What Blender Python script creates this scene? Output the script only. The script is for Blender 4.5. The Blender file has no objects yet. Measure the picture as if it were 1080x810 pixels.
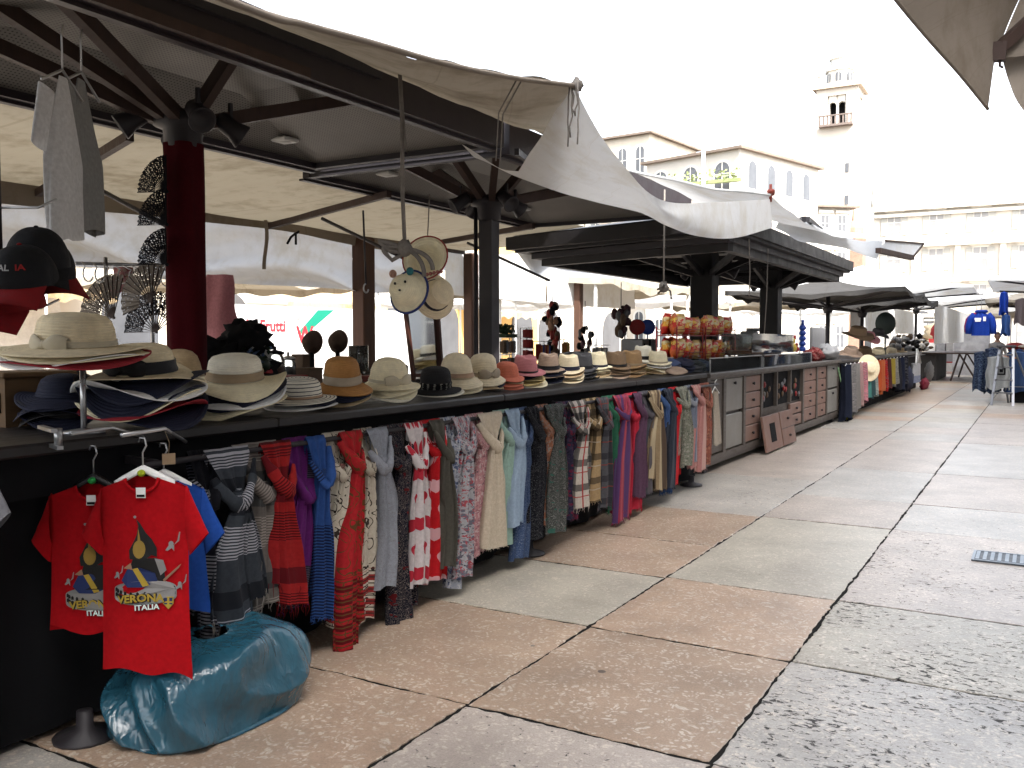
import bpy, math, random
from mathutils import Vector, Matrix, Euler, noise
R = math.radians
PI = math.pi
rnd = random.Random(11)
scene = bpy.context.scene
col = bpy.data.collections.new("market")
scene.collection.children.link(col)

# ------------------------------------------------------------------ camera
H = 1.45
F = 960.0
CM = Euler((PI / 2 - R(2.86), 0, R(30.08))).to_matrix()
cd = bpy.data.cameras.new("camera")
cam = bpy.data.objects.new("camera", cd)
scene.collection.objects.link(cam)
cam.location = (0, 0, H)
cam.rotation_euler = (PI / 2 - R(2.86), 0, R(30.08))
cd.sensor_width = 36
cd.lens = 36 * F / 1080
cd.clip_start = 0.05
cd.clip_end = 1500
scene.camera = cam
EYE = Vector((0, 0, H))


def ray(u, v):
    return CM @ Vector(((u - 540) / F, -(v - 405) / F, -1))


def atX(u, v, X):
    d = ray(u, v)
    return EYE + d * (X / d.x)


def atY(u, v, Y):
    d = ray(u, v)
    return EYE + d * (Y / d.y)


def atZ(u, v, Z):
    d = ray(u, v)
    return EYE + d * ((Z - H) / d.z)


def atD(u, v, D):
    return EYE + ray(u, v) * D


def yu(u, X):
    return atX(u, 357, X).y


def lerp(a, b, t):
    return a + (b - a) * t


def cr(pts, t):
    """Catmull-Rom through a list of vectors, t in 0..1"""
    n = len(pts) - 1
    x = min(max(t, 0), 1) * n
    i = min(int(x), n - 1)
    f = x - i
    p1, p2 = pts[i], pts[i + 1]
    p0 = pts[i - 1] if i > 0 else p1 * 2 - p2
    p3 = pts[i + 2] if i + 2 <= n else p2 * 2 - p1
    return 0.5 * ((2 * p1) + (p2 - p0) * f + (2 * p0 - 5 * p1 + 4 * p2 - p3) * f * f + (3 * p1 - p0 - 3 * p2 + p3) * f ** 3)


def V(*a):
    return Vector(a)


# ------------------------------------------------------------------ mesh builder
class MB:
    def __init__(s):
        s.v, s.f, s.uv, s.mi, s.sm = [], [], [], [], []

    def add(s, verts, faces, uv=None, mi=0, sm=False):
        o = len(s.v)
        s.v += [Vector(p) for p in verts]
        s.uv += uv if uv else [(p[0], p[1]) for p in verts]
        for f in faces:
            s.f.append([i + o for i in f])
            s.mi.append(mi)
            s.sm.append(sm)
        return s

    def box(s, c, size, rot=None, mi=0, taper=1.0):
        x, y, z = size[0] / 2, size[1] / 2, size[2] / 2
        vs = []
        for sz, k in ((-1, 1), (1, taper)):
            for sx, sy in ((-1, -1), (1, -1), (1, 1), (-1, 1)):
                p = Vector((sx * x * k, sy * y * k, sz * z))
                if rot:
                    p = rot @ p
                vs.append(p + Vector(c))
        b = min(x, y, z)
        fs = [(0, 3, 2, 1), (4, 5, 6, 7), (0, 1, 5, 4), (1, 2, 6, 5), (2, 3, 7, 6), (3, 0, 4, 7)]
        return s.add(vs, fs, None, mi)

    def rbox(s, c, size, r=0.02, rot=None, mi=0, sm=True):
        """box with chamfered vertical and horizontal edges"""
        x, y, z = size[0] / 2, size[1] / 2, size[2] / 2
        r = min(r, x * .9, y * .9, z * .9)
        rings = []
        for zz, k in ((-z, r), (-z + r, 0), (z - r, 0), (z, r)):
            X, Y = x - k, y - k
            q = r * .6
            ring = [(-X + q, -Y), (X - q, -Y), (X, -Y + q), (X, Y - q), (X - q, Y), (-X + q, Y), (-X, Y - q), (-X, -Y + q)]
            rings.append([(a, b, zz) for a, b in ring])
        vs = [p for ring in rings for p in ring]
        if rot:
            vs = [rot @ Vector(p) for p in vs]
        vs = [Vector(p) + Vector(c) for p in vs]
        fs = []
        for k in range(3):
            for i in range(8):
                j = (i + 1) % 8
                fs.append((k * 8 + i, k * 8 + j, k * 8 + 8 + j, k * 8 + 8 + i))
        fs.append(tuple(range(7, -1, -1)))
        fs.append(tuple(range(24, 32)))
        return s.add(vs, fs, None, mi, False)

    def bar(s, p, q, w, h, mi=0, up=(0, 0, 1)):
        p, q = Vector(p), Vector(q)
        d = q - p
        L = d.length
        d = d / L
        up = Vector(up)
        if abs(d.dot(up)) > .98:
            up = Vector((1, 0, 0))
        r = d.cross(up).normalized()
        n = r.cross(d).normalized()
        M = Matrix((r, d, n)).transposed()
        return s.box((p + q) / 2, (w, L, h), M, mi)

    def tube(s, pts, r, seg=8, mi=0, caps=True, flat=1.0, closed=False):
        pts = [Vector(p) for p in pts]
        n = len(pts)
        rs = r if isinstance(r, (list, tuple)) else [r] * n
        vs, uv, fs = [], [], []
        pr = None
        L = 0
        for i, p in enumerate(pts):
            if closed:
                d = pts[(i + 1) % n] - pts[i - 1]
            else:
                d = pts[min(i + 1, n - 1)] - pts[max(i - 1, 0)]
            if d.length < 1e-9:
                d = Vector((0, 0, 1))
            d.normalize()
            if pr is None:
                a = Vector((0, 0, 1)) if abs(d.z) < .9 else Vector((1, 0, 0))
                pr = d.cross(a).normalized()
            pr = (pr - d * pr.dot(d))
            if pr.length < 1e-6:
                pr = d.orthogonal()
            pr.normalize()
            q = d.cross(pr)
            if i:
                L += (p - pts[i - 1]).length
            for k in range(seg):
                a = 2 * PI * k / seg
                vs.append(p + (pr * math.cos(a) * flat + q * math.sin(a)) * rs[i])
                uv.append((k / seg, L))
        m = n if closed else n - 1
        for i in range(m):
            for k in range(seg):
                j = (k + 1) % seg
                b = ((i + 1) % n) * seg
                fs.append((i * seg + k, i * seg + j, b + j, b + k))
        if caps and not closed:
            fs.append(tuple(range(seg - 1, -1, -1)))
            fs.append(tuple((n - 1) * seg + k for k in range(seg)))
        return s.add(vs, fs, uv, mi, True)

    def lathe(s, prof, seg=24, c=(0, 0, 0), mi=0, M=None, sm=True):
        vs, uv, fs = [], [], []
        c = Vector(c)
        L = 0
        for i, (r, z) in enumerate(prof):
            if i:
                L += math.hypot(r - prof[i - 1][0], z - prof[i - 1][1])
            for k in range(seg):
                a = 2 * PI * k / seg
                p = Vector((r * math.cos(a), r * math.sin(a), z))
                if M:
                    p = M @ p
                vs.append(p + c)
                uv.append((k / seg, L))
        for i in range(len(prof) - 1):
            for k in range(seg):
                j = (k + 1) % seg
                fs.append((i * seg + k, i * seg + j, (i + 1) * seg + j, (i + 1) * seg + k))
        if prof[0][0] > 1e-5:
            fs.append(tuple(range(seg - 1, -1, -1)))
        if prof[-1][0] > 1e-5:
            fs.append(tuple((len(prof) - 1) * seg + k for k in range(seg)))
        return s.add(vs, fs, uv, mi, sm)

    def grid(s, fn, nu, nv, mi=0, wrap=False, uvs=(1, 1), sm=True):
        """fn(a,b) -> point, a,b in 0..1"""
        vs, uv, fs = [], [], []
        cu = nu if wrap else nu + 1
        for j in range(nv + 1):
            for i in range(cu):
                a, b = i / nu, j / nv
                vs.append(Vector(fn(a, b)))
                uv.append((a * uvs[0], b * uvs[1]))
        for j in range(nv):
            for i in range(nu):
                k = (i + 1) % cu
                fs.append((j * cu + i, j * cu + k, (j + 1) * cu + k, (j + 1) * cu + i))
        return s.add(vs, fs, uv, mi, sm)

    def blob(s, c, r, seg=12, amp=.0, sc=3.0, seed=0, mi=0, M=None):
        c = Vector(c)

        def fn(a, b):
            th = b * PI
            d = Vector((math.sin(th) * math.cos(2 * PI * a), math.sin(th) * math.sin(2 * PI * a), -math.cos(th)))
            k = 1 + amp * noise.noise(d * sc + Vector((seed, seed * 1.7, 0)))
            p = Vector((d.x * r[0], d.y * r[1], d.z * r[2])) * k
            if M:
                p = M @ p
            return c + p
        return s.grid(fn, seg, max(6, seg // 2), mi, True)

    def prism(s, pts, fn, th, mi=0):
        """flat outline pts (x,y), placed by fn(x,y,off)"""
        n = len(pts)
        vs = [fn(x, y, 0) for x, y in pts] + [fn(x, y, th) for x, y in pts]
        fs = [tuple(range(n - 1, -1, -1)), tuple(range(n, 2 * n))]
        for i in range(n):
            j = (i + 1) % n
            fs.append((i, j, n + j, n + i))
        return s.add(vs, fs, None, mi)

    def build(s, name, mats, parent=None, origin=None):
        me = bpy.data.meshes.new(name)
        if parent is None:
            if origin is None:
                xs = [p.x for p in s.v]
                ys = [p.y for p in s.v]
                origin = Vector(((min(xs) + max(xs)) / 2, (min(ys) + max(ys)) / 2, min(p.z for p in s.v)))
            origin = Vector(origin)
            me.from_pydata([p - origin for p in s.v], [], s.f)
        else:
            off = Vector()
            q = parent
            while q:
                off += q.location
                q = q.parent
            me.from_pydata([p - off for p in s.v] if origin is None else s.v, [], s.f)
        mats = mats if isinstance(mats, (list, tuple)) else [mats]
        for m in mats:
            me.materials.append(m)
        me.polygons.foreach_set("material_index", s.mi)
        me.polygons.foreach_set("use_smooth", s.sm)
        ul = me.uv_layers.new(name="UVMap")
        li = [0] * len(me.loops)
        me.loops.foreach_get("vertex_index", li)
        fl = []
        for i in li:
            fl += [s.uv[i][0], s.uv[i][1]]
        ul.data.foreach_set("uv", fl)
        me.update()
        o = bpy.data.objects.new(name, me)
        col.objects.link(o)
        if parent is None:
            o.location = origin
        else:
            o.parent = parent
        return o


def tag(o, label, cat, group=None, kind=None):
    o["label"] = label
    o["category"] = cat
    if group:
        o["group"] = group
    if kind:
        o["kind"] = kind
    return o


def thing(name, loc, label, cat, group=None):
    o = bpy.data.objects.new(name, None)
    o.empty_display_size = .1
    col.objects.link(o)
    o.location = Vector(loc)
    return tag(o, label, cat, group)


def kids(o):
    return list(o.children)


def text_mb(mb, body, size, fn, mi=0, th=.0015, align='CENTER', bold=0.0):
    """flat lettering mapped through fn(x,y,off)"""
    cu = bpy.data.curves.new("lettering", 'FONT')
    cu.body = body
    cu.size = size
    cu.align_x = align
    cu.offset = bold
    cu.resolution_u = 2
    o = bpy.data.objects.new("lettering", cu)
    me = bpy.data.meshes.new_from_object(o)
    vs = [fn(v.co.x, v.co.y, th) for v in me.vertices]
    mb.add(vs, [tuple(p.vertices) for p in me.polygons], None, mi)
    bpy.data.objects.remove(o)
    bpy.data.curves.remove(cu)
    bpy.data.meshes.remove(me)


# ------------------------------------------------------------------ materials
MATS = {}
GAIN = 1.0


class NT:
    def __init__(s, name):
        s.m = bpy.data.materials.new(name)
        s.m.use_nodes = True
        s.t = s.m.node_tree
        s.t.nodes.clear()
        s.out = s.n('ShaderNodeOutputMaterial')

    def n(s, kind, **kw):
        nd = s.t.nodes.new(kind)
        for k, v in kw.items():
            if hasattr(nd, k):
                setattr(nd, k, v)
            else:
                nd.inputs[k.replace('_', ' ')].default_value = v
        return nd

    def l(s, a, b):
        s.t.links.new(a, b)

    def math(s, op, a, b=None, c=None):
        nd = s.n('ShaderNodeMath', operation=op)
        for i, x in enumerate((a, b, c)):
            if x is None:
                continue
            if isinstance(x, (int, float)):
                nd.inputs[i].default_value = x
            else:
                s.l(x, nd.inputs[i])
        return nd.outputs[0]

    def mix(s, fac, a, b, blend='MIX'):
        nd = s.n('ShaderNodeMix', data_type='RGBA', blend_type=blend)
        for i, x in ((0, fac), (6, a), (7, b)):
            if isinstance(x, (int, float)):
                nd.inputs[i].default_value = x
            elif isinstance(x, tuple):
                nd.inputs[i].default_value = (*x[:3], 1)
            else:
                s.l(x, nd.inputs[i])
        return nd.outputs[2]

    def ramp(s, fac, stops, interp='LINEAR'):
        nd = s.n('ShaderNodeValToRGB')
        r = nd.color_ramp
        r.interpolation = interp
        while len(r.elements) < len(stops):
            r.elements.new(.5)
        for e, (p, c) in zip(r.elements, stops):
            e.position = p
            e.color = (*c, 1) if isinstance(c, tuple) else (c, c, c, 1)
        s.l(fac, nd.inputs[0])
        return nd.outputs[0]

    def noise(s, vec, scale, detail=4, rough=.55, dist=0):
        nd = s.n('ShaderNodeTexNoise')
        nd.inputs['Scale'].default_value = scale
        nd.inputs['Detail'].default_value = detail
        nd.inputs['Roughness'].default_value = rough
        nd.inputs['Distortion'].default_value = dist
        s.l(vec, nd.inputs['Vector'])
        return nd.outputs['Fac']

    def scaled(s, vec, sc):
        nd = s.n('ShaderNodeVectorMath', operation='MULTIPLY')
        s.l(vec, nd.inputs[0])
        nd.inputs[1].default_value = sc
        return nd.outputs[0]

    def bsdf(s, color, rough=.8, spec=.3, metal=0, bump=None, bstr=.2, bdist=.01, transl=0, tcol=None, sheen=0, coat=0):
        b = s.n('ShaderNodeBsdfPrincipled')
        if isinstance(color, tuple):
            b.inputs['Base Color'].default_value = (*color, 1)
        else:
            s.l(color, b.inputs['Base Color'])
        if isinstance(rough, (int, float)):
            b.inputs['Roughness'].default_value = rough
        else:
            s.l(rough, b.inputs['Roughness'])
        b.inputs['Specular IOR Level'].default_value = spec
        b.inputs['Metallic'].default_value = metal
        b.inputs['Sheen Weight'].default_value = sheen
        b.inputs['Coat Weight'].default_value = coat
        bn = None
        if bump is not None:
            bn = s.n('ShaderNodeBump')
            bn.inputs['Strength'].default_value = bstr
            bn.inputs['Distance'].default_value = bdist
            s.l(bump, bn.inputs['Height'])
            s.l(bn.outputs[0], b.inputs['Normal'])
        sh = b.outputs[0]
        if transl:
            t = s.n('ShaderNodeBsdfTranslucent')
            tc = tcol if tcol is not None else color
            if isinstance(tc, tuple):
                t.inputs['Color'].default_value = (*tc, 1)
            else:
                s.l(tc, t.inputs['Color'])
            if bn:
                s.l(bn.outputs[0], t.inputs['Normal'])
            mx = s.n('ShaderNodeMixShader')
            mx.inputs[0].default_value = transl
            s.l(sh, mx.inputs[1])
            s.l(t.outputs[0], mx.inputs[2])
            sh = mx.outputs[0]
        s.l(sh, s.out.inputs[0])
        return s.m


def tc_obj(k):
    """object coords shifted by a per-object random so copies differ"""
    t = k.n('ShaderNodeTexCoord')
    oi = k.n('ShaderNodeObjectInfo')
    add = k.n('ShaderNodeVectorMath', operation='ADD')
    m = k.n('ShaderNodeVectorMath', operation='MULTIPLY')
    k.l(oi.outputs['Random'], m.inputs[0])
    m.inputs[1].default_value = (37.0, 51.0, 23.0)
    k.l(t.outputs['Object'], add.inputs[0])
    k.l(m.outputs[0], add.inputs[1])
    return add.outputs[0]


def mat(name, c, rough=.75, var=.18, scale=14, bump=.15, spec=.3, metal=0, transl=0, tcol=None, bscale=None, sheen=0, stretch=(1, 1, 1)):
    """one plain substance with uneven tone, worn patches and a fine bump"""
    if name in MATS:
        return MATS[name]
    k = NT(name)
    c = tuple(x * GAIN for x in c)
    v = k.scaled(tc_obj(k), stretch)
    n1 = k.noise(v, scale, 5, .6)
    n2 = k.noise(v, scale * .17 + .5, 3, .5)
    f = k.math('ADD', k.math('MULTIPLY', n1, .55), k.math('MULTIPLY', n2, .45))
    lo = tuple(x * (1 - var) for x in c)
    hi = tuple(min(1, x * (1 + var)) for x in c)
    cc = k.ramp(f, [(.3, lo), (.7, hi)])
    rr = k.ramp(n1, [(.3, max(0, rough - .1)), (.7, min(1, rough + .1))])
    bs = k.noise(v, bscale or scale * 9, 3, .6)
    MATS[name] = k.bsdf(cc, rr, spec, metal, bs if bump else None, bump, .004, transl, tcol, sheen)
    return MATS[name]


def glass_mat(name, tint=(.85, .9, .9), rough=.03, op=.12):
    if name in MATS:
        return MATS[name]
    k = NT(name)
    tr = k.n('ShaderNodeBsdfTransparent')
    tr.inputs[0].default_value = (*tint, 1)
    g = k.n('ShaderNodeBsdfGlossy')
    g.inputs['Roughness'].default_value = rough
    fr = k.n('ShaderNodeFresnel')
    fr.inputs[0].default_value = 1.5
    d = k.n('ShaderNodeBsdfDiffuse')
    d.inputs[0].default_value = (.6, .62, .62, 1)
    t = k.n('ShaderNodeTexCoord')
    nz = k.noise(t.outputs['Object'], 6, 4)
    m0 = k.n('ShaderNodeMixShader')
    k.l(k.math('MULTIPLY', nz, op * 2), m0.inputs[0])
    k.l(tr.outputs[0], m0.inputs[1])
    k.l(d.outputs[0], m0.inputs[2])
    m1 = k.n('ShaderNodeMixShader')
    k.l(fr.outputs[0], m1.inputs[0])
    k.l(m0.outputs[0], m1.inputs[1])
    k.l(g.outputs[0], m1.inputs[2])
    k.l(m1.outputs[0], k.out.inputs[0])
    MATS[name] = k.m
    return k.m


def canvas_mat(name, c, transl=.4, tcol=None, stain=.35):
    """awning cloth: weave, seams of old dirt, damp stains; lets daylight through"""
    if name in MATS:
        return MATS[name]
    k = NT(name)
    v = tc_obj(k)
    n1 = k.noise(v, .9, 5, .6, .6)
    n2 = k.noise(v, 6, 5, .65)
    n3 = k.noise(v, 320, 2, .5)
    f = k.math('ADD', k.math('MULTIPLY', n1, .6), k.math('MULTIPLY', n2, .4))
    dirty = tuple(x * (1 - stain) * y for x, y in zip(c, (1, .95, .86)))
    cc = k.ramp(f, [(.36, dirty), (.5, c), (.72, tuple(min(1, x * 1.06) for x in c))])
    uvv, us, vs_ = uvnode(k)
    seam = k.math('LESS_THAN', k.math('FRACT', k.math('MULTIPLY', us, 7.0)), .018)
    cc = k.mix(k.math('MULTIPLY', seam, .4), cc, dirty)
    drip = k.noise(k.scaled(uvv, (60, 3, 1)), 1.0, 4, .6)
    cc = k.mix(k.ramp(drip, [(.55, 0.0), (.75, .35)]), cc, dirty)
    big = k.noise(v, 2.3, 3, .5, .3)
    h = k.math('ADD', k.math('MULTIPLY', big, 6), k.math('MULTIPLY', n3, .2))
    MATS[name] = k.bsdf(cc, .9, .15, 0, h, .35, .012, transl, k.mix(1.0, cc, tcol or (1, .93, .8), 'MULTIPLY'))
    return MATS[name]


def straw_mat(name, c, dark=.55, ring=260, stripe=None):
    """plaited straw: rows of braid running round the hat, fine cross weave"""
    if name in MATS:
        return MATS[name]
    k = NT(name)
    c = tuple(x * GAIN for x in c)
    if stripe:
        stripe = tuple(x * GAIN for x in stripe)
    t = k.n('ShaderNodeUVMap')
    sx = k.n('ShaderNodeSeparateXYZ')
    k.l(t.outputs[0], sx.inputs[0])
    u, v = sx.outputs[0], sx.outputs[1]
    row = k.math('SINE', k.math('MULTIPLY', v, ring * 2.2))
    weave = k.math('SINE', k.math('ADD', k.math('MULTIPLY', u, 900), k.math('MULTIPLY', v, 900)))
    o = tc_obj(k)
    n = k.noise(o, 30, 5, .65)
    h = k.math('ADD', k.math('MULTIPLY', row, .6), k.math('ADD', k.math('MULTIPLY', weave, .25), k.math('MULTIPLY', n, .8)))
    cc = k.ramp(n, [(.3, tuple(x * (1 - .35 * dark) for x in c)), (.72, tuple(min(1, x * 1.08) for x in c))])
    cc = k.mix(k.math('MULTIPLY', k.math('GREATER_THAN', -.55 if False else k.math('MULTIPLY', row, -1), .55), .28 * dark), cc, tuple(x * .55 for x in c))
    if stripe:
        sw = k.math('SINE', k.math('ADD', k.math('MULTIPLY', v, 330), k.math('MULTIPLY', k.noise(o, 18, 2), 1.6)))
        cc = k.mix(k.math('GREATER_THAN', sw, .72), cc, stripe)
    MATS[name] = k.bsdf(cc, .7, .25, 0, h, .5, .003)
    return MATS[name]


def uvnode(k):
    t = k.n('ShaderNodeUVMap')
    sx = k.n('ShaderNodeSeparateXYZ')
    k.l(t.outputs[0], sx.inputs[0])
    return t.outputs[0], sx.outputs[0], sx.outputs[1]


def cloth_mat(name, kind, *cs, transl=.12, rough=.9):
    """printed and woven cloth, laid out along the cloth (u across 0..1 -> metres, v down in metres)"""
    if name in MATS:
        return MATS[name]
    k = NT(name)
    cs = [tuple(y * GAIN for y in x) if isinstance(x, tuple) else x for x in cs]
    uv, u, v = uvnode(k)
    o = tc_obj(k)
    c0 = cs[0]
    fine = k.noise(o, 60, 4, .6)
    base = k.ramp(fine, [(.25, tuple(x * .82 for x in c0)), (.75, tuple(min(1, x * 1.12) for x in c0))])
    thread = k.math('SINE', k.math('MULTIPLY', v, 2600))
    cc = base

    def band(x, period, lo, hi, ph=0.0):
        fr = k.math('FRACT', k.math('ADD', k.math('DIVIDE', x, period), ph))
        return k.math('MULTIPLY', k.math('GREATER_THAN', fr, lo), k.math('LESS_THAN', fr, hi))
    if kind == 'bands':        # wide blocks then fine stripes further down
        st = band(v, .012, .5, 1)
        zone = band(v, .36, .32, .66)
        cc = k.mix(k.math('MULTIPLY', zone, st), base, cs[1])
        cc = k.mix(band(v, .36, .0, .2), cc, cs[2] if len(cs) > 2 else tuple(x * .6 for x in c0))
    elif kind == 'fine':       # fine stripes in the lower part
        st = band(v, .014, .45, 1)
        cc = k.mix(k.math('MULTIPLY', k.math('GREATER_THAN', v, .22), st), base, cs[1])
    elif kind == 'twotone':
        cc = k.mix(k.math('GREATER_THAN', v, .34), base, cs[1])
        cc = k.mix(k.math('MULTIPLY', band(v, .01, .6, 1), k.math('GREATER_THAN', v, .34)), cc, tuple(x * 1.8 + .02 for x in cs[1]))
    elif kind == 'tartan':
        a = band(u, .34, .1, .42)
        b = band(v, .17, .3, .58)
        cc = k.mix(k.math('MULTIPLY', a, .75), base, cs[1])
        cc = k.mix(k.math('MULTIPLY', b, .75), cc, cs[1])
        cc = k.mix(band(u, .34, .62, .68), cc, cs[2])
        cc = k.mix(band(v, .17, .8, .84), cc, cs[2])
    elif kind == 'chain':      # looping dark line drawing, tartan hem
        w = k.noise(k.scaled(uv, (9, 11, 1)), 1.0, 1, .4, .8)
        fr_ = k.math('FRACT', k.math('MULTIPLY', w, 5.0))
        ln = k.math('MULTIPLY', k.math('GREATER_THAN', fr_, .42), k.math('LESS_THAN', fr_, .58))
        cc = k.mix(ln, base, cs[1])
        hem = k.math('GREATER_THAN', v, cs[3] if len(cs) > 3 else .52)
        cc = k.mix(k.math('MULTIPLY', hem, band(v, .06, .2, .7)), cc, cs[2])
        cc = k.mix(k.math('MULTIPLY', hem, band(v, .03, .75, .95)), cc, cs[1])
    elif kind == 'hearts':
        px = k.math('SUBTRACT', k.math('MULTIPLY', k.math('FRACT', k.math('ADD', k.math('MULTIPLY', u, 9.0), k.math('MULTIPLY', k.math('FLOOR', k.math('MULTIPLY', v, 7.5)), .5))), 3), 1.5)
        py = k.math('SUBTRACT', k.math('MULTIPLY', k.math('FRACT', k.math('MULTIPLY', v, 7.5)), -4.0), -2.1)
        x2 = k.math('MULTIPLY', px, px)
        q = k.math('SUBTRACT', k.math('ADD', x2, k.math('MULTIPLY', py, py)), 1)
        q3 = k.math('POWER', k.math('ABSOLUTE', q), 3)
        q3 = k.math('MULTIPLY', q3, k.math('SIGN', q))
        hh = k.math('SUBTRACT', q3, k.math('MULTIPLY', x2, k.math('MULTIPLY', py, k.math('MULTIPLY', py, py))))
        cc = k.mix(k.math('LESS_THAN', hh, 0), base, cs[1])
    elif kind == 'floral':
        vo = k.n('ShaderNodeTexVoronoi')
        vo.inputs['Scale'].default_value = 1
        k.l(k.scaled(uv, (30, 38, 1)), vo.inputs['Vector'])
        n = k.noise(k.scaled(uv, (16, 20, 1)), 2.0, 3, .7, 1.0)
        cc = k.mix(k.math('LESS_THAN', vo.outputs['Distance'], .42), base, cs[1])
        cc = k.mix(k.math('GREATER_THAN', n, .57), cc, cs[2])
        cc = k.mix(k.math('LESS_THAN', n, .38), cc, cs[3] if len(cs) > 3 else tuple(x * .4 for x in c0))
    elif kind == 'sprinkle':   # scattered light strokes
        w = k.noise(k.scaled(uv, (20, 26, 1)), 1.5, 2, .5, 2.5)
        ln = k.math('MULTIPLY', k.math('GREATER_THAN', w, .485), k.math('LESS_THAN', w, .512))
        cc = k.mix(ln, base, cs[1])
        if len(cs) > 2:
            cc = k.mix(k.math('GREATER_THAN', k.noise(k.scaled(uv, (5, 14, 1)), 1.5, 2), .62), cc, cs[2])
    elif kind == 'vert':       # lengthwise stripes
        cc = k.mix(band(u, .25, .5, .8), base, cs[1])
        if len(cs) > 2:
            cc = k.mix(band(u, .25, .1, .25), cc, cs[2])
    elif kind == 'dots':
        vo = k.n('ShaderNodeTexVoronoi')
        vo.inputs['Scale'].default_value = 1
        vo.inputs['Randomness'].default_value = .2
        k.l(k.scaled(uv, (16, 90, 1)), vo.inputs['Vector'])
        cc = k.mix(k.math('LESS_THAN', vo.outputs['Distance'], .22), base, cs[1])
    h = k.math('ADD', k.math('MULTIPLY', thread, .15), k.noise(o, 25, 4, .6))
    MATS[name] = k.bsdf(cc, rough, .08, 0, h, .3, .006, transl, None, .02)
    return MATS[name]
# ================================================================== world and light
world = bpy.data.worlds.new("World")
scene.world = world
world.use_nodes = True
wt = world.node_tree
wt.nodes.clear()
SUN_EL, SUN_AZ = R(48), R(125)     # compass bearing the sun stands at (0 = +Y, clockwise)
sky = wt.nodes.new('ShaderNodeTexSky')
sky.sky_type = 'NISHITA'
sky.sun_disc = False
sky.sun_elevation = SUN_EL
sky.sun_rotation = SUN_AZ
sky.air_density = 1.0
sky.dust_density = 4.0
hs = wt.nodes.new('ShaderNodeHueSaturation')
hs.inputs['Saturation'].default_value = .32
bg = wt.nodes.new('ShaderNodeBackground')
bg.inputs['Strength'].default_value = .15
wo = wt.nodes.new('ShaderNodeOutputWorld')
wt.links.new(sky.outputs[0], hs.inputs['Color'])
wt.links.new(hs.outputs[0], bg.inputs['Color'])
wt.links.new(bg.outputs[0], wo.inputs[0])
sd = bpy.data.lights.new("sun", 'SUN')
sd.energy = 2.3
sd.angle = R(1)
sd.color = (1, .97, .93)
so = bpy.data.objects.new("sun", sd)
scene.collection.objects.link(so)
sdir = Vector((math.sin(SUN_AZ) * math.cos(SUN_EL), math.cos(SUN_AZ) * math.cos(SUN_EL), math.sin(SUN_EL)))
so.rotation_euler = (-sdir).to_track_quat('-Z', 'Y').to_euler()
so.location = (0, 0, 40)
scene.view_settings.view_transform = 'Standard'
scene.view_settings.look = 'None'
scene.view_settings.exposure = 2.5
scene.view_settings.gamma = 1
scene.view_settings.use_curve_mapping = False
scene.cycles.use_denoising = True
scene.cycles.max_bounces = 10
scene.cycles.diffuse_bounces = 4
scene.cycles.transparent_max_bounces = 16
scene.cycles.sample_clamp_indirect = 6

# ================================================================== materials in common
M_FRAME = mat('dark_painted_steel', (.022, .019, .022), .55, .3, 8, .08, .4)
M_BROWN = mat('dark_brown_wood', (.045, .026, .02), .6, .3, 10, .2, .35, stretch=(1, 8, 1))
M_TOP = mat('worn_black_board', (.014, .011, .01), .5, .35, 5, .2, .45, stretch=(3, .6, 1))
M_BLACK = mat('black_cloth', (.008, .008, .009), .9, .3, 12, .3, .12)
M_SKIRT = mat('black_skirting', (.007, .007, .008), .85, .3, 5, .2, .12)
M_STEEL = mat('steel_tube', (.42, .42, .42), .35, .2, 10, .05, .5, metal=.9)
M_WHITEP = mat('white_plastic', (.72, .72, .7), .4, .08, 10, .04, .45)
M_ROPE = mat('grey_rope', (.2, .18, .16), .9, .3, 60, .5, .1)
M_CEIL = mat('perforated_ceiling_sheet', (.2, .185, .165), .65, .12, 1.5, .0, .3)
M_BEIGE = canvas_mat('beige_canvas', (.3, .265, .215), .05, (1, .94, .82), .4)
M_BEIGE2 = canvas_mat('cream_canvas', (.34, .305, .245), .12, (1, .95, .84), .35)
M_WHITEC = canvas_mat('white_canvas', (.7, .7, .69), .2, (.96, .98, 1), .14)
M_BRIGHT = canvas_mat('bright_white_canvas', (.74, .75, .76), .42, (.97, .99, 1), .08)
M_TAUPE = canvas_mat('taupe_canvas', (.22, .185, .15), .05, (1, .9, .75), .3)
M_GREYC = canvas_mat('grey_canvas', (.58, .59, .6), .4, (.95, .97, 1), .15)
M_GLASS = glass_mat('clear_glass', (.9, .93, .93), .03, .04)
M_LAMPG = mat('frosted_lamp_glass', (.75, .75, .72), .25, .05, 10, 0, .5)


def perforated():
    k = NT('perforated_sheet')
    t = k.n('ShaderNodeTexCoord')
    sx = k.n('ShaderNodeSeparateXYZ')
    k.l(t.outputs['Object'], sx.inputs[0])
    a = k.math('SUBTRACT', k.math('FRACT', k.math('MULTIPLY', sx.outputs[0], 42)), .5)
    b = k.math('SUBTRACT', k.math('FRACT', k.math('MULTIPLY', sx.outputs[1], 42)), .5)
    d = k.math('ADD', k.math('MULTIPLY', a, a), k.math('MULTIPLY', b, b))
    hole = k.math('LESS_THAN', d, .05)
    n = k.noise(t.outputs['Object'], 1.2, 4, .6)
    base = k.ramp(n, [(.3, (.13, .12, .105)), (.7, (.185, .17, .15))])
    cc = k.mix(hole, base, (.03, .028, .025))
    return k.bsdf(cc, .6, .3)


M_PERF = perforated()


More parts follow.
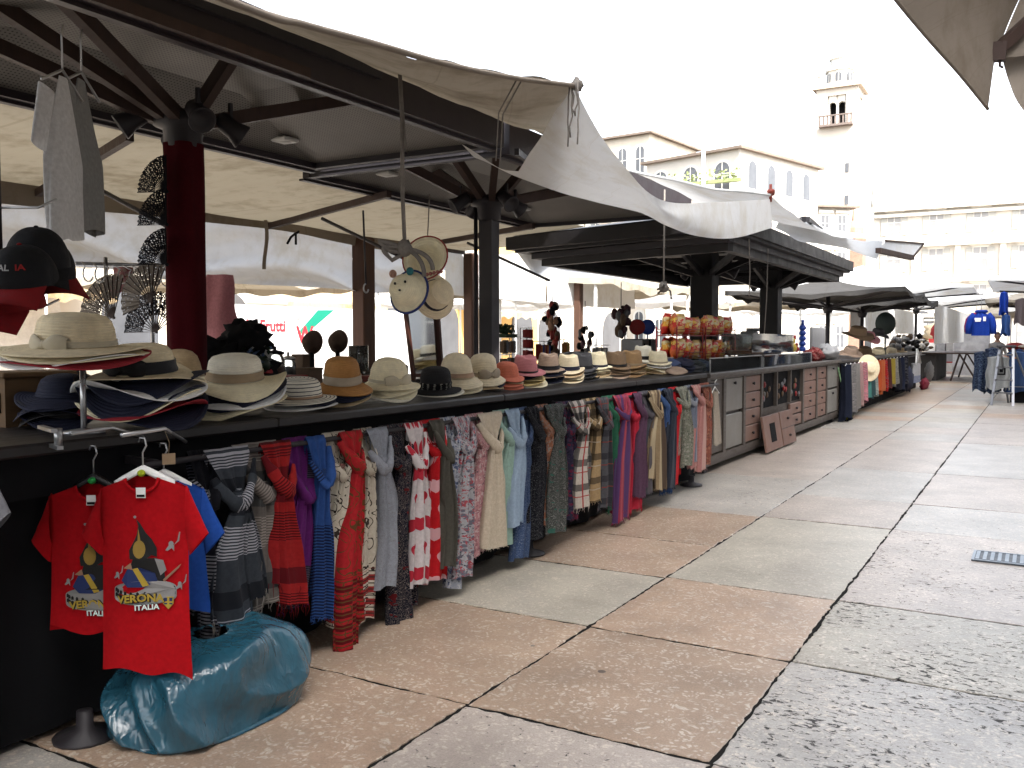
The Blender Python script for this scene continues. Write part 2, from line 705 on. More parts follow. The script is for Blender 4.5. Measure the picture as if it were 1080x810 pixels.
# ================================================================== ground
def ground_mat():
    k = NT('marble_slab')
    a = k.n('ShaderNodeAttribute', attribute_name='tone')
    t = k.n('ShaderNodeTexCoord')
    o = t.outputs['Object']
    # speckle of pale nodules in red Verona marble
    n0 = k.noise(o, 2.2, 4, .6)
    n1 = k.noise(o, 14, 5, .62, .4)
    vo = k.n('ShaderNodeTexVoronoi')
    vo.inputs['Scale'].default_value = 42
    vo.inputs['Randomness'].default_value = 1
    wv = k.n('ShaderNodeVectorMath', operation='ADD')
    ns = k.n('ShaderNodeTexNoise')
    ns.inputs['Scale'].default_value = 9
    k.l(o, ns.inputs['Vector'])
    sc = k.n('ShaderNodeVectorMath', operation='SCALE')
    k.l(ns.outputs['Color'], sc.inputs[0])
    sc.inputs['Scale'].default_value = .14
    k.l(o, wv.inputs[0])
    k.l(sc.outputs[0], wv.inputs[1])
    k.l(wv.outputs[0], vo.inputs['Vector'])
    nod = k.ramp(vo.outputs['Distance'], [(.3, 1.0), (.46, 0.0)])
    nod = k.math('MULTIPLY', nod, k.ramp(n1, [(.4, 0.0), (.55, 1.0)]))
    tone = a.outputs['Color']
    c1 = k.mix(k.math('MULTIPLY', nod, .75), tone, (.62, .55, .46))
    dk = k.ramp(n0, [(.28, .74), (.72, 1.08)])
    c2 = k.mix(1.0, c1, dk, 'MULTIPLY')
    # veins
    vein = k.noise(k.scaled(o, (2.2, 7, 1)), 2.0, 6, .65, 1.4)
    vl = k.math('MULTIPLY', k.math('GREATER_THAN', vein, .492), k.math('LESS_THAN', vein, .504))
    c3 = k.mix(k.math('MULTIPLY', vl, .28), c2, (.16, .11, .09))
    # weathered pits, dirt held in them
    p = k.noise(k.scaled(o, (10, 17, 1)), 2.2, 6, .7, .8)
    p2 = k.noise(o, 1.6, 3, .6)
    amt = k.math('MULTIPLY', a.outputs['Alpha'], k.ramp(p2, [(.3, .62), (.62, 1.0)]))
    thr = k.math('SUBTRACT', .8, k.math('MULTIPLY', amt, .27))
    pit = k.n('ShaderNodeMapRange')
    k.l(p, pit.inputs[0])
    k.l(thr, pit.inputs[1])
    k.l(k.math('ADD', thr, .03), pit.inputs[2])
    pm = pit.outputs[0]
    c4 = k.mix(pm, c3, (.035, .032, .03))
    # scuffs
    s = k.noise(o, 55, 3, .7)
    c5 = k.mix(k.math('MULTIPLY', k.math('GREATER_THAN', s, .68), .35), c4, (.2, .17, .15))
    grit = k.noise(o, 130, 3, .7)
    c5 = k.mix(.5, c5, k.ramp(grit, [(.3, .45), (.7, 1.25)]), 'MULTIPLY')
    st_ = k.noise(k.scaled(o, (1.1, .5, 1)), 1.3, 5, .62, .7)
    c5 = k.mix(k.ramp(st_, [(.52, 0.0), (.75, .4)]), c5, (.2, .165, .14))
    # a few dark gum spots
    g = k.n('ShaderNodeTexVoronoi')
    g.inputs['Scale'].default_value = 2.1
    k.l(o, g.inputs['Vector'])
    gum = k.math('LESS_THAN', k.math('ADD', g.outputs['Distance'], k.math('MULTIPLY', n1, .05)), .058)
    c6 = k.mix(k.math('MULTIPLY', gum, .75), c5, (.04, .036, .035))
    rough = k.math('ADD', k.math('MULTIPLY', n1, .22), k.math('ADD', .26, k.math('MULTIPLY', pm, .4)))
    h = k.math('SUBTRACT', k.math('ADD', k.math('MULTIPLY', n1, .35), k.math('MULTIPLY', n0, 1.2)), k.math('MULTIPLY', pm, 1.2))
    return k.bsdf(c6, rough, .42, 0, h, .45, .012)


mb = MB()
mb.box((0, 120, -.0535), (500, 520, .1))
o = mb.build('ground', mat('dark_joint_dirt', (.012, .011, .01), .95, .3, 9, .3, .1))
o['kind'] = 'structure'

PINK, ORNG = (.36, .26, .185), (.39, .28, .2)
CREAM, GREY, ROSE = (.385, .35, .285), (.385, .36, .325), (.385, .33, .285)


def joints(pts, X):
    return [atZ(u, v, 0).y for u, v in pts]


yA = [-4, -2.8, -1.6, -.4, .75, 1.9] + joints([(494, 743), (618, 660), (706, 610), (754, 576), (804, 545), (861, 507), (902, 480), (941, 455)], -1.93)
yB = [-4, -2.6, -1.3, 0, .9, 1.9] + joints([(761, 808), (841, 699), (895, 635), (948, 559), (969, 532), (990, 500), (1013, 467)], -.935)
toneA = {6: (PINK, .12), 7: (CREAM, .35), 8: (ORNG, .1), 9: (PINK, .1), 10: (GREY, .75), 11: (ROSE, .3), 12: (ROSE, .2), 5: (ORNG, .25)}
toneB = {5: (ROSE, .8), 6: (PINK, .28), 7: (ORNG, .16), 8: (CREAM, .5), 9: (ROSE, .35), 10: (GREY, .4), 11: (ROSE, .2), 12: (GREY, .3)}
toneC = {5: (ROSE, .95), 6: (GREY, .98), 7: (CREAM, .92), 8: (ROSE, .85), 9: (GREY, .6), 10: (ROSE, .5)}
cols = [-3.3, -1.93, -.935]
xs = [-3.3 - 1.02 * i for i in range(32, 0, -1)] + cols + [.1 + 1.04 * i for i in range(0, 34)]
sv, sf, st = [], [], []


def slab(x0, x1, y0, y1, tone, pit, fine):
    g = .007 if fine else .007
    n = 44 if fine else 1
    ring = []
    h = g * 1.25
    cs = [(x0 + g, y0 + h), (x1 - g, y0 + h), (x1 - g, y1 - h), (x0 + g, y1 - h)]
    for i in range(4):
        a, b = cs[i], cs[(i + 1) % 4]
        for j in range(n):
            t = j / n
            x, y = lerp(a[0], b[0], t), lerp(a[1], b[1], t)
            if fine:
                q = noise.noise_vector(Vector((x * 3.1, y * 3.1, i * 7.7))) * .008 + noise.noise_vector(Vector((x * 19, y * 19, i * 3.3))) * .009 + noise.noise_vector(Vector((x * 55, y * 55, i * 2.1))) * .006
                x, y = x + q.x, y + q.y
            ring.append((x, y))
    zz = rnd.uniform(0, .0035)
    tx, ty = rnd.uniform(-.0015, .0015), rnd.uniform(-.0015, .0015)
    cx, cy = (x0 + x1) / 2, (y0 + y1) / 2
    o = len(sv)
    m = len(ring)
    for k_, (ins, z) in enumerate(((0, -.02), (0, -.0022), (.006, 0))):
        for x, y in ring:
            dx, dy = cx - x, cy - y
            L = math.hypot(dx, dy)
            X, Y = x + dx / L * ins, y + dy / L * ins
            sv.append((X, Y, z + zz + tx * (X - cx) + ty * (Y - cy)))
            st.append((*tone, pit))
    for k_ in range(2):
        for i in range(m):
            j = (i + 1) % m
            sf.append((o + k_ * m + i, o + k_ * m + j, o + (k_ + 1) * m + j, o + (k_ + 1) * m + i))
    sf.append(tuple(o + 2 * m + i for i in range(m)))


for ci in range(len(xs) - 1):
    x0, x1 = xs[ci], xs[ci + 1]
    if x0 == -3.3:
        ys, td = list(yA), toneA
    elif x0 == -1.93:
        ys, td = list(yB), toneB
    elif x0 == -.935:
        ys, td = list(yB), toneC
    else:
        ys, td = [-4 + rnd.uniform(0, .8)], {}
    nfix = len(ys) - 1
    while ys[-1] < 112:
        ys.append(ys[-1] + rnd.uniform(.75, 1.35) * (1 if ys[-1] < 40 else 2.2))
    for i in range(len(ys) - 1):
        tn, pt = td.get(i) or (rnd.choice([PINK, ORNG, CREAM, GREY, ROSE, ROSE, GREY]), rnd.uniform(.1, .8))
        q = rnd.uniform(.92, 1.08)
        slab(x0, x1, ys[i], ys[i + 1], tuple(c * q for c in tn), pt, abs(x0 + 1.5) < 4 and ys[i] < 18)
me = bpy.data.meshes.new('paving')
me.from_pydata(sv, [], sf)
at = me.color_attributes.new('tone', 'FLOAT_COLOR', 'POINT')
at.data.foreach_set('color', [c for t in st for c in t])
me.materials.append(ground_mat())
pav = bpy.data.objects.new('paving', me)
col.objects.link(pav)
pav['kind'] = 'structure'

# drain cover let into the slab
p0 = atZ(1028, 592, 0)
d = thing('drain_cover', (p0.x + .16, p0.y + .14, 0), 'grey iron drain cover with ribs let into the pale marble paving', 'drain cover')
M_IRON = mat('worn_iron', (.2, .23, .26), .38, .3, 20, .2, .5, metal=.6)
mb = MB()
mb.box((p0.x + .16, p0.y + .14, .006), (.36, .31, .012))
mb.build('cover_plate', mat('iron_dark', (.06, .068, .078), .5, .3, 18, .2, .5, metal=.5), d)
mb = MB()
for i in range(8):
    mb.box((p0.x + .012 + i * .0425, p0.y + .14, .014), (.022, .25, .006))
for sx in (-1, 1):
    mb.box((p0.x + .16 + sx * .172, p0.y + .14, .0135), (.016, .31, .004))
    mb.box((p0.x + .16, p0.y + .14 + sx * .147, .0142), (.32, .016, .004))
mb.build('rib', M_IRON, d)


# ================================================================== hat stall pavilions
def lamp_spot(mb, c, aim):
    c = Vector(c)
    aim = Vector(aim).normalized()
    q = aim.to_track_quat('Z', 'Y').to_matrix()
    mb.lathe([(.035, -.09), (.05, -.08), (.055, .02), (.075, .08), (.07, .085), (.05, .06), (0, .055)], 14, c, 0, q)
    mb.bar(c + Vector((0, 0, .14)), c + Vector((0, 0, .02)), .02, .02)


def pavilion(label, cx, cy, x0, x1, y0, y1, zb, red):
    t = thing('market_pavilion', (cx, cy, 0), label, 'pavilion', 'steel pavilions over the hat stall')
    # column
    mb = MB()
    r = .055
    mb.box((cx, cy, zb / 2 - .09), (.13, .13, zb - .18))
    mb.box((cx, cy, .012), (.34, .34, .024))
    mb.box((cx, cy, .62), (.16, .16, 1.2))
    mb.build('column', M_FRAME, t)
    mb = MB()
    zc = zb - .19
    mb.lathe([(.07, -.14), (.1, -.12), (.11, -.02), (.16, .0), (.16, .05), (.1, .07), (.06, .09)], 16, (cx, cy, zc))
    mb.build('collar', M_FRAME, t)
    # ceiling sheet: low pyramid of perforated metal
    apex = zb + .2
    mb = MB()
    A = [(x0, y0), (x1, y0), (x1, y1), (x0, y1)]
    inner = [(lerp(cx, a, .35), lerp(cy, b, .35)) for a, b in A]
    vs = [(a, b, zb + .015) for a, b in A] + [(a, b, apex) for a, b in inner]
    vs2 = [(a, b, zb + .05) for a, b in A] + [(a, b, apex + .035) for a, b in inner]
    fs = [(4, 5, 6, 7)[::-1]] + [(i, 4 + i, 4 + (i + 1) % 4, (i + 1) % 4) for i in range(4)]
    mb.add(vs, fs)
    mb.add(vs2, [f[::-1] for f in fs])
    mb.build('ceiling', M_PERF, t)
    # perimeter beams
    bh = .2
    e = .05
    for a, b, hgt, m in (((x1, y0 - .0), (x1, y1), .23, 0), ((x0, y0), (x0, y1), .1, 0)):
        mb = MB()
        mb.bar((a[0], a[1], zb + hgt / 2 - .02), (b[0], b[1], zb + hgt / 2 - .02), .07, hgt)
        mb.bar((a[0] - .05, a[1], zb - .03), (b[0] - .05, b[1], zb - .03), .05, .016)
        mb.build('beam', mat('plum_brown_fascia', (.024, .017, .02), .5, .3, 5, .1, .4), t)
        if hgt > .2 and red:
            mb = MB()
            mb.bar((a[0] + .055, a[1] - .6, zb + .165), (b[0] + .055, yu(395, a[0]), zb + .165), .035, .11)
            mb.build('gutter', M_FRAME, t)
            mb = MB()
            mb.bar((a[0] + .045, a[1] - .6, zb + .0), (b[0] + .045, yu(322, a[0]), zb + .0), .03, .05)
            mb.build('awning_box', M_BROWN, t)
    for y in (y0 + .04, y1 - .04):
        mb = MB()
        mb.bar((x0 + .04, y, zb + .02), (x1 - .04, y, zb + .02), .06, .075)
        mb.build('beam', M_FRAME, t)
    # struts from the collar out to the ceiling
    for i, (fx, fy) in enumerate(((-1, -1), (0, -1), (1, -1), (1, 0), (1, 1), (0, 1), (-1, 1), (-1, 0))):
        k = .52
        ex = cx + (x1 - cx if fx > 0 else cx - x0) * fx * k
        ey = cy + (y1 - cy if fy > 0 else cy - y0) * fy * k
        zt = lerp(apex, zb, max(0, (k - .35) / .65)) + .02
        mb = MB()
        mb.bar((cx + fx * .06, cy + fy * .06, zc + .02), (ex, ey, zt), .055, .075)
        mb.build('strut', M_BROWN, t)
    # spot lamps clamped to the collar, small ceiling lights
    for a in (-.4, 1.0, 2.6, 4.0):
        c = Vector((cx + .26 * math.cos(a), cy + .26 * math.sin(a), zc + .02))
        s = MB()
        lamp_spot(s, c, (math.cos(a), math.sin(a), -.7))
        s.bar((cx, cy, zc + .03), c, .02, .02)
        o = s.build('spotlight', M_FRAME, t)
    for fx, fy in ((.8, -.1), (.8, .75), (-.72, .7), (-.7, -.4)):
        px = cx + (x1 - cx if fx > 0 else cx - x0) * fx
        py = cy + (y1 - cy if fy > 0 else cy - y0) * fy
        zz = lerp(apex, zb + .015, (max(abs(fx), abs(fy)) - .35) / .65)
        s = MB()
        s.rbox((px, py, zz - .015), (.15, .15, .03), .01)
        s.lathe([(0, -.036), (.05, -.034), (.055, -.02)], 12, (px, py, zz))
        s.build('ceiling_light', mat('lamp_housing', (.55, .54, .5), .4, .1), t)
    if red:
        mb = MB()

        def fn(a, b):
            ang = 2 * PI * a
            z = lerp(.55, zc - .1, b)
            rr = .105 + .008 * math.sin(5 * ang + z * 2) + .012 * noise.noise(Vector((math.cos(ang) * 2, math.sin(ang) * 2, z * 1.5)))
            return Vector((cx + rr * math.cos(ang), cy + rr * math.sin(ang), z))
        mb.grid(fn, 28, 30, 0, True, (1, 3))
        c = mb.build('column_wrap', cloth_mat('dark_red_cloth', 'plain', (.06, .004, .007)), t)
        c['label'] = 'dark red cloth wound round the column'
    else:
        mb = MB()
        mb.tube([(cx - .1, cy - .06, zc), (cx - .1, cy - .06, .1)], .018, 8)
        mb.build('downpipe', M_FRAME, t)
    return t


ZB = 2.83
pavilion('near steel pavilion with perforated ceiling on a column wrapped in dark red cloth', -4.2, 3.56, -5.1, -3.38, 1.5, 5.66, ZB, True)
pavilion('far steel pavilion of the hat stall, on a bare dark square column', -4.2, 6.85, -5.3, -3.38, 5.74, 9.7, ZB - .03, False)


def cloth_sheet(name, m, fn, nu, nv, label, cat, group=None, extra=None):
    mb = MB()
    mb.grid(fn, nu, nv)
    if extra:
        extra(mb)
    return tag(mb.build(name, m), label, cat, group)


# front awning of the hat stall (outer edge runs along the top of the picture)
edge = [V(-1.95, -.6, 2.42), V(-1.95, .6, 2.38)] + [atX(u, v, x) for u, v, x in ((244, 0, -1.95), (320, 24, -1.93), (390, 43, -1.92), (470, 66, -1.9), (543, 81, -1.9), (605, 89, -1.9))]
inner = [V(-3.36, y, ZB + .2) for y in (-.6, .6, 1.6, 2.5, 3.5, 4.6, 5.7, 6.8)]


def fa(a, b):
    p, q = cr(inner, a), cr(edge, a)
    r = lerp(p, q, b)
    r.z -= .06 * math.sin(PI * b) * (1 + .5 * math.sin(9 * a)) + .006 * math.sin(a * 60) * b
    r.z += .025 * noise.noise(r * 2.5)
    return r


aw = thing('front_awning', (-2.6, 2.5, 2.4), 'large dirty beige canvas awning reaching out from the front beam of the hat stall', 'awning', 'canvas awnings of the hat stall')
mb = MB()
mb.grid(fa, 70, 14)
mb.build('canvas', M_BEIGE, aw)
mb = MB()
mb.tube([cr(edge, i / 60) + V(0, 0, -.005) for i in range(61)], .011, 6)
mb.build('hem', M_TAUPE, aw)
P1 = edge[-1]
# corner fitting: knotted cord and metal eye
mb = MB()
mb.blob(P1 + V(.01, .02, 0), (.03, .03, .03), 8, .6, 9)
for k in range(5):
    q = [P1 + V(.01 * k - .02, 0, 0)]
    L = rnd.uniform(.12, .3)
    for j in range(1, 6):
        q.append(P1 + V(.012 * k - .025 + rnd.uniform(-.008, .008), rnd.uniform(-.01, .01), -L * j / 5))
    mb.tube(q, .004, 5)
mb.build('tie_cord', M_ROPE, aw)
mb = MB()
pp = atX(545, 84, -1.92)
for dx in (0, .035):
    mb.tube([pp + V(0, dx, 0), pp + V(-.1, dx + .02, -.12), pp + V(-.12, dx + .03, -.32)], .003, 5)
mb.build('tie_cord', M_ROPE, aw)
# brown rods under the awning
mb = MB()
mb.bar(atX(555, 168, -3.3), atX(545, 160, -2.9), .03, .04)
mb.build('spreader', M_FRAME, aw)

# hanging white swag between the two awning corners
P2 = atX(812, 210, -1.9)
top = [P1, atX(633, 148, -1.9), atX(662, 182, -1.9), atX(684, 204, -1.9), atX(712, 214, -1.9), atX(760, 213, -1.9), P2]
bot = [atX(546, 182, -2.9), atX(583, 201, -2.75), atX(630, 213, -2.55), atX(676, 224, -2.3), atX(703, 238, -2.05), atX(735, 249, -1.93), atX(775, 251, -1.9), atX(815, 240, -1.9)]


def swag(a, b):
    p = lerp(cr(top, a), cr(bot, a), b)
    k = math.sin(PI * a) * math.sin(PI * b)
    p.x += .10 * k * (1 - a) + .012 * math.sin(b * 16 + a * 5) * (1 - abs(2 * a - .9)) * math.sin(PI * min(1, a * 1.3))
    p.x += .022 * math.sin(b * 26 + a * 9) * math.sin(PI * min(1, a * 2.2)) * (1 - a)
    p.z += -.05 * k + .02 * noise.noise(p * 4) * math.sin(PI * b)
    return p


def swag_flap(mb):
    A = [atX(487, 152, -3.3), atX(508, 166, -3.2), atX(530, 178, -3.05), atX(549, 181, -2.9)]
    B = [atX(500, 166, -3.25), atX(520, 175, -3.15), atX(543, 185, -3.0), atX(583, 201, -2.75)]
    mb.grid(lambda a, b: lerp(cr(A, a), cr(B, a), b) + V(.01 * math.sin(a * 7), 0, 0), 12, 4)


cloth_sheet('hanging_cloth', M_WHITEC, swag, 60, 18, 'white cloth swag hanging slack from the hat stall awning corner to the next stall', 'hanging cloth', None, swag_flap)

# rear awning and valances
rear_top = 2.80


def rear(a, b):
    y = lerp(.2, 11.6, a)
    x = lerp(-5.1, -7.55, b)
    sag = .05 * math.sin(PI * b) * (1 + math.sin(a * 11))
    z = lerp(ZB + .05, 2.76, b) - sag + .02 * noise.noise(Vector((x, y, 3)))
    return V(x, y, z)


rw = thing('rear_awning', (-6.3, 5.5, 2.5), 'wide stained beige canvas awning behind the hat stall columns, seen from below', 'awning', 'canvas awnings of the hat stall')
mb = MB()
mb.grid(rear, 60, 12)
mb.build('canvas', M_BEIGE2, rw)
for i, y in enumerate((1.2, 3.9, 6.6, 9.3)):
    mb = MB()
    mb.bar((-5.1, y, 2.75), (-7.5, y + .9, 2.7), .05, .06)
    mb.build('rafter', M_BROWN, rw)
    mb = MB()
    mb.tube([(-5.15, y + .5, 2.15), (-6.3, y + .45, 2.66)], .018, 6)
    mb.build('brace', M_FRAME, rw)
mb = MB()
mb.bar((-7.56, .2, 2.745), (-7.56, 11.6, 2.745), .05, .05)
mb.build('edge_rail', M_BROWN, rw)


def valance(label, y0, y1, ztop, bots, m, folds, name='valance'):
    def fn(a, b):
        y = lerp(y0, y1, a)
        zb_ = cr([V(0, 0, q) for q in bots], a).z
        z = lerp(ztop, zb_, b)
        sg_ = abs(math.sin(y * .92 + .4)) ** .8
        x = -7.6 + folds * b * (.075 * math.sin(13 * (z - .42 * sg_) + y * .6) + .04 * math.sin(27 * (z - .3 * sg_) + y) + .14 * noise.noise(V(y * .7, z * 1.2, 2)))
        z -= folds * .06 * (1 - sg_) * b * (1 - b)
        return V(x, y, z)
    mb = MB()
    mb.grid(fn, 70, 14)
    return tag(mb.build(name, m), label, 'valance', 'cloth valances along the back of the hat stall')


valance('loosely draped grey white valance sagging along the rear awning behind the red column', 1.0, 10.9, 2.70, [2.06, 2.12, 2.07, 2.10, 2.04, 2.06, 2.05, 2.14], M_GREYC, 1.6)
valance('flat cream valance panel hung right beside the loose grey one', 11.15, 14.3, 2.74, [2.1, 2.09, 2.08], M_WHITEC, .12)
valance('flat cream valance panel farthest right, ending under the heavy dark roof', 14.36, 18.4, 2.74, [2.08, 2.07, 2.09], M_WHITEC, .12)
# upper taupe band over the draped valance
mb = MB()
mb.grid(lambda a, b: V(-7.5 + .05 * math.sin(a * 30) * b, lerp(.8, 11.0, a), lerp(2.8, 2.62 + .05 * math.sin(a * 9 + 2), b)), 50, 3)
tag(mb.build('valance', M_TAUPE), 'narrow taupe canvas strip along the top of the loose grey valance', 'valance', 'cloth valances along the back of the hat stall')
# grey tie strap hanging in front of the loose valance, black ribbon knot
mb = MB()
mb.grid(lambda a, b: atX(278 + 4 * a + 1.5 * math.sin(b * 5), 232 + 52 * b, -7.3), 2, 8)
tag(mb.build('tie_strap', M_TAUPE), 'narrow grey tie strap hanging in front of the draped valance', 'strap')
mb = MB()
for du, dv in ((-9, 11), (0, 12), (3, -2)):
    mb.tube([atX(312, 246, -7.3), atX(312 + du * .6, 246 + dv * .4, -7.3), atX(312 + du, 246 + dv, -7.3)], .014, 5)
tag(mb.build('ribbon', M_BLACK), 'short black ribbon tied on the draped valance', 'ribbon')

# brown wooden posts of the rear frame
for u, w, lab in ((384, .24, 'broad brown wooden post beyond the souvenir counter, left of the mirror'), (497, .2, 'brown wooden post just left of the bare dark column'), (610, .16, 'slim brown post under the flat cream valances')):
    p = atX(u, 357, -7.5)
    mb = MB()
    mb.rbox((p.x, p.y, 1.37), (w * .8, w, 2.74), .02)
    tag(mb.build('wooden_post', mat('post_wood', (.07, .035, .022), .7, .3, 9, .3, .25, stretch=(6, 6, .6))), lab, 'post', 'wooden posts at the rear of the hat stall')

# ================================================================== long counter of the hat stall
TZ, TX = 1.09, -2.95
ct = thing('market_counter', (-3.4, 5.2, 0), 'long dark counter of the hat stall with worn board top and black skirting', 'counter')
mb = MB()
for a, b in ((1.35, 3.0), (3.005, 5.0), (5.005, 7.2), (7.205, 9.1)):
    mb.rbox(((TX - 4.0) / 2, (a + b) / 2, TZ - .02), (TX + 4.0 if False else 1.05, b - a, .045), .008)
mb.build('board_top', M_TOP, ct)
mb = MB()
mb.box((-3.46, 5.2, TZ - .12), (.9, 7.7, .15))
mb.build('apron', M_SKIRT, ct)


def skirt(a, b):
    y = lerp(1.35, 9.05, a)
    z = lerp(TZ - .1, .03, b)
    return V(-3.06 + .03 * b * math.sin(a * 60) + .015 * math.sin(a * 143 + b * 3), y, z)


mb = MB()
mb.grid(skirt, 160, 8)
mb.grid(lambda a, b: V(lerp(-3.06, -4.0, a), 1.36 + .02 * math.sin(a * 18) * b, lerp(TZ - .1, .03, b)), 24, 6)
mb.grid(lambda a, b: V(lerp(-3.06, -4.0, a), 9.04 + .02 * math.sin(a * 18) * b, lerp(TZ - .1, .03, b)), 24, 6)
mb.grid(lambda a, b: V(-3.98, lerp(1.36, 9.04, a), lerp(TZ - .1, .03, b)), 20, 3)
mb.build('skirting', M_SKIRT, ct)
RX, RZ = -2.83, .985
mb = MB()
mb.tube([(RX, 2.2, RZ), (RX, 9.08, RZ)], .012, 8)
mb.build('hanging_rail', M_FRAME, ct)
for y in (2.25, 4.0, 5.75, 7.4, 9.03):
    mb = MB()
    mb.bar((-3.0, y, TZ - .1), (RX, y, RZ), .02, .03)
    mb.build('rail_bracket', M_FRAME, ct)
for fx_, y in ((atZ(90, 778, 0).x, atZ(90, 778, 0).y), (-2.94, 3.0), (-2.94, 5.3), (-2.94, 8.6)):
    mb = MB()
    mb.lathe([(.0, 0), (.11, .0), (.11, .012), (.03, .035), (.028, .1)], 14, (fx_, y, .002))
    mb.build('foot', M_FRAME, ct)

# back counter
bc = thing('souvenir_counter', (-5.3, 6.3, 0), 'dark rear counter of the hat stall carrying souvenirs behind the hats', 'counter')
mb = MB()
mb.rbox((-5.25, 6.6, 1.06), (.8, 9.2, .05), .01)
mb.build('board_top', M_TOP, bc)
mb = MB()
mb.box((-5.25, 6.6, .52), (.7, 9.1, 1.03))
mb.build('skirting', M_SKIRT, bc)
GAIN = .6
# ================================================================== hats
GAIN = 1.0
HC = {
    'natural straw': straw_mat('straw_natural', (.78, .66, .44)),
    'ivory': straw_mat('straw_ivory', (.82, .77, .63), .4),
    'cream': straw_mat('straw_cream', (.82, .73, .5), .4),
    'white': straw_mat('straw_white', (.8, .79, .76), .3),
    'navy': straw_mat('straw_navy', (.012, .014, .032), .4),
    'black': straw_mat('straw_black', (.012, .011, .012), .4),
    'red': straw_mat('straw_red', (.3, .02, .03), .4),
    'tan': straw_mat('straw_tan', (.52, .38, .22)),
    'orange tan': straw_mat('straw_orange', (.42, .2, .06), .5),
    'striped white': straw_mat('straw_striped', (.78, .74, .63), .3, 260, (.05, .05, .06)),
    'beige': straw_mat('straw_beige', (.76, .65, .45), .4),
    'coral': straw_mat('straw_coral', (.62, .17, .1), .4),
    'pink': straw_mat('straw_pink', (.5, .19, .2), .4),
    'taupe': straw_mat('straw_taupe', (.36, .26, .19), .5),
    'dark grey': straw_mat('straw_grey', (.055, .055, .06), .4),
    'brown': straw_mat('straw_brown', (.2, .13, .075), .5),
    'caramel': straw_mat('straw_caramel', (.34, .21, .1), .5),
    'yellow straw': straw_mat('straw_yellow', (.6, .46, .2), .5),
    'denim blue': straw_mat('cap_denim', (.05, .07, .14), .5),
}
GAIN = .75
BC = {
    'black': mat('ribbon_black', (.012, .012, .014), .6, .2, 30, .2, .3),
    'tan': mat('ribbon_tan', (.42, .31, .19), .6, .15, 30, .2, .3),
    'beige': mat('ribbon_beige', (.46, .38, .28), .65, .15, 30, .2, .3),
    'pinkish': mat('ribbon_pinkish', (.52, .34, .22), .65, .15, 30, .2, .3),
    'cream': mat('ribbon_cream', (.66, .58, .42), .65, .12, 30, .2, .3),
    'navy': mat('ribbon_navy', (.015, .017, .04), .6, .2, 30, .2, .3),
    'dots': cloth_mat('dotted_band', 'dots', (.012, .012, .014), (.6, .58, .5)),
}


def crown_prof(kind, rc, hc):
    if kind == 'round':
        return [(rc * 1.02, 0), (rc, hc * .2), (rc * .975, hc * .5), (rc * .92, hc * .75), (rc * .8, hc * .9), (rc * .6, hc * .97), (rc * .3, hc), (0, hc)]
    if kind == 'cloche':
        return [(rc * 1.1, 0), (rc * 1.02, hc * .25), (rc * .96, hc * .5), (rc * .84, hc * .76), (rc * .64, hc * .91), (rc * .36, hc * .985), (0, hc)]
    return [(rc * 1.03, 0), (rc, hc * .25), (rc * .955, hc * .55), (rc * .9, hc * .85), (rc * .84, hc * .97), (rc * .7, hc), (rc * .4, hc * .95), (0, hc * .9)]


def hat_fn(kind, rc, hc, seed):
    def shp(p):
        if kind == 'fedora':
            f = p.z / hc
            k = max(0, f - .35)
            front = max(0, p.x / (rc + 1e-6))
            p.y *= 1 - .28 * k * front
            p.x *= 1.1
            if f > .9:
                p.z -= .018 * (1 - min(1, abs(p.y) / (rc * .5)))
        n = noise.noise(p * 7 + V(seed, 0, 0)) * .006
        return V(p.x + n, p.y + n, p.z + n * .6)
    return shp


def brim_mb(mb, M, rc, rb, droop, wave, seed, kind, upturn=0.0):
    seg = 44
    ph = seed * 1.3

    def top(a, r):
        t = max(0, (r - rc) / (rb - rc))
        el = 1.1 if kind == 'fedora' else 1.0
        z = -droop * t ** 1.3 + wave * t * t * math.sin(2 * a + ph) + wave * .4 * t * t * math.sin(3 * a + ph * 2.1) + upturn * t ** 3 * abs(math.sin(a)) ** 2
        return V(r * math.cos(a) * el, r * math.sin(a), z)
    rs = [rc * .9] + [lerp(rc, rb, i / 8) for i in range(9)]
    vs, uv, fs = [], [], []
    for side, dz in ((0, 0), (1, -.0035)):
        for r in rs:
            for s in range(seg):
                a = 2 * PI * s / seg
                p = top(a, r)
                p.z += dz
                vs.append(M @ p)
                uv.append((s / seg, r))
    nr = len(rs)
    for side in (0, 1):
        o = side * nr * seg
        for i in range(nr - 1):
            for s in range(seg):
                t = (s + 1) % seg
                f = (o + i * seg + s, o + (i + 1) * seg + s, o + (i + 1) * seg + t, o + i * seg + t)
                fs.append(f if side == 0 else f[::-1])
    for s in range(seg):
        t = (s + 1) % seg
        fs.append(((nr - 1) * seg + s, (2 * nr - 1) * seg + s, (2 * nr - 1) * seg + t, (nr - 1) * seg + t))
    mb.add(vs, fs, uv, 0, True)


def crown_mb(mb, M, kind, rc, hc, seed, k=1.0):
    prof = crown_prof(kind, rc * k, hc * k)
    sh = hat_fn(kind, rc * k, hc * k, seed)
    seg = 32
    vs, uv, fs = [], [], []
    P = []
    for (r0, z0), (r1, z1) in zip(prof, prof[1:]):
        P += [(lerp(r0, r1, j / 3), lerp(z0, z1, j / 3)) for j in range(3)]
    P.append(prof[-1])
    L = 0
    for i, (r, z) in enumerate(P):
        if i:
            L += math.hypot(r - P[i - 1][0], z - P[i - 1][1])
        for s in range(seg):
            a = 2 * PI * s / seg
            vs.append(M @ sh(V(r * math.cos(a), r * math.sin(a), z)))
            uv.append((s / seg, L))
    for i in range(len(P) - 1):
        for s in range(seg):
            t = (s + 1) % seg
            fs.append((i * seg + s, i * seg + t, (i + 1) * seg + t, (i + 1) * seg + s))
    mb.add(vs, fs, uv, 0, True)


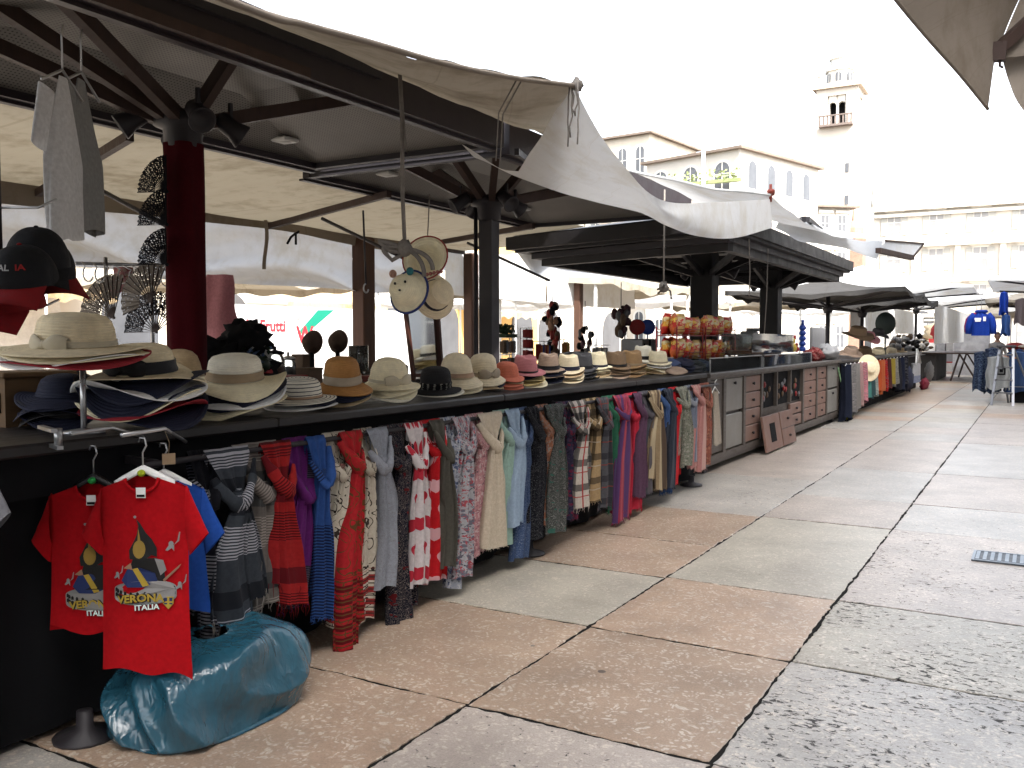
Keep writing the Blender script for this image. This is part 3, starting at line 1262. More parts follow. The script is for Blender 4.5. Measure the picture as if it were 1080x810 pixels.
HATG = 'hats stacked along the counter'


def make_hat(loc, M, colr, kind, rc, hc, rb, droop, wave, seed, label, band=None, bandh=.03, bow=None, upturn=0, full=True, dz=0, cat='hat', crown_col=None, group=HATG):
    """M: rotation; built round its own base point loc"""
    m = HC[colr]
    if not full:
        mb = MB()
        brim_mb(mb, M, rc, rb, droop, wave, seed, kind, upturn)
        crown_mb(mb, M, kind, rc, hc, seed, .8)
        o = mb.build('hat', m, None, V(0, 0, 0))
        o.location = loc
        return tag(o, label, cat, group)
    t = thing('hat', loc, label, cat, group)
    mb = MB()
    brim_mb(mb, M, rc, rb, droop, wave, seed, kind, upturn)
    mb.build('brim', m, t, 1)
    mb = MB()
    crown_mb(mb, M, kind, rc, hc, seed)
    mb.build('crown', HC[crown_col or colr], t, 1)
    if band:
        prof = crown_prof(kind, rc, hc)
        sh = hat_fn(kind, rc, hc, seed)

        def rad(z):
            for (r0, z0), (r1, z1) in zip(prof, prof[1:]):
                if z0 <= z <= z1 + 1e-9:
                    return lerp(r0, r1, (z - z0) / max(1e-6, z1 - z0))
            return prof[0][0]
        mb = MB()
        mb.grid(lambda a, b: M @ (sh(V(math.cos(2 * PI * a), math.sin(2 * PI * a), 0) * (rad(.004 + bandh * b) + .0) + V(0, 0, .004 + bandh * b)) + V(math.cos(2 * PI * a), math.sin(2 * PI * a), 0) * (.004 + .0015 * math.sin(b * 9))), 32, 5, 0, True, (1, .06))
        bo = mb.build('band', BC[band], t, 1)
        if bow:
            # bow on the side that faces the walkway and the camera
            ba = bow
            d = V(math.cos(ba), math.sin(ba), 0)
            sd_ = V(-d.y, d.x, 0)
            c = d * (rc + .012) + V(0, 0, bandh * .55 + .004)
            mb = MB()
            for sg in (-1, 1):
                def lf(a, b, sg=sg):
                    y = sg * (.008 + .075 * b)
                    w = .012 + .026 * math.sin(PI * min(1, b * .8 + .05))
                    ang = a * 2 * PI
                    return M @ (c + sd_ * y + V(0, 0, 1) * (w * math.sin(ang)) + d * (.012 * math.cos(ang) - .10 * b * b * .3))
                mb.grid(lf, 12, 7, 0, True)
            mb.blob(M @ c, (.014, .014, .016), 10)
            mb.build('bow', BC[band], bo, 1)
    return t


def rotM(yaw=0, tilt=0, tdir=0):
    return Matrix.Rotation(tilt, 3, V(-math.sin(tdir), math.cos(tdir), 0)) @ Matrix.Rotation(yaw, 3, 'Z')


WHERE = ['', 'first', 'second', 'third', 'fourth', 'fifth', 'lowest', 'lowest']
CAMD = R(-50)   # towards walkway and camera, seen from the counter


def hat_stack(u, vbot, vtop, wpx, X, top, under, kind, name, band=None, bandh=.03, bow=None, droop=.02, wave=.012, crown=None, step=.026, upturn=0, tilt=.12, tdesc='', place='', hc=None, zbase=None, crown_col=None, cw=.53):
    z0 = TZ + .004 if zbase is None else zbase
    p = atX(u, vbot, X)
    y = p.y
    dep = (V(X, y, 0) - EYE).dot(CM @ V(0, 0, -1))
    rb = wpx / F * dep / 2 * 1.06
    rc = rb * cw
    n = len(under)
    htot = (vbot - vtop) / F * dep
    hcr = hc if hc else max(.075, min(.15, htot - n * step - .03))
    seed = u * .37
    base = V(X, y, z0 + droop + wave + .004 + math.sin(tilt) * rb * .8)
    for i, cc in enumerate(reversed(under)):
        k = n - i
        M = rotM(rnd.uniform(-.25, .25) + (rnd.uniform(0, 6) if kind != 'fedora' else CAMD), tilt + rnd.uniform(-.04, .04), CAMD + rnd.uniform(-.4, .4))
        make_hat(base + V(rnd.uniform(-.012, .012), rnd.uniform(-.012, .012), i * step), M, cc, kind, rc, hcr * .9, rb * rnd.uniform(.95, 1.03), droop, wave * rnd.uniform(.9, 1.7), seed + i * 2.3,
                 '%s hat, %s one under the %s' % (cc, 'lowest' if i == 0 else WHERE[k], name), full=False, upturn=upturn)
    M = rotM(rnd.uniform(-.2, .2) + (CAMD if kind == 'fedora' else 0), tilt, CAMD)
    make_hat(base + V(0, 0, n * step), M, top, kind, rc, hcr, rb, droop, wave, seed, name + (', ' + place if place else ' on top of its stack'), band, bandh, bow, upturn, crown_col=crown_col)


# stand for the highest sun hat, at the left end
sp = atX(88, 430, -3.12)
hs_ = thing('hat_stand', (sp.x, sp.y, TZ), 'clear hat stand with thin steel pole carrying the highest sun hats', 'hat stand')
zt = atX(80, 382, -3.12).z
mb = MB()
mb.tube([(sp.x, sp.y, TZ + .0), (sp.x, sp.y, zt - .012)], .011, 10)
mb.build('pole', M_STEEL, hs_)
mb = MB()
mb.lathe([(0, 0), (.09, 0), (.09, .008), (.02, .014)], 20, (sp.x, sp.y, zt - .022))
mb.build('top_plate', M_GLASS, hs_)
mb = MB()
mb.lathe([(0, 0), (.075, 0), (.075, .01), (.015, .02)], 20, (sp.x, sp.y, TZ + .002))
mb.build('base', M_STEEL, hs_)

hat_stack(80, 382, 309, 138, -3.12, 'natural straw', ['cream', 'white', 'red'], 'round', 'large natural straw sun hat with a straw bow', 'cream', .02, R(-75), .012, .01, zbase=zt - .012, step=.011, place='raised on the steel stand', hc=.125, tilt=.06)
hat_stack(66, 422, 385, 84, -3.4, 'navy', ['black', 'navy', 'black', 'navy'], 'cloche', 'dark navy hat half hidden behind the steel stand', step=.018, wave=.02, hc=.08)
hat_stack(150, 452, 367, 122, -3.16, 'natural straw', ['navy', 'white', 'navy', 'cream', 'red', 'navy'], 'round', 'natural straw sun hat with a wide black bow', 'black', .05, R(-62), .012, .034, step=.025, place='just left of the red column', hc=.115, tilt=.1)
hat_stack(190, 404, 356, 78, -3.62, 'tan', ['black', 'tan'], 'cloche', 'tan cloche with a thin rope round its crown', 'tan', .012, None, .03, .008, place='in front of the red column', hc=.135, zbase=TZ + .06)
hat_stack(248, 451, 384, 100, -3.2, 'cream', ['navy', 'white', 'cream'], 'round', 'ivory and cream sun hat with a wide tan band', 'tan', .04, None, .02, .034, step=.028, crown_col='ivory', hc=.115, tilt=.14)
hat_stack(316, 433, 391, 72, -3.22, 'striped white', ['navy', 'white'], 'round', 'white hat with thin dark stripes', 'pinkish', .012, None, .01, .008, step=.014, hc=.098, cw=.62, tilt=.1)
hat_stack(361, 428, 372, 60, -3.22, 'orange tan', ['navy', 'tan'], 'round', 'orange tan hat with a broad beige band', 'beige', .045, None, .035, .008, step=.024, tilt=.18, hc=.14, cw=.6)
hat_stack(411, 426, 377, 60, -3.2, 'cream', ['cream', 'cream', 'ivory'], 'cloche', 'cream cloche with a straw flower', 'cream', .016, R(-20), .03, .014, step=.016, hc=.135, cw=.6, tilt=.14)
hat_stack(459, 419, 383, 52, -3.22, 'black', ['ivory'], 'round', 'black hat with a white dotted band', 'dots', .035, None, .012, .008, step=.012, hc=.13, cw=.6)
hat_stack(482, 417, 371, 52, -3.26, 'beige', ['beige', 'cream'], 'cloche', 'beige bucket hat with a pale pinkish band', 'pinkish', .03, None, .05, .006, step=.016, hc=.15, cw=.6, tilt=.16)
hat_stack(509, 413, 374, 46, -3.26, 'beige', ['navy', 'tan'], 'cloche', 'beige cloche with a small beige bow', 'beige', .022, R(-15), .045, .006, step=.02, hc=.14, cw=.62, tilt=.16)
hat_stack(534, 411, 378, 36, -3.24, 'coral', ['tan', 'coral', 'coral'], 'cloche', 'small coral hat', None, .02, None, .02, .006, step=.018, hc=.1, cw=.66)
hat_stack(554, 411, 369, 40, -3.28, 'pink', ['navy', 'yellow straw', 'yellow straw', 'cream'], 'fedora', 'pink fedora with a thin black band', 'black', .012, None, .012, .006, step=.019, hc=.12, upturn=.02, cw=.6)
hat_stack(578, 408, 373, 33, -3.28, 'taupe', ['navy', 'taupe', 'navy', 'navy'], 'fedora', 'taupe fedora with a black band', 'black', .03, None, .012, .006, step=.022, hc=.12, upturn=.02, cw=.64)
hat_stack(599, 406, 372, 33, -3.28, 'beige', ['tan', 'beige', 'beige'], 'fedora', 'beige fedora with a navy band', 'navy', .03, None, .012, .008, step=.024, hc=.12, upturn=.02, cw=.64)
hat_stack(614, 404, 371, 31, -3.3, 'dark grey', ['dark grey', 'dark grey', 'black'], 'fedora', 'dark grey fedora', 'black', .025, None, .012, .006, step=.026, hc=.125, upturn=.02, cw=.66)
hat_stack(629, 403, 371, 31, -3.26, 'cream', ['cream', 'tan', 'beige'], 'fedora', 'pale cream fedora with a dark band', 'navy', .018, None, .012, .01, step=.028, hc=.12, upturn=.02, cw=.66)
hat_stack(649, 401, 371, 30, -3.3, 'brown', ['brown', 'brown', 'taupe'], 'fedora', 'brown fedora', 'black', .02, None, .012, .006, step=.026, hc=.125, upturn=.02, cw=.68)
hat_stack(666, 400, 371, 30, -3.28, 'caramel', ['caramel', 'tan', 'caramel'], 'fedora', 'caramel fedora', 'tan', .02, None, .012, .008, step=.026, hc=.13, upturn=.02, cw=.68)
hat_stack(678, 398, 363, 28, -3.45, 'ivory', ['white', 'yellow straw', 'yellow straw', 'yellow straw'], 'fedora', 'ivory panama with a broad black band', 'black', .035, None, .01, .006, step=.03, hc=.13, upturn=.015, cw=.64)
hat_stack(694, 398, 371, 27, -3.28, 'cream', ['white', 'cream', 'tan'], 'fedora', 'small cream panama', 'beige', .015, None, .012, .008, step=.028, hc=.11, upturn=.02, cw=.68)
# flat cloth caps at the far end
for i, (u, cc, cl, n) in enumerate(((706, 'denim blue', 'denim blue flat cap', 3), (720, 'navy', 'navy flat cap', 3), (733, 'dark grey', 'dark grey flat cap', 2), (713, 'taupe', 'taupe flat cap in front of the blue ones', 1), (741, 'denim blue', 'faded blue flat cap at the far end of the counter', 2))):
    p = atX(u, 394, -3.25 if i != 3 else -3.1)
    for j in range(n):
        mb = MB()
        M = rotM(CAMD + rnd.uniform(-.4, .4), .1, CAMD)

        def fc(a, b):
            ang = 2 * PI * a
            r = math.sin(b * PI)
            z = -math.cos(b * PI)
            q = V(.135 * r * math.cos(ang) + .02, .115 * r * math.sin(ang), .032 * z * (1 - .5 * math.cos(ang)) + .035)
            q.z += .012 * noise.noise(q * 14 + V(i, j, 0))
            if q.x > .1:
                q.z -= .4 * (q.x - .1)
            return M @ q
        mb.grid(fc, 26, 12, 0, True, (1, .2))
        o = mb.build('flat_cap', HC[cc], None, V(0, 0, 0))
        o.location = V(p.x, p.y, TZ + .006 + j * .036)
        pos = '' if n == 1 else [', lowest of its pile', ', second of its pile', ', uppermost of its pile'][j if n == 3 else (0, 2)[j]]
        tag(o, cl + pos, 'cap', 'flat caps at the far end of the hat counter')

# dark hats piled behind, right of the red column
for i, (u, v, X, w, cc, lab) in enumerate(((262, 383, -4.9, 52, 'red', 'red felt hat lying behind the counter right of the red column'), (268, 392, -4.75, 50, 'black', 'black wide hat lying below the red felt hat behind the counter'))):
    p = atX(u, v, X)
    make_hat(V(p.x, p.y, p.z - .03), rotM(.4 * i, .1, CAMD), cc, 'round', .085, .08, .17, .02, .015, 3 + i, lab, full=False, group=None)

GAIN = .6
# ================================================================== baseball caps on the left end
M_CAPB = mat('cap_black_twill', (.012, .012, .014), .8, .25, 40, .3, .2)
M_CAPR = mat('cap_red_twill', (.3, .012, .015), .8, .2, 40, .3, .2)


def cap(loc, M, mb_col, bill_col, label, letters=None):
    t = thing('baseball_cap', loc, label, 'cap', 'baseball caps hanging at the left end')
    R0 = .104

    def dome(a, b):
        ang = 2 * PI * a
        th = b * PI / 2
        p = V(R0 * 1.12 * math.cos(th) ** .8 * math.cos(ang), R0 * .95 * math.cos(th) ** .8 * math.sin(ang), .125 * math.sin(th))
        p += V(0, 0, 1) * .002 * math.cos(6 * ang) * math.cos(th)
        return M @ p
    mb = MB()
    mb.grid(dome, 30, 12, 0, True)
    mb.build('crown', mb_col, t, 1)
    mb = MB()

    def bill(a, b, dz=0):
        s = (a - .5) * 2
        ang = s * 1.15
        r0 = V(R0 * 1.1 * math.cos(ang), R0 * .95 * math.sin(ang), .004)
        r1 = V(R0 * 1.1 + .085 * (1 - .55 * s * s), R0 * 1.0 * s * .98, -.012)
        p = lerp(r0, r1, b)
        p.z += -.03 * s * s * b - .01 * b + dz
        return M @ p
    mb.grid(bill, 16, 6)
    mb.grid(lambda a, b: bill(1 - a, b, -.004), 16, 6)
    mb.build('bill', bill_col, t, 1)
    mb = MB()
    mb.blob(M @ V(0, 0, .126), (.008, .008, .005), 8)
    mb.build('button', bill_col, t, 1)
    if letters:
        def fn(x, y, o):
            th = .48 + y / .15
            ang = x / .1
            th = min(1.5, max(0, th))
            k = 1.025
            p = V(R0 * 1.12 * math.cos(th) ** .8 * math.cos(ang), R0 * .95 * math.cos(th) ** .8 * math.sin(ang), .125 * math.sin(th)) * k
            return M @ p
        mb = MB()
        text_mb(mb, letters[0], .034, lambda x, y, o: fn(x - .022, y, o), 0, 0, 'CENTER', .0008)
        lo = mb.build('lettering', mat('thread_white', (.6, .6, .6), .7, .05), t, 1)
        mb = MB()
        text_mb(mb, letters[1], .034, lambda x, y, o: fn(x + .045, y, o), 0, 0, 'CENTER', .0008)
        lo = mb.build('lettering', mat('thread_red', (.45, .02, .02), .7, .05), t, 1)
    return t


CF = R(-58)
facing = Matrix.Rotation(CF, 3, 'Z')
q = facing @ Matrix.Rotation(.22, 3, 'Y')
for i, (u, v, X, mc, bc_, lab, ys, lt) in enumerate((
        (26, 300, -2.78, M_CAPB, M_CAPR, 'black baseball cap with red bill and lettering, front one of the hanging caps', 0, ('ITAL', 'IA')),
        (40, 280, -2.86, M_CAPB, M_CAPB, 'plain black baseball cap right behind the lettered one', .35, None),
        (46, 290, -2.95, M_CAPB, M_CAPR, 'black baseball cap with red bill, at the right of the hanging caps', .75, None),
        (12, 325, -2.86, M_CAPR, M_CAPR, 'red baseball cap hanging lowest, under the lettered black cap', -.1, None))):
    p = atX(u, v, X)
    cap(p, Matrix.Rotation(ys, 3, 'Z') @ q, mc, bc_, lab, lt)
# rack that carries the caps
p = atX(2, 330, -2.98)
cr_ = thing('cap_rack', (p.x, p.y, 0), 'dark wire hung from the ceiling at the left end, carrying the baseball caps', 'rack')
mb = MB()
mb.tube([(p.x, p.y, 1.5), (p.x, p.y, 2.85)], .008, 8)
mb.build('pole', M_FRAME, cr_)
for zz in (1.55, 1.7, 1.88):
    mb = MB()
    mb.tube([(p.x, p.y, zz), (p.x + .12, p.y + .06, zz), (p.x + .16, p.y + .1, zz + .03)], .004, 6)
    mb.build('hook', M_STEEL, cr_)

# wooden crate behind the dark hats
p = atX(30, 440, -3.7)
wc = thing('wooden_crate', (p.x, p.y, TZ), 'brown wooden crate standing at the left end of the hat counter', 'crate')
MW = mat('crate_wood', (.2, .12, .06), .7, .25, 6, .3, .25, stretch=(1, 1, 9))
mb = MB()
mb.box((p.x, p.y, TZ + .1), (.24, .34, .2))
mb.build('body', MW, wc)
mb = MB()
mb.box((p.x + .126, p.y + .03, TZ + .1), (.006, .14, .1))
mb.box((p.x + .03, p.y - .172, TZ + .1), (.12, .006, .08))
mb.build('slot', M_BLACK, wc)
mb = MB()
mb.rbox((p.x, p.y, TZ + .212), (.27, .37, .024), .006)
mb.build('lid', MW, wc)

GAIN = .8
# ================================================================== scarves
SCG = 'scarves knotted on the rail under the counter'


def scarf(Y, X, ztop, zbot, w, m, label, seed, fringe=None, two=True, fm=None, knotz=.15, short=.94):
    rs = random.Random(seed)
    t = thing('scarf', (X, Y, ztop), label, 'scarf', SCG)
    L = ztop - zbot
    kz = knotz * rs.uniform(.85, 1.2)
    kx = .045
    ph = rs.uniform(0, 6)
    lean = rs.uniform(-.02, .02)

    # loop of cloth over the rail, both layers gathered into the knot
    def loop(a, b):
        s = (a - .5) * 2
        ang = b * 2
        if b < .5:      # front layer, knot -> rail
            k = b * 2
            x = lerp(kx, .014, k ** .7)
            z = lerp(-kz, 0, k)
        else:
            k = (b - .5) * 2
            x = lerp(-.014, -.02, k)
            z = lerp(0, -kz * .9, k)
        q = abs(1 - 2 * b)           # 0 at rail, 1 at ends
        wid = lerp(w * .5, .03, q ** 1.1)
        if .46 < b < .54:
            x = 0
            z = .015
        pl = (.011 * math.sin(s * 7 + ph) + .005 * math.sin(s * 15 + ph * 2)) * (.45 + .55 * q)
        return V(x + pl, s * wid + lean * q, z)
    mb = MB()
    mb.grid(loop, 22, 22, 0, False, (w * 3, kz * 2))
    mb.build('loop', m, t, 1)
    # knot: a slack sling of cloth drawn through itself
    mb = MB()
    side = rs.choice((-1, 1))
    pts, rr = [], []
    for i in range(13):
        f = i / 12
        a = PI * f
        pts.append(V(.022 + .05 * math.sin(a), side * (.5 - f) * w * .95 + lean, -kz * .36 - kz * .75 * math.sin(a) - .035 * f + (.02 if f < .5 else 0)))
        rr.append(.014 + .019 * math.sin(a) + .003 * math.sin(i * 2.3 + ph))
    mb.tube(pts, rr, 12, 0, True, .62)
    mb.blob((kx - .006, lean, -kz - .005), (.03, .034, .034), 12, .35, 4, seed)
    k_ = MB()
    k_.v = [p + V(noise.noise(p * 30 + V(seed, 0, 0)), noise.noise(p * 30 + V(0, seed, 0)), 0) * .007 for p in mb.v]
    k_.f, k_.uv, k_.mi, k_.sm = mb.f, [(a * .3, b) for a, b in mb.uv], mb.mi, mb.sm
    k_.build('knot', m, t, 1)
    # hanging ends
    for e in range(2 if two else 1):
        Le = L * (1 if e == 0 else short * rs.uniform(.9, 1.0))
        off = (-.17 if e == 0 else .2) * w * (1 if rs.random() < .6 else -1)
        ph2, fq = rs.uniform(0, 6), rs.choice((3, 4, 5))
        wd = w * rs.uniform(.36, .46)
        dx = -.012 if e else .012
        sway = rs.uniform(-.035, .035)
        opn = rs.uniform(.7, 1.7)

        def tail(a, b):
            ang = 2 * PI * a
            z = -kz - (Le - kz) * b
            op = min(1, .3 + opn * b ** .8) * (1 + .1 * b)
            d = (.02 + .01 * b)
            pl = .014 * math.sin(fq * ang + ph2 + b * 1.1) * (.4 + .6 * op) + .007 * math.sin((2 * fq + 1) * ang + b * 2 + ph2)
            c = math.cos(ang)
            s = math.sin(ang)
            y = wd * op * c + off * min(1, b * 2.2) + lean + sway * b + .012 * math.sin(b * 5 + ph2)
            x = kx + dx - .025 * b + (d * s + pl)
            return V(x, y, z + .012 * math.sin(ang * 1.5 + ph2) * b)
        mb = MB()
        mb.grid(tail, 48, 24, 0, True, (w * 3.2, Le - kz))
        to = mb.build('tail', m, t, 1)
        if fringe:
            mb = MB()
            for i in range(26):
                p = tail(i / 26, 1)
                l = rs.uniform(.7, 1.15) * fringe
                q = p + V(rs.uniform(-.012, .012), rs.uniform(-.016, .016), -l)
                mid = (p + q) / 2 + V(rs.uniform(-.008, .008), rs.uniform(-.008, .008), 0)
                mb.tube([p + V(0, 0, .006), mid, q], [.0022, .002, .0012], 4)
            mb.build('fringe', fm or m, to, 1)
    return t


G = cloth_mat
DARK = (.02, .02, .024)
SCARVES = [
    # u0, u1, vbot, mat, fringe, label
    (198, 224, 676, G('s_black_stripe', 'fine', (.012, .012, .016), (.2, .2, .22)), 0, 'black scarf with thin white stripes, half behind the red shirt'),
    (216, 268, 672, G('s_grey_stripe', 'bands', (.05, .058, .07), (.42, .42, .46), (.02, .022, .028)), .07, 'dark grey scarf with white striped block and long fringe'),
    (246, 296, 652, G('s_taupe_stripe', 'bands', (.17, .15, .135), (.34, .3, .27), (.075, .075, .075)), .05, 'taupe and grey striped scarf beside the fringed dark grey one'),
    (276, 312, 655, G('s_red_dark', 'bands', (.36, .02, .02), (.1, .008, .01), (.14, .01, .014)), .06, 'red scarf turning dark red with black stripes'),
    (299, 328, 640, G('s_purple', 'twotone', (.13, .02, .15), (.035, .03, .05)), .01, 'purple scarf with a dark grey lower half'),
    (325, 348, 655, G('s_blue', 'fine', (.03, .08, .26), (.012, .02, .06)), .012, 'royal blue scarf with fine dark stripes'),
    (342, 370, 657, G('s_chain_cream', 'chain', (.6, .54, .44), (.04, .03, .025), (.3, .03, .03)), 0, 'cream scarf with dark chain drawing and tartan hem, left of the red chain one'),
    (359, 386, 684, G('s_chain_red', 'chain', (.42, .02, .025), (.12, .06, .02), (.12, .01, .012)), 0, 'red scarf with brown chain drawing hanging lowest of all'),
    (375, 397, 653, G('s_chain_cream', 'chain'), 0, 'cream scarf with dark chain drawing between the red chain scarf and the grey one'),
    (388, 413, 621, G('s_grey_thin', 'sprinkle', (.3, .315, .36), (.2, .2, .2)), 0, 'plain pale grey scarf'),
    (402, 438, 657, G('s_navy_sprinkle', 'sprinkle', (.014, .014, .024), (.34, .28, .24), (.12, .01, .012)), 0, 'black scarf with fine pale squiggles and red patches'),
    (428, 450, 617, G('s_hearts_white', 'hearts', (.66, .6, .6), (.48, .03, .05)), 0, 'white scarf with red hearts'),
    (442, 469, 613, G('s_hearts_red', 'hearts', (.52, .015, .02), (.66, .38, .4)), 0, 'bright red scarf with pale pink hearts'),
    (456, 473, 600, G('s_olive', 'plain', (.09, .085, .07)), 0, 'olive grey plain scarf right of the red heart scarf'),
    (466, 486, 619, G('s_floral_blue', 'floral', (.36, .38, .44), (.1, .13, .22), (.5, .5, .52), (.04, .045, .06)), 0, 'blue and grey floral scarf'),
    (480, 501, 606, G('s_floral_red', 'floral', (.42, .42, .44), (.16, .16, .2), (.42, .08, .1), (.06, .06, .08)), 0, 'grey floral scarf with red flowers'),
    (494, 514, 584, G('s_floral_pink', 'floral', (.5, .25, .26), (.35, .16, .18), (.6, .48, .46), (.16, .1, .12)), .01, 'dusty pink floral scarf'),
    (505, 534, 578, G('s_cream_dot', 'sprinkle', (.62, .53, .41), (.5, .42, .32)), .012, 'plain cream scarf, widest of the pale ones'),
    (523, 542, 572, G('s_mint', 'plain', (.32, .47, .4)), 0, 'mint green plain scarf'),
    (536, 553, 552, G('s_sky', 'plain', (.33, .43, .55)), 0, 'sky blue plain scarf'),
    (541, 560, 587, G('s_denim', 'sprinkle', (.045, .075, .16), (.2, .24, .3)), 0, 'denim blue scarf with small pale marks'),
    (558, 571, 566, G('s_black_dot', 'sprinkle', (.01, .01, .014), (.12, .12, .12)), 0, 'black scarf with tiny specks between denim blue and rust ones'),
    (567, 582, 553, G('s_rust', 'floral', (.3, .13, .08), (.28, .25, .23), (.4, .17, .09), (.05, .05, .05)), .008, 'rust and grey ornate scarf'),
    (578, 598, 560, G('s_green_dark', 'sprinkle', (.06, .065, .06), (.32, .31, .29), (.04, .13, .1)), 0, 'dark green scarf with dense pale flecks'),
    (589, 607, 550, G('s_burgundy', 'floral', (.035, .03, .06), (.16, .02, .045), (.06, .05, .09), (.012, .012, .018)), .01, 'navy and burgundy patterned scarf'),
    (603, 622, 538, G('s_tartan_cream', 'tartan', (.6, .54, .47), (.03, .03, .034), (.42, .05, .05)), .035, 'cream tartan scarf with black bars'),
    (617, 635, 530, G('s_tartan_camel', 'tartan', (.42, .29, .15), (.06, .045, .03), (.5, .42, .32)), .02, 'camel tartan scarf with dark brown bars'),
    (631, 645, 538, G('s_tartan_grey', 'tartan', (.09, .09, .1), (.03, .03, .035), (.25, .05, .04)), .025, 'dark grey tartan scarf'),
    (638, 653, 540, G('s_green', 'plain', (.03, .13, .075)), .02, 'bottle green plain scarf'),
    (650, 666, 550, G('s_red_violet', 'vert', (.3, .04, .07), (.1, .05, .14), (.4, .08, .1)), .025, 'red and violet lengthwise striped scarf'),
    (661, 676, 541, G('s_crimson', 'plain', (.5, .03, .055)), .03, 'plain crimson scarf beside the red and violet striped one'),
    (671, 681, 524, G('s_mauve', 'plain', (.1, .05, .085)), .015, 'dark mauve plain scarf'),
    (676, 689, 520, G('s_charcoal', 'vert', (.06, .06, .07), (.11, .1, .11)), .015, 'charcoal lengthwise striped scarf'),
    (686, 700, 518, G('s_khaki', 'vert', (.3, .22, .13), (.1, .07, .05), (.42, .34, .22)), .02, 'khaki and brown lengthwise striped scarf'),
    (696, 706, 522, G('s_blue_mid', 'plain', (.06, .11, .25)), .02, 'medium blue plain scarf beside the khaki striped one'),
    (703, 712, 515, G('s_slate', 'vert', (.035, .04, .055), (.07, .075, .09)), .01, 'dark slate scarf left of the bright red one'),
    (708, 718, 511, G('s_bright_red', 'plain', (.5, .02, .025)), .01, 'narrow bright red scarf near the far end of the rail'),
    (715, 728, 492, G('s_sage', 'floral', (.22, .22, .17), (.3, .29, .24), (.12, .13, .1), (.08, .08, .07)), 0, 'sage grey patterned scarf near the far end of the rail'),
    (725, 735, 486, G('s_bluegrey', 'vert', (.16, .18, .23), (.26, .27, .3)), .01, 'blue grey lengthwise striped scarf near the far end of the rail'),
    (732, 742, 497, G('s_salmon', 'vert', (.42, .19, .17), (.52, .32, .28)), .015, 'salmon pink scarf near the far end of the rail'),
    (740, 751, 488, G('s_brick', 'floral', (.28, .09, .06), (.36, .16, .1), (.14, .06, .05), (.1, .05, .04)), 0, 'brick red patterned scarf last on the rail'),
]
for i, (u0, u1, vb, m, fr, lab) in enumerate(SCARVES):
    X = RX + (.02 if i % 2 else -.02) + rnd.uniform(-.005, .005)
    Xf = X + .03
    y0, y1 = yu(u0, Xf), yu(u1, Xf)
    yc = (y0 + y1) / 2
    zb = atX((u0 + u1) / 2, vb, Xf).z
    scarf(yc, X, RZ + .014, zb + fr, (y1 - y0) * (.9 if i > 4 else .92), m, lab, 100 + i * 7, fr or None, fm=M_ROPE if i in (1, 2) else None, knotz=.15 if i > 4 else .19)

# folded garment on a wire hanger at the end of the rail
p = atX(754, 408, RX)
hg = thing('hanging_blouse', (p.x, p.y, p.z), 'pale beige blouse on a white hanger at the far end of the scarf rail', 'blouse')
mb = MB()
mb.grid(lambda a, b: V(p.x + .03 * math.cos(2 * PI * a), p.y + (.05 + .07 * b) * math.sin(2 * PI * a) + .1 * b, p.z - .04 - .55 * b + .01 * math.sin(a * 20)), 20, 10, 0, True)
mb.build('cloth', cloth_mat('beige_top_cloth', 'plain', (.42, .36, .29)), hg)
mb = MB()
mb.tube([p + V(0, -.12, -.07), p, p + V(0, .14, -.07)], .006, 6)
mb.tube([p, p + V(0, 0, .05), p + V(.02, 0, .075), p + V(0, .02, .06)], .003, 6)
mb.build('hanger', M_WHITEP, hg)

# price tags clipped to the rail
for i, (u, v, lab) in enumerate(((178, 484, 'tan cardboard price tag hanging beside the white shirt hanger'),)):
    p = atX(u, v, -2.75)
    mb = MB()
    mb.box(p, (.006, .045, .04), Matrix.Rotation(-.6, 3, 'Z'))
    mb.tube([p + V(0, 0, .02), p + V(0, .004, .06), p + V(-.03, .01, .1)], .0012, 4)
    tag(mb.build('price_tag', mat('cardboard', (.4, .28, .17), .8, .1)), lab, 'price tag')


GAIN = .6
# ================================================================== T-shirts
M_REDS = cloth_mat('red_jersey', 'plain', (.62, .008, .014), transl=.05)
M_BLUES = cloth_mat('blue_jersey', 'plain', (.03, .12, .55), transl=.05)


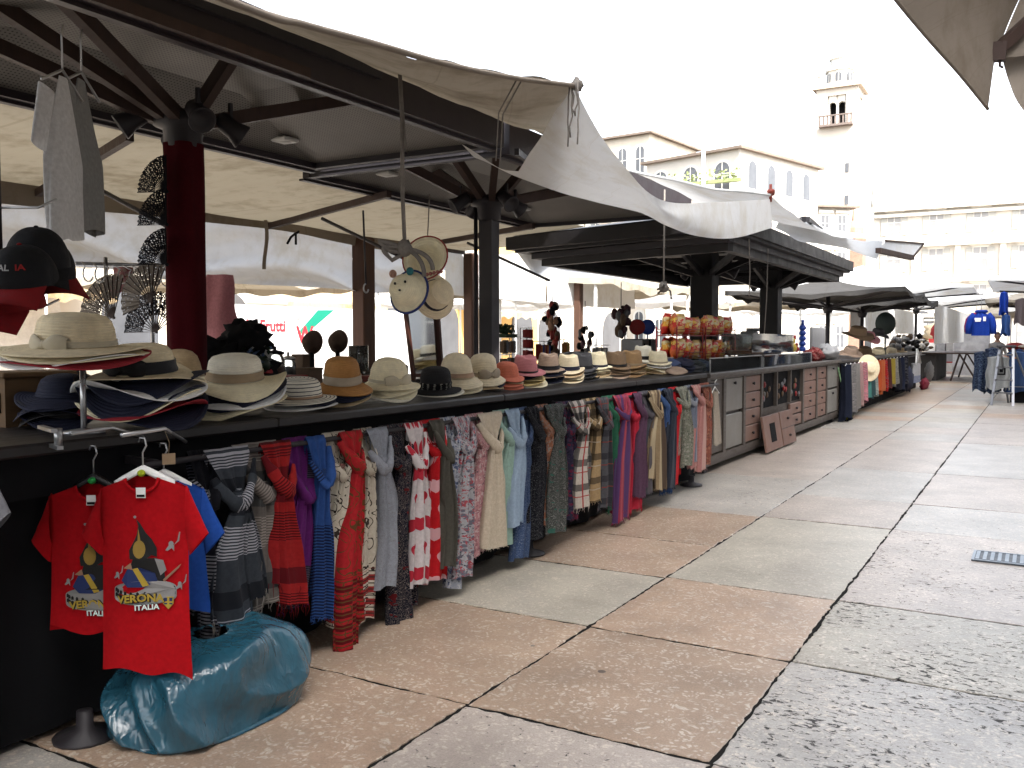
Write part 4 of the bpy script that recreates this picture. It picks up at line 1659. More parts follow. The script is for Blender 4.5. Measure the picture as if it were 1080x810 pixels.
def tshirt(neck, e, label, m, w, Ls, seed, printed=True, hang_h=.16, group='T-shirts hanging at the near end of the counter', dress_hook=True, tagc=True):
    """neck: world point of the collar; e: unit vector across the chest (viewer's right)"""
    t = thing('t_shirt', neck, label, 't-shirt', group)
    e = Vector(e).normalized()
    n = e.cross(V(0, 0, 1)).normalized()     # towards the viewer
    hw = w / 2
    sl = .02

    def S(x, y, o=0):
        """x across, y down from neck (positive), o outwards"""
        fold = .009 * math.sin(x * 28 + y * 5 + seed) * min(1, y * 2.2) + .014 * noise.noise(V(x * 5 + seed, y * 3.2, 0)) + .02 * math.cos(min(1, abs(x) / hw) * PI / 2)
        return e * x + V(0, 0, -y) + n * (fold + o)

    def top(x):
        ax = abs(x) / hw
        if ax < .36:
            return .048 * math.sqrt(max(0, 1 - (ax / .36) ** 2))
        return .0 + .06 * (ax - .36)

    def bodyw(y):
        return hw * (1 - .05 * math.sin(min(1, y / Ls) * PI) + .03 * y / Ls)

    def front(a, b, o=0):
        s = 2 * a - 1
        x0 = s * hw
        yt = top(x0)
        y = lerp(yt, Ls + .012 * math.sin(s * 5 + seed) + .035 * max(0, s) ** 3 - .012 * max(0, -s) ** 2, b)
        x = s * bodyw(y)
        edge_ = (1 - abs(s) ** 6)
        return S(x, y, o * edge_)

    def back(a, b):
        s = 2 * (1 - a) - 1
        yt = max(-.005, top(s * hw) - (.05 if abs(s) < .36 else 0) * 1)
        y = lerp(yt, Ls - .004, b)
        x = s * bodyw(y)
        return S(x, y, -.035 * (1 - abs(s) ** 6))
    mb = MB()
    mb.grid(front, 36, 40, 0, False, (w, Ls))
    mb.grid(back, 36, 30, 0, False, (w, Ls))
    mb.build('body', m, t, 1)
    for sg in (-1, 1):
        a0 = V(sg * hw * .93, top(hw) - .012, 0)
        a1 = V(sg * hw * .93, top(hw) + .18, 0)
        c0 = V(sg * (hw + .066), top(hw) + .155, 0)
        c1 = V(sg * (hw - .004), top(hw) + .235, 0)

        def sl_fn(a, b):
            ang = 2 * PI * a
            p0 = lerp(a0, a1, .5 - .5 * math.cos(ang))
            p1 = lerp(c0, c1, .5 - .5 * math.cos(ang))
            q = lerp(p0, p1, b)
            base = S(q.x, q.y, 0)
            return base + n * (.022 * math.sin(ang) - .004 + .006 * noise.noise(V(q.x * 22, q.y * 22, seed + math.sin(ang))))
        mb = MB()
        mb.grid(sl_fn, 20, 10, 0, True, (.3, .15))
        mb.build('sleeve', m, t, 1)
    # collar rib
    mb = MB()
    mb.tube([S((2 * i / 20 - 1) * hw * .36, top((2 * i / 20 - 1) * hw * .36) - .002, .004) for i in range(21)], .006, 6)
    mb.build('collar', m, t, 1)
    if tagc:
        mb = MB()
        mb.prism([(-.016, .036), (.016, .036), (.016, -.0), (-.016, -.0)], lambda x, y, o: S(x, .085 - y - .02, .012 + o), .001)
        mb.prism([(-.013, .012), (.013, .012), (.013, .004), (-.013, .004)], lambda x, y, o: S(x, .085 - y - .02, .0145 + o), .001, 1)
        mb.build('neck_label', [M_WHITEP, M_BLACK], t, 1)
    if printed:
        yc = .315
        sc = 1.22

        def P(x, y, o):      # print coordinates: y up, origin print centre
            return S(x * sc + .004, yc - y * sc, .0045 + o)
        MG = mat('print_gold', (.42, .27, .05), .6, .2)
        MK = mat('print_black', (.012, .011, .011), .6, .2)
        MGR = mat('print_grey', (.36, .35, .34), .6, .2)
        MBL = mat('print_blue', (.02, .04, .16), .6, .2)
        MYE = mat('print_yellow', (.6, .42, .05), .6, .2)
        MSK = mat('print_skin', (.45, .24, .15), .6, .2)
        mats_ = [MK, MG, MGR, MBL, MYE, MSK, M_WHITEP]
        mb = MB()
        # arena: ring of arches
        out = [(.085 * math.cos(a), -.055 + .022 * math.sin(a)) for a in [2 * PI * i / 28 for i in range(28)]]
        mb.prism(out, P, .0006, 2)
        for row in range(2):
            for i in range(13):
                a = -PI * (i + .5) / 13
                cx, cy = .079 * math.cos(a), -.05 + .016 * math.sin(a) - .008 - row * .014 + .004
                mb.prism([(cx - .0035, cy - .006), (cx + .0035, cy - .006), (cx + .0035, cy + .002), (cx, cy + .0055), (cx - .0035, cy + .002)], lambda x, y, o: P(x, y, o + .0008), .0004, 0)
        body_ = [(.085 * math.cos(a), -.08 + .024 * math.sin(a)) for a in [PI + PI * i / 14 for i in range(15)]] + [(.085, -.055), (-.085, -.055)]
        mb.prism(body_, P, .0005, 2)
        # pointed helmet, dark with gold
        hel = [(-.038, .03), (-.04, .055), (-.028, .078), (-.018, .1), (-.014, .125), (-.02, .145), (-.008, .13), (.006, .105), (.022, .085), (.034, .06), (.034, .034), (.02, .04), (0, .026), (-.02, .03)]
        mb.prism(hel, lambda x, y, o: P(x, y, o + .0012), .0005, 0)
        mb.prism([(-.012 + .017 * math.cos(a), .058 + .026 * math.sin(a)) for a in [2 * PI * i / 16 for i in range(16)]], lambda x, y, o: P(x, y, o + .002), .0004, 1)
        mb.prism([(-.016, .082), (-.008, .082), (-.014, .118)], lambda x, y, o: P(x, y, o + .002), .0004, 1)
        mb.prism([(-.023 + .004 * math.cos(a), .15 + .004 * math.sin(a)) for a in [2 * PI * i / 8 for i in range(8)]], lambda x, y, o: P(x, y, o + .002), .0004, 2)
        # torso and arms behind the shield
        mb.prism([(-.03, .03), (.03, .032), (.05, .02), (.055, -.04), (-.05, -.04)], lambda x, y, o: P(x, y, o + .0008), .0004, 0)
        mb.prism([(.028, .03), (.05, .024), (.058, -.005), (.042, -.02)], lambda x, y, o: P(x, y, o + .0016), .0004, 2)
        mb.prism([(-.055, .005), (-.035, .02), (-.03, .0)], lambda x, y, o: P(x, y, o + .0016), .0004, 5)
        # shield: blue with a yellow bar
        sh_ = [(-.062, -.03), (-.045, .002), (-.01, .006), (.028, -.012), (.034, -.035), (.0, -.052), (-.045, -.05)]
        mb.prism(sh_, lambda x, y, o: P(x, y, o + .002), .0005, 3)
        mb.prism([(-.03, .003), (-.016, .006), (.012, -.046), (-.004, -.05)], lambda x, y, o: P(x, y, o + .0028), .0004, 4)
        # sword and little winged figures drawn as grey strokes
        mb.prism([(.05, -.04), (.092, .0), (.1, .012), (.094, .008), (.048, -.032)], lambda x, y, o: P(x, y, o + .0018), .0004, 5)
        for cx, cy, k_ in ((.072, .07, 1.0), (.095, -.045, .8), (-.075, -.012, .7)):
            mb.prism([(cx + .007 * k_ * math.cos(a), cy + .008 * k_ * math.sin(a)) for a in [2 * PI * i / 9 for i in range(9)]], lambda x, y, o: P(x, y, o + .0018), .0004, 2)
            mb.prism([(cx - .006 * k_, cy - .004 * k_), (cx - .016 * k_, cy - .018 * k_), (cx - .01 * k_, cy - .02 * k_), (cx + .002 * k_, cy - .012 * k_), (cx + .008 * k_, cy - .022 * k_), (cx + .008 * k_, cy - .004 * k_)], lambda x, y, o: P(x, y, o + .0018), .0004, 2)
            mb.prism([(cx + .007 * k_, cy - .004 * k_), (cx + .022 * k_, cy + .008 * k_), (cx + .026 * k_, cy + .034 * k_), (cx + .023 * k_, cy + .034 * k_), (cx + .018 * k_, cy + .01 * k_)], lambda x, y, o: P(x, y, o + .0018), .0003, 2)
        # lettering
        text_mb(mb, "VERONA", .031, lambda x, y, o: P(x - .012 + .002, y - .097 - .5 * (x * x) * 2 + .004, .0036), 0, 0, 'CENTER', .0028)
        text_mb(mb, "VERONA", .031, lambda x, y, o: P(x - .012, y - .097 - .5 * (x * x) * 2 + .0045, .0046), 4, 0, 'CENTER', .001)
        text_mb(mb, "ITALIA", .022, lambda x, y, o: P(x + .004, y - .117, .0036), 0, 0, 'CENTER', .002)
        text_mb(mb, "ITALIA", .022, lambda x, y, o: P(x + .004, y - .117, .0046), 6, 0, 'CENTER', .0006)
        # little shield emblem
        cx, cy = .062, -.098
        em = [(-.015, .016), (.015, .016), (.015, -.004), (0, -.02), (-.015, -.004)]
        mb.prism([(cx + x, cy + y) for x, y in em], lambda x, y, o: P(x, y, o + .003), .0005, 4)
        for (x0, x1, y0, y1) in ((-.012, -.003, .003, .013), (.003, .012, .003, .013), (-.012, -.003, -.006, -.002), (.003, .012, -.006, -.002)):
            mb.prism([(cx + x0, cy + y0), (cx + x1, cy + y0), (cx + x1, cy + y1), (cx + x0, cy + y1)], lambda x, y, o: P(x, y, o + .004), .0004, 3)
        mb.build('chest_print', mats_, t, 1)
    return t, S


def hanger(t, S, m, hw, hook, mark=None):
    mb = MB()
    pts = [S(-hw * .62, .045, -.01)]
    for i in range(9):
        x = (i / 4 - 1) * hw * .6
        pts.append(S(x, -.035 + .085 * abs(x) / hw, -.012))
    pts.append(S(hw * .62, .045, -.01))
    mb.tube(pts, [.006] + [.013] * 9 + [.006], 8, 0, True, .6)
    h = MB()
    c = S(0, -.04, -.012)
    h.tube([c, c + V(0, 0, .05), c + V(.02, 0, .075), c + V(.012, .0, .1), c + V(-.012, 0, .1), c + V(-.02, 0, .085)], .003, 6)
    a = mb.build('hanger', m, t, 1)
    h.build('hook', M_STEEL, a, 1)
    if mark:
        mb = MB()
        mb.blob(S(0, -.02, .003), (.014, .014, .012), 8)
        mb.build('size_sticker', mark, a, 1)


nk = atX(152, 504, -2.68)
e1 = V(.86, .5, 0)
t1, S1 = tshirt(nk, e1, 'front red T-shirt printed with arena, soldier and VERONA ITALIA, on a white hanger', M_REDS, .31, .68, 1.0)
hanger(t1, S1, M_WHITEP, .155, True, mat('sticker_yellow', (.5, .6, .02), .5, .05))
nk2 = atX(100, 512, -2.86)
t2, S2 = tshirt(nk2, V(.86, .5, 0), 'rear red T-shirt with the same print, half hidden behind the front one', M_REDS, .33, .52, 2.7)
hanger(t2, S2, mat('black_plastic', (.012, .012, .012), .4, .1), .143, True, mat('sticker_green', (.02, .45, .08), .5, .05))
nk3 = atX(174, 507, -2.78)
t3, S3 = tshirt(nk3, V(.86, .5, 0), 'blue T-shirt on a white hanger showing behind the front red one', M_BLUES, .30, .46, 4.1, printed=False)
hanger(t3, S3, M_WHITEP, .143, True)
# hook rail from which the shirts hang
hp = nk + V(0, 0, .155)
mb = MB()
mb.tube([V(-3.0, nk.y + .45, TZ - .06), V(-2.72, nk.y + .12, hp.z + .004), V(-2.66, nk.y - .1, hp.z + .004)], .008, 8)
mb.tube([V(-3.0, nk.y + .35, TZ - .06), V(-2.9, nk2.y + .1, hp.z + .006), V(-2.84, nk2.y - .1, hp.z + .006)], .008, 8)
tag(mb.build('hook_rail', M_STEEL), 'bent steel rail at the counter corner from which the T-shirts hang', 'rail')
# clamp with wing at the end of the table
p = atX(65, 452, -2.9)
cl = MB()
cl.bar(p + V(-.12, .0, 0), p + V(.05, -.06, .0), .02, .012)
cl.bar(p + V(-.12, .02, -.06), p + V(.05, -.04, -.06), .02, .012)
cl.tube([p + V(-.02, 0, 0), p + V(-.02, 0, -.06)], .014, 8)
tag(cl.build('table_clamp', M_STEEL), 'silver clamp gripping the near end of the counter below the hat stand', 'clamp')

# grey white garment cut by the left edge
nk4 = atX(-72, 470, -2.72)
t4, S4 = tshirt(nk4, V(.86, .5, 0), 'pale grey shirt hanging at the left edge, only its side in view', cloth_mat('grey_jersey', 'plain', (.25, .25, .27), transl=.05), .3, .52, 7.3, printed=False, tagc=False)

# ================================================================== shirts hanging from the pavilion, seen edge-on
def long_shirt(u, v0, v1, X, m, label, wpx, seed, sleeve):
    a, b = atX(u, v0, X), atX(u, v1, X)
    L = a.z - b.z
    dep = (a - EYE).dot(CM @ V(0, 0, -1))
    w = wpx / F * dep
    t = thing('hanging_shirt', a, label, 'shirt', 'shirts hung from the ceiling beside the red column')
    ex = (CM @ V(1, 0, 0))
    ey = V(ex.y * -1, ex.x, 0)
    def fn(s, k):
        ang = 2 * PI * s
        o = min(1, .22 + 1.5 * k)
        pl = 1 + .24 * math.sin(3 * ang + seed + k * 2) + .1 * math.sin(5 * ang + k * 3)
        return ex * (w / 2 * o * pl * math.cos(ang) + w * .12 * math.sin(k * 4 + seed)) + ey * (.13 * o * pl * math.sin(ang)) + V(0, 0, -L * k - .012 * math.sin(ang * 2 + seed) * k)
    mb = MB()
    mb.grid(fn, 34, 26, 0, True, (1.0, L))
    mb.build('body', m, t, 1)
    mb = MB()
    mb.grid(lambda s, k: ex * (w * (.05 + .3 * k) * sleeve + w * .4 * (1 - .3 * k) * math.cos(2 * PI * s)) + ey * (-.12 - .04 * k + .05 * math.sin(2 * PI * s)) + V(0, 0, -.07 - .36 * L * k + .02 * math.cos(2 * PI * s) * sleeve), 18, 12, 0, True, (.4, .3))
    mb.build('sleeve', m, t, 1)
    mb = MB()
    mb.tube([V(0, 0, .03), V(0, 0, .16), V(.01, .0, .2)], .004, 6)
    mb.tube([ey * -.16 + V(0, 0, -.05), V(0, 0, .03), ey * .16 + V(0, 0, -.05)], .006, 6)
    mb.build('hanger', M_STEEL, t, 1)


long_shirt(66, 82, 250, -3.3, cloth_mat('white_jersey', 'plain', (1, 1, 1), transl=.15), 'white shirt hanging edge-on from the ceiling left of the red column', 13, 1.2, -1)
long_shirt(86, 84, 244, -3.42, cloth_mat('midgrey_jersey', 'plain', (.36, .36, .35), transl=.05), 'mid grey shirt hanging just behind the white one', 13, 3.9, 1)

# ================================================================== blue plastic sack
def sack_mat():
    k = NT('blue_polythene')
    o = tc_obj(k)
    n = k.noise(o, 5, 5, .6, .8)
    n2 = k.math('ABSOLUTE', k.math('SUBTRACT', k.noise(k.scaled(o, (1, 1, .6)), 5, 3, .5, 1.2), .5))
    n3 = k.math('ABSOLUTE', k.math('SUBTRACT', k.noise(k.scaled(o, (1, 1.4, .5)), 13, 2, .5, .8), .5))
    c = k.ramp(n, [(.3, (.012, .058, .088)), (.7, (.02, .085, .125))])
    h = k.math('ADD', k.math('MULTIPLY', n2, -3.0), k.math('MULTIPLY', n3, -1.2))
    return k.bsdf(c, .24, .55, 0, h, .5, .02, 0, None, 0, .15)


g0, g1 = atZ(206, 800, 0), atZ(312, 735, 0)
sc_ = V(-2.72, (g0.y + g1.y) / 2 + .0, 0)


def sack(a, b):
    ang = 2 * PI * a
    ca, sa = math.cos(ang), math.sin(ang)
    k = b
    if k < .08:
        rr = k / .08
        z = 0.004
    else:
        f = (k - .08) / .92
        th_ = f * PI / 2
        rr = max(.004, math.cos(th_)) ** .42 * (1 + .06 * math.sin(PI * f))
        z = .31 * math.sin(th_) ** .9
    ex_, ey_ = .235, .36
    px = ex_ * rr * (abs(ca) ** .75) * (1 if ca > 0 else -1)
    py = ey_ * rr * (abs(sa) ** .75) * (1 if sa > 0 else -1)
    p = V(px, py, z)
    w = noise.noise(V(px * 5, py * 5, z * 4)) * .055 + (.5 - abs(noise.noise(V(px * 6 + z * 3, py * 5, z * 3)))) * .06
    w += .012 * abs(math.sin(ang * 5 + z * 9 + noise.noise(p * 3) * 4)) * min(1, z * 6)
    d = V(ca, sa, .4)
    p += d * w * (0 if z < .01 else 1)
    p.z = max(p.z + (.05 * (py / ey_) * (z / .32)), .004)
    return sc_ + p


mb = MB()
mb.grid(sack, 220, 90, 0, True)
tag(mb.build('plastic_sack', sack_mat(), None, sc_), 'bulging shiny blue plastic sack on the paving below the red T-shirts', 'sack')
# ================================================================== rope with hanging toys and hats over the hat stall
rt, rb_ = atX(421, 62, -2.55), atX(427, 262, -2.75)
rb_ = V(rt.x - .02, rb_.y - .0, 0)
rb_ = atX(427, 262, -2.57)
rp = thing('hanging_rope', rt, 'grey rope tied up in a thick bow knot, hanging from the front awning', 'rope', 'ropes hanging from the canopies')
mb = MB()
mb.tube([rt, lerp(rt, rb_, .3) + V(.006, 0, 0), lerp(rt, rb_, .7) - V(.004, 0, 0), rb_], .0095, 8)
mb.tube([rt + V(0, .02, -.15), rt + V(.02, .02, -.4), rt + V(0.02, .03, -.42), rt + V(0, .02, -.25)], .004, 6)
mb.build('cord', M_ROPE, rp)
mb = MB()
mb.blob(rb_, (.034, .034, .04), 12, .5, 5)
for sg, L, up in ((-1, .12, .025), (-1, .1, -.02), (1, .13, -.1), (1, .09, -.13)):
    ex = CM @ V(1, 0, 0)
    pts = [rb_]
    for i in range(1, 9):
        f = i / 8
        pts.append(rb_ + ex * sg * L * math.sin(f * PI * .5 if sg > 0 else f * PI * .62) + V(0, 0, up * f + .02 * math.sin(f * PI)))
    if sg < 0:
        pts += [rb_ + ex * -L * .6 + V(0, 0, up - .035), rb_ + V(0, 0, -.02)]
    mb.tube(pts, .0105, 8)
mb.build('knot', M_ROPE, rp)


def facing_M(n, spin=0):
    q_ = Vector(n).normalized().to_track_quat('Z', 'Y').to_matrix()
    return q_ @ Matrix.Rotation(spin, 3, 'Z')


toc = CM @ V(0, 0, 1)
KG = "children's hats hanging from the rope"
h1 = atX(449, 273, -2.62)
M1 = facing_M(toc + V(0, -.1, .35) - CM @ V(.25, 0, 0), 0)
kid = thing('kid_hat', h1, "child's round straw hat with pink flowers and a red rim, hanging on the rope", 'hat', KG)
mb = MB()
mb.lathe([(.0, -.06), (.05, -.058), (.072, -.03), (.078, .0), (.115, .012), (.117, .009), (.08, -.006), (.07, -.034), (0, -.064)], 30, (0, 0, 0), 0, M1)
mb.build('body', HC['cream'], kid, 1)
mb = MB()
mb.tube([M1 @ V(.116 * math.cos(2 * PI * i / 30), .116 * math.sin(2 * PI * i / 30), .011) for i in range(30)], .004, 6, 0, False, 1, True)
mb.build('rim', mat('trim_red', (.4, .05, .04), .7, .1), kid, 1)
mb = MB()
for i in range(5):
    mb.blob(M1 @ V(.02 + .018 * i, -.088 + .004 * i, .008), (.01, .008, .01), 8, .3, 9)
mb.build('flower', mat('flower_pink', (.55, .2, .17), .7, .2), kid, 1)
h2 = atX(430, 307, -2.6)
M2 = facing_M(toc + CM @ V(-.55, .25, 0), 0)
kid = thing('kid_hat', h2, "child's straw hat with animal face, ears and blue rim, hanging on the rope", 'hat', KG)
mb = MB()
mb.lathe([(0, .085), (.04, .08), (.065, .06), (.078, .02), (.082, 0), (.105, -.012), (.106, -.015), (.08, -.006), (.0, -.006)], 28, (0, 0, 0), 0, M2)
mb.build('body', HC['cream'], kid, 1)
mb = MB()
mb.tube([M2 @ V(.105 * math.cos(2 * PI * i / 30), .105 * math.sin(2 * PI * i / 30), -.013) for i in range(30)], .006, 6, 0, False, 1, True)
mb.build('rim', mat('trim_blue', (.03, .05, .2), .7, .1), kid, 1)
mb = MB()
cy_, cx_ = V(0, 0, 1), CM @ V(1, 0, 0)
fc_ = M2 @ V(0, 0, .0)
up_ = CM @ V(0, 1, 0)


def onhat(du, dv):
    return up_ * dv + cx_ * du + toc * .0


dome_c = M2 @ V(0, 0, .03)
for du, dv in ((-.035, .02), (.012, .028)):
    mb.blob(dome_c + cx_ * du + up_ * dv + toc * .062, (.006, .006, .007), 8)
mb.blob(dome_c + cx_ * -.012 + up_ * -.012 + toc * .074, (.006, .006, .005), 8)
mb.build('face', M_BLACK, kid, 1)
for du, dv, mm in ((-.05, .07, mat('ear_pink', (.5, .28, .2), .7)), (.03, .082, mat('ear_teal', (.03, .2, .22), .7))):
    mb = MB()
    mb.blob(dome_c + cx_ * du + up_ * dv + toc * .02, (.018, .018, .02), 10)
    mb.build('ear', mm, kid, 1)
h3 = atX(458, 312, -2.66)
M3 = facing_M(toc + CM @ V(.7, .2, 0), .5)
kid = thing('kid_hat', h3, "child's beige straw hat with a dark band, hanging behind the other two on the rope", 'hat', KG)
mb = MB()
mb.lathe([(0, .09), (.05, .088), (.068, .08), (.078, .0), (.12, -.006), (.12, -.01), (.07, -.006), (0, -.006)], 28, (0, 0, 0), 0, M3)
mb.build('body', HC['beige'], kid, 1)
mb = MB()
mb.lathe([(.08, .004), (.078, .026), (.0795, .026), (.0815, .004)], 28, (0, 0, 0), 0, M3)
mb.build('band', BC['navy'], kid, 1)

# thinner cords
for u0, v0, u1, v1, X, lab, w in ((383, 222, 386, 300, -4.6, 'thin dark cord with a small metal hook hanging left of the rope', .008),
                                  (453, 205, 451, 250, -3.6, 'thin pale cord just right of the thick rope', .004)):
    a, b = atX(u0, v0, X), atX(u1, v1, X)
    c_ = thing('hanging_line', a, lab, 'line')
    mb = MB()
    mb.tube([a, lerp(a, b, .5), b], w, 6)
    mb.build('cord', M_ROPE if w < .006 else M_FRAME, c_)
    mb = MB()
    mb.tube([b + V(.0, .03 * math.cos(x), -.03 + .035 * math.sin(x)) for x in [PI / 2 + i * .5 for i in range(10)]], .006, 6)
    mb.build('hook', M_STEEL, c_)

# ================================================================== lace fans by the red column
def lace(name, c, op):
    if name in MATS:
        return MATS[name]
    k = NT(name)
    o = tc_obj(k)
    vo = k.n('ShaderNodeTexVoronoi', feature='DISTANCE_TO_EDGE')
    vo.inputs['Scale'].default_value = 90
    k.l(o, vo.inputs['Vector'])
    hole = k.math('GREATER_THAN', vo.outputs['Distance'], op)
    d = k.n('ShaderNodeBsdfDiffuse')
    d.inputs[0].default_value = (*c, 1)
    tr = k.n('ShaderNodeBsdfTransparent')
    mx = k.n('ShaderNodeMixShader')
    k.l(hole, mx.inputs[0])
    k.l(d.outputs[0], mx.inputs[1])
    k.l(tr.outputs[0], mx.inputs[2])
    k.l(mx.outputs[0], k.out.inputs[0])
    MATS[name] = k.m
    return k.m


def fan(u, v, rpx, X, m, mr, label, a0, a1, tw=.35):
    p = atX(u, v, X)
    dep = (p - EYE).dot(CM @ V(0, 0, -1))
    r = rpx / F * dep
    t = thing('lace_fan', p, label, 'fan', 'folding fans hung beside the red column')
    ex = CM @ V(math.cos(tw), 0, math.sin(tw))
    ey = V(0, 0, 1)
    n = ex.cross(ey)
    N = 13

    def pt(a, rr, o=0):
        ang = lerp(R(a0), R(a1), a)
        return ex * rr * math.cos(ang) + ey * rr * math.sin(ang) + n * (o + .008 * math.cos(a * N * 2 * PI) * rr / r)
    mb = MB()
    mb.grid(lambda a, b: pt(a, lerp(r * .42, r * (1 + .03 * abs(math.sin(a * N * PI))), b)), N * 4, 6)
    mb.build('leaf', m, t, 1)
    mb = MB()
    for i in range(N + 1):
        a = i / N
        mb.bar(pt(a, 0.0, .004), pt(a, r * .97, .004), .007, .003)
    mb.blob(V(0, 0, 0), (.01, .01, .01), 8)
    mb.build('rib', mr, t, 1)


LB = lace('black_lace', (.02, .02, .025), .22)
LW = lace('beige_lace', (.2, .17, .14), .3)
for i, v in enumerate((202, 237, 279)):
    fan(176, v, 38, -4.12, LB, M_BLACK, ['black lace fan, uppermost beside the red column', 'black lace fan, second one down beside the red column', 'black lace fan, lowest of the three black ones'][i], 88, 178)
fan(160, 318, 40, -4.5, LW, M_BROWN, 'beige patterned folding fan below the black lace ones', 60, 200)
fan(120, 335, 45, -4.9, LW, M_BROWN, 'pale lace fan far left behind the sun hat', 70, 190)
fan(165, 350, 42, -4.7, LB, M_BROWN, 'dark patterned folding fan hung lowest behind the tan cloche', 30, 180)

# grid rack with hooks behind the hats
p = atX(100, 300, -5.0)
gr = thing('hook_rack', (p.x, p.y, 1.09), 'steel rack with curved hooks behind the hats left of the red column', 'rack')
mb = MB()
for u in (112, 160):
    q_ = atX(u, 300, -5.0)
    mb.tube([V(q_.x, q_.y, 1.08), V(q_.x, q_.y, 1.95)], .012, 8)
a, b = atX(80, 300, -5.0), atX(172, 283, -5.0)
mb.tube([V(-5, a.y, 1.9), V(-5, b.y, 1.93)], .01, 8)
mb.build('frame', M_STEEL, gr)
mb = MB()
for i in range(9):
    mb = MB()
    y = lerp(a.y, b.y, (i + .5) / 9)
    pts = [V(-5 + .012, y, 1.91)] + [V(-4.93 + .05 * math.cos(x), y + .01 * i, 1.84 + .05 * math.sin(x)) for x in [PI * .7 + j * .45 for j in range(9)]]
    mb.tube(pts, .005, 6)
    mb.build('hook', M_STEEL, gr)

# pink garments
def drape_thing(name, u, v0, v1, wpx, X, m, label, cat, seed, flare=1.4, group=None):
    a, b = atX(u, v0, X), atX(u, v1, X)
    dep = (a - EYE).dot(CM @ V(0, 0, -1))
    w = wpx / F * dep / 2
    L = a.z - b.z
    ex = CM @ V(1, 0, 0)
    ey = V(-ex.y, ex.x, 0)
    mb = MB()
    mb.grid(lambda s, k: ex * w * lerp(.6, flare, k) / max(1, flare) * math.cos(2 * PI * s) * (1 + .1 * math.sin(k * 7 + seed)) + ey * w * .4 * (math.sin(2 * PI * s) + .35 * math.sin(6 * PI * s + seed + k * 2)) + V(0, 0, -L * k - .04 * math.sin(s * 9 + seed) * k), 30, 18, 0, True, (w * 5, L))
    o = mb.build(name, m, None, V(0, 0, 0))
    o.location = a
    return tag(o, label, cat, group)


drape_thing('ruffled_garment', 232, 290, 352, 40, -5.3, cloth_mat('dusty_rose', 'plain', (.9, .4, .43), transl=.3), 'dusty pink ruffled garment hanging right of the red column', 'garment', 1.0, 1.0)
drape_thing('pink_bundle', 130, 282, 306, 30, -5.2, cloth_mat('pale_pink', 'floral', (.5, .2, .2), (.5, .4, .3), (.55, .3, .3)), 'pink and beige bundle hung on the hook rack', 'bundle', 2.2, 1.0)

# ================================================================== souvenirs on the rear counter of the hat stall
SZ = 1.085


def jar(u, w, h, X, m_in, label, lidm=None):
    p = atX(u, 380, X)
    t = thing('glass_jar', (p.x, p.y, SZ), label, 'jar')
    mb = MB()
    mb.lathe([(w, 0), (w, h * .85), (w * .8, h * .95), (w * .8, h)], 18, (p.x, p.y, SZ + .002))
    mb.build('jar_wall', M_GLASS, t)
    mb = MB()
    mb.lathe([(0, .004), (w * .93, .004), (w * .93, h * .7), (0, h * .74)], 14, (p.x, p.y, SZ + .002))
    mb.build('contents', m_in, t)
    if lidm:
        mb = MB()
        mb.lathe([(0, 0), (w * .95, 0), (w * .95, .018), (w * .5, .03), (w * .18, .034), (w * .18, .06), (0, .065)], 16, (p.x, p.y, SZ + h + .003))
        mb.build('lid', lidm, t)


def sbox(u, w, d, h, X, m, label, z=None, name='gift_box', lid=True):
    p = atX(u, 380, X)
    z = SZ if z is None else z
    rot = Matrix.Rotation(rnd.uniform(-.2, .2), 3, 'Z')
    t = thing(name, (p.x, p.y, z), label, 'box')
    mb = MB()
    mb.rbox((p.x, p.y, z + h / 2), (d, w, h), .006, rot)
    mb.build('body', m, t)
    if lid:
        mb = MB()
        mb.rbox((p.x, p.y, z + h + .006), (d * 1.05, w * 1.05, .02), .004, rot)
        mb.build('lid', m, t)


M_REDB = mat('red_card', (.32, .02, .02), .6, .2, 20, .1)
M_BRNB = mat('brown_card', (.16, .1, .06), .7, .25, 15, .15)
M_GRYB = mat('grey_card', (.22, .22, .23), .6, .2, 15, .1)
M_SPICE = mat('dark_sweets', (.1, .05, .03), .7, .5, 60, .5)
M_MIX = mat('mixed_trinkets', (.25, .18, .15), .6, .8, 50, .5)
jar(290, .075, .24, -5.1, M_SPICE, 'tall glass jar of dark goods with a black knob lid, behind the striped hat', M_BLACK)
jar(304, .06, .19, -5.25, M_GRYB, 'grey filled glass jar right of the black lidded one', M_STEEL)
sbox(318, .1, .12, .22, -5.3, M_BRNB, 'upright brown box beside the grey jar')
sbox(300, .28, .2, .07, -4.95, M_REDB, 'flat red gift box lying before the jars')
sbox(326, .16, .14, .12, -5.0, M_BRNB, 'low brown box left of the round dark hats')
sbox(290, .3, .2, .05, -4.8, M_GRYB, 'flat grey box in front of the red one')
for i, (u, v, w, h) in enumerate(((329, 361, 20, 26), (356, 360, 22, 27))):
    p = atX(u, v, -5.05)
    dep = (p - EYE).dot(CM @ V(0, 0, -1))
    M = facing_M(toc + CM @ V(-.5, .1, 0))
    t = thing('display_hat', (p.x, p.y, SZ), ['dark brown round hat on a stem, left of the pair behind the orange tan hat', 'dark brown round hat on a stem, right of the pair behind the orange tan hat'][i], 'hat', 'dark round hats on stems')
    mb = MB()
    mb.lathe([(.0, .07), (.05, .065), (.075, .03), (.085, .0), (.1, -.012), (.098, -.016), (0, -.012)], 26, p, 0, M)
    mb.build('body', straw_mat('straw_choc', (.1, .055, .035), .5), t)
    mb = MB()
    mb.tube([(p.x, p.y, SZ), (p.x, p.y, p.z - .04)], .02, 8)
    mb.lathe([(0, 0), (.06, 0), (.06, .01), (0, .015)], 14, (p.x, p.y, SZ))
    mb.build('stem', M_BLACK, t)
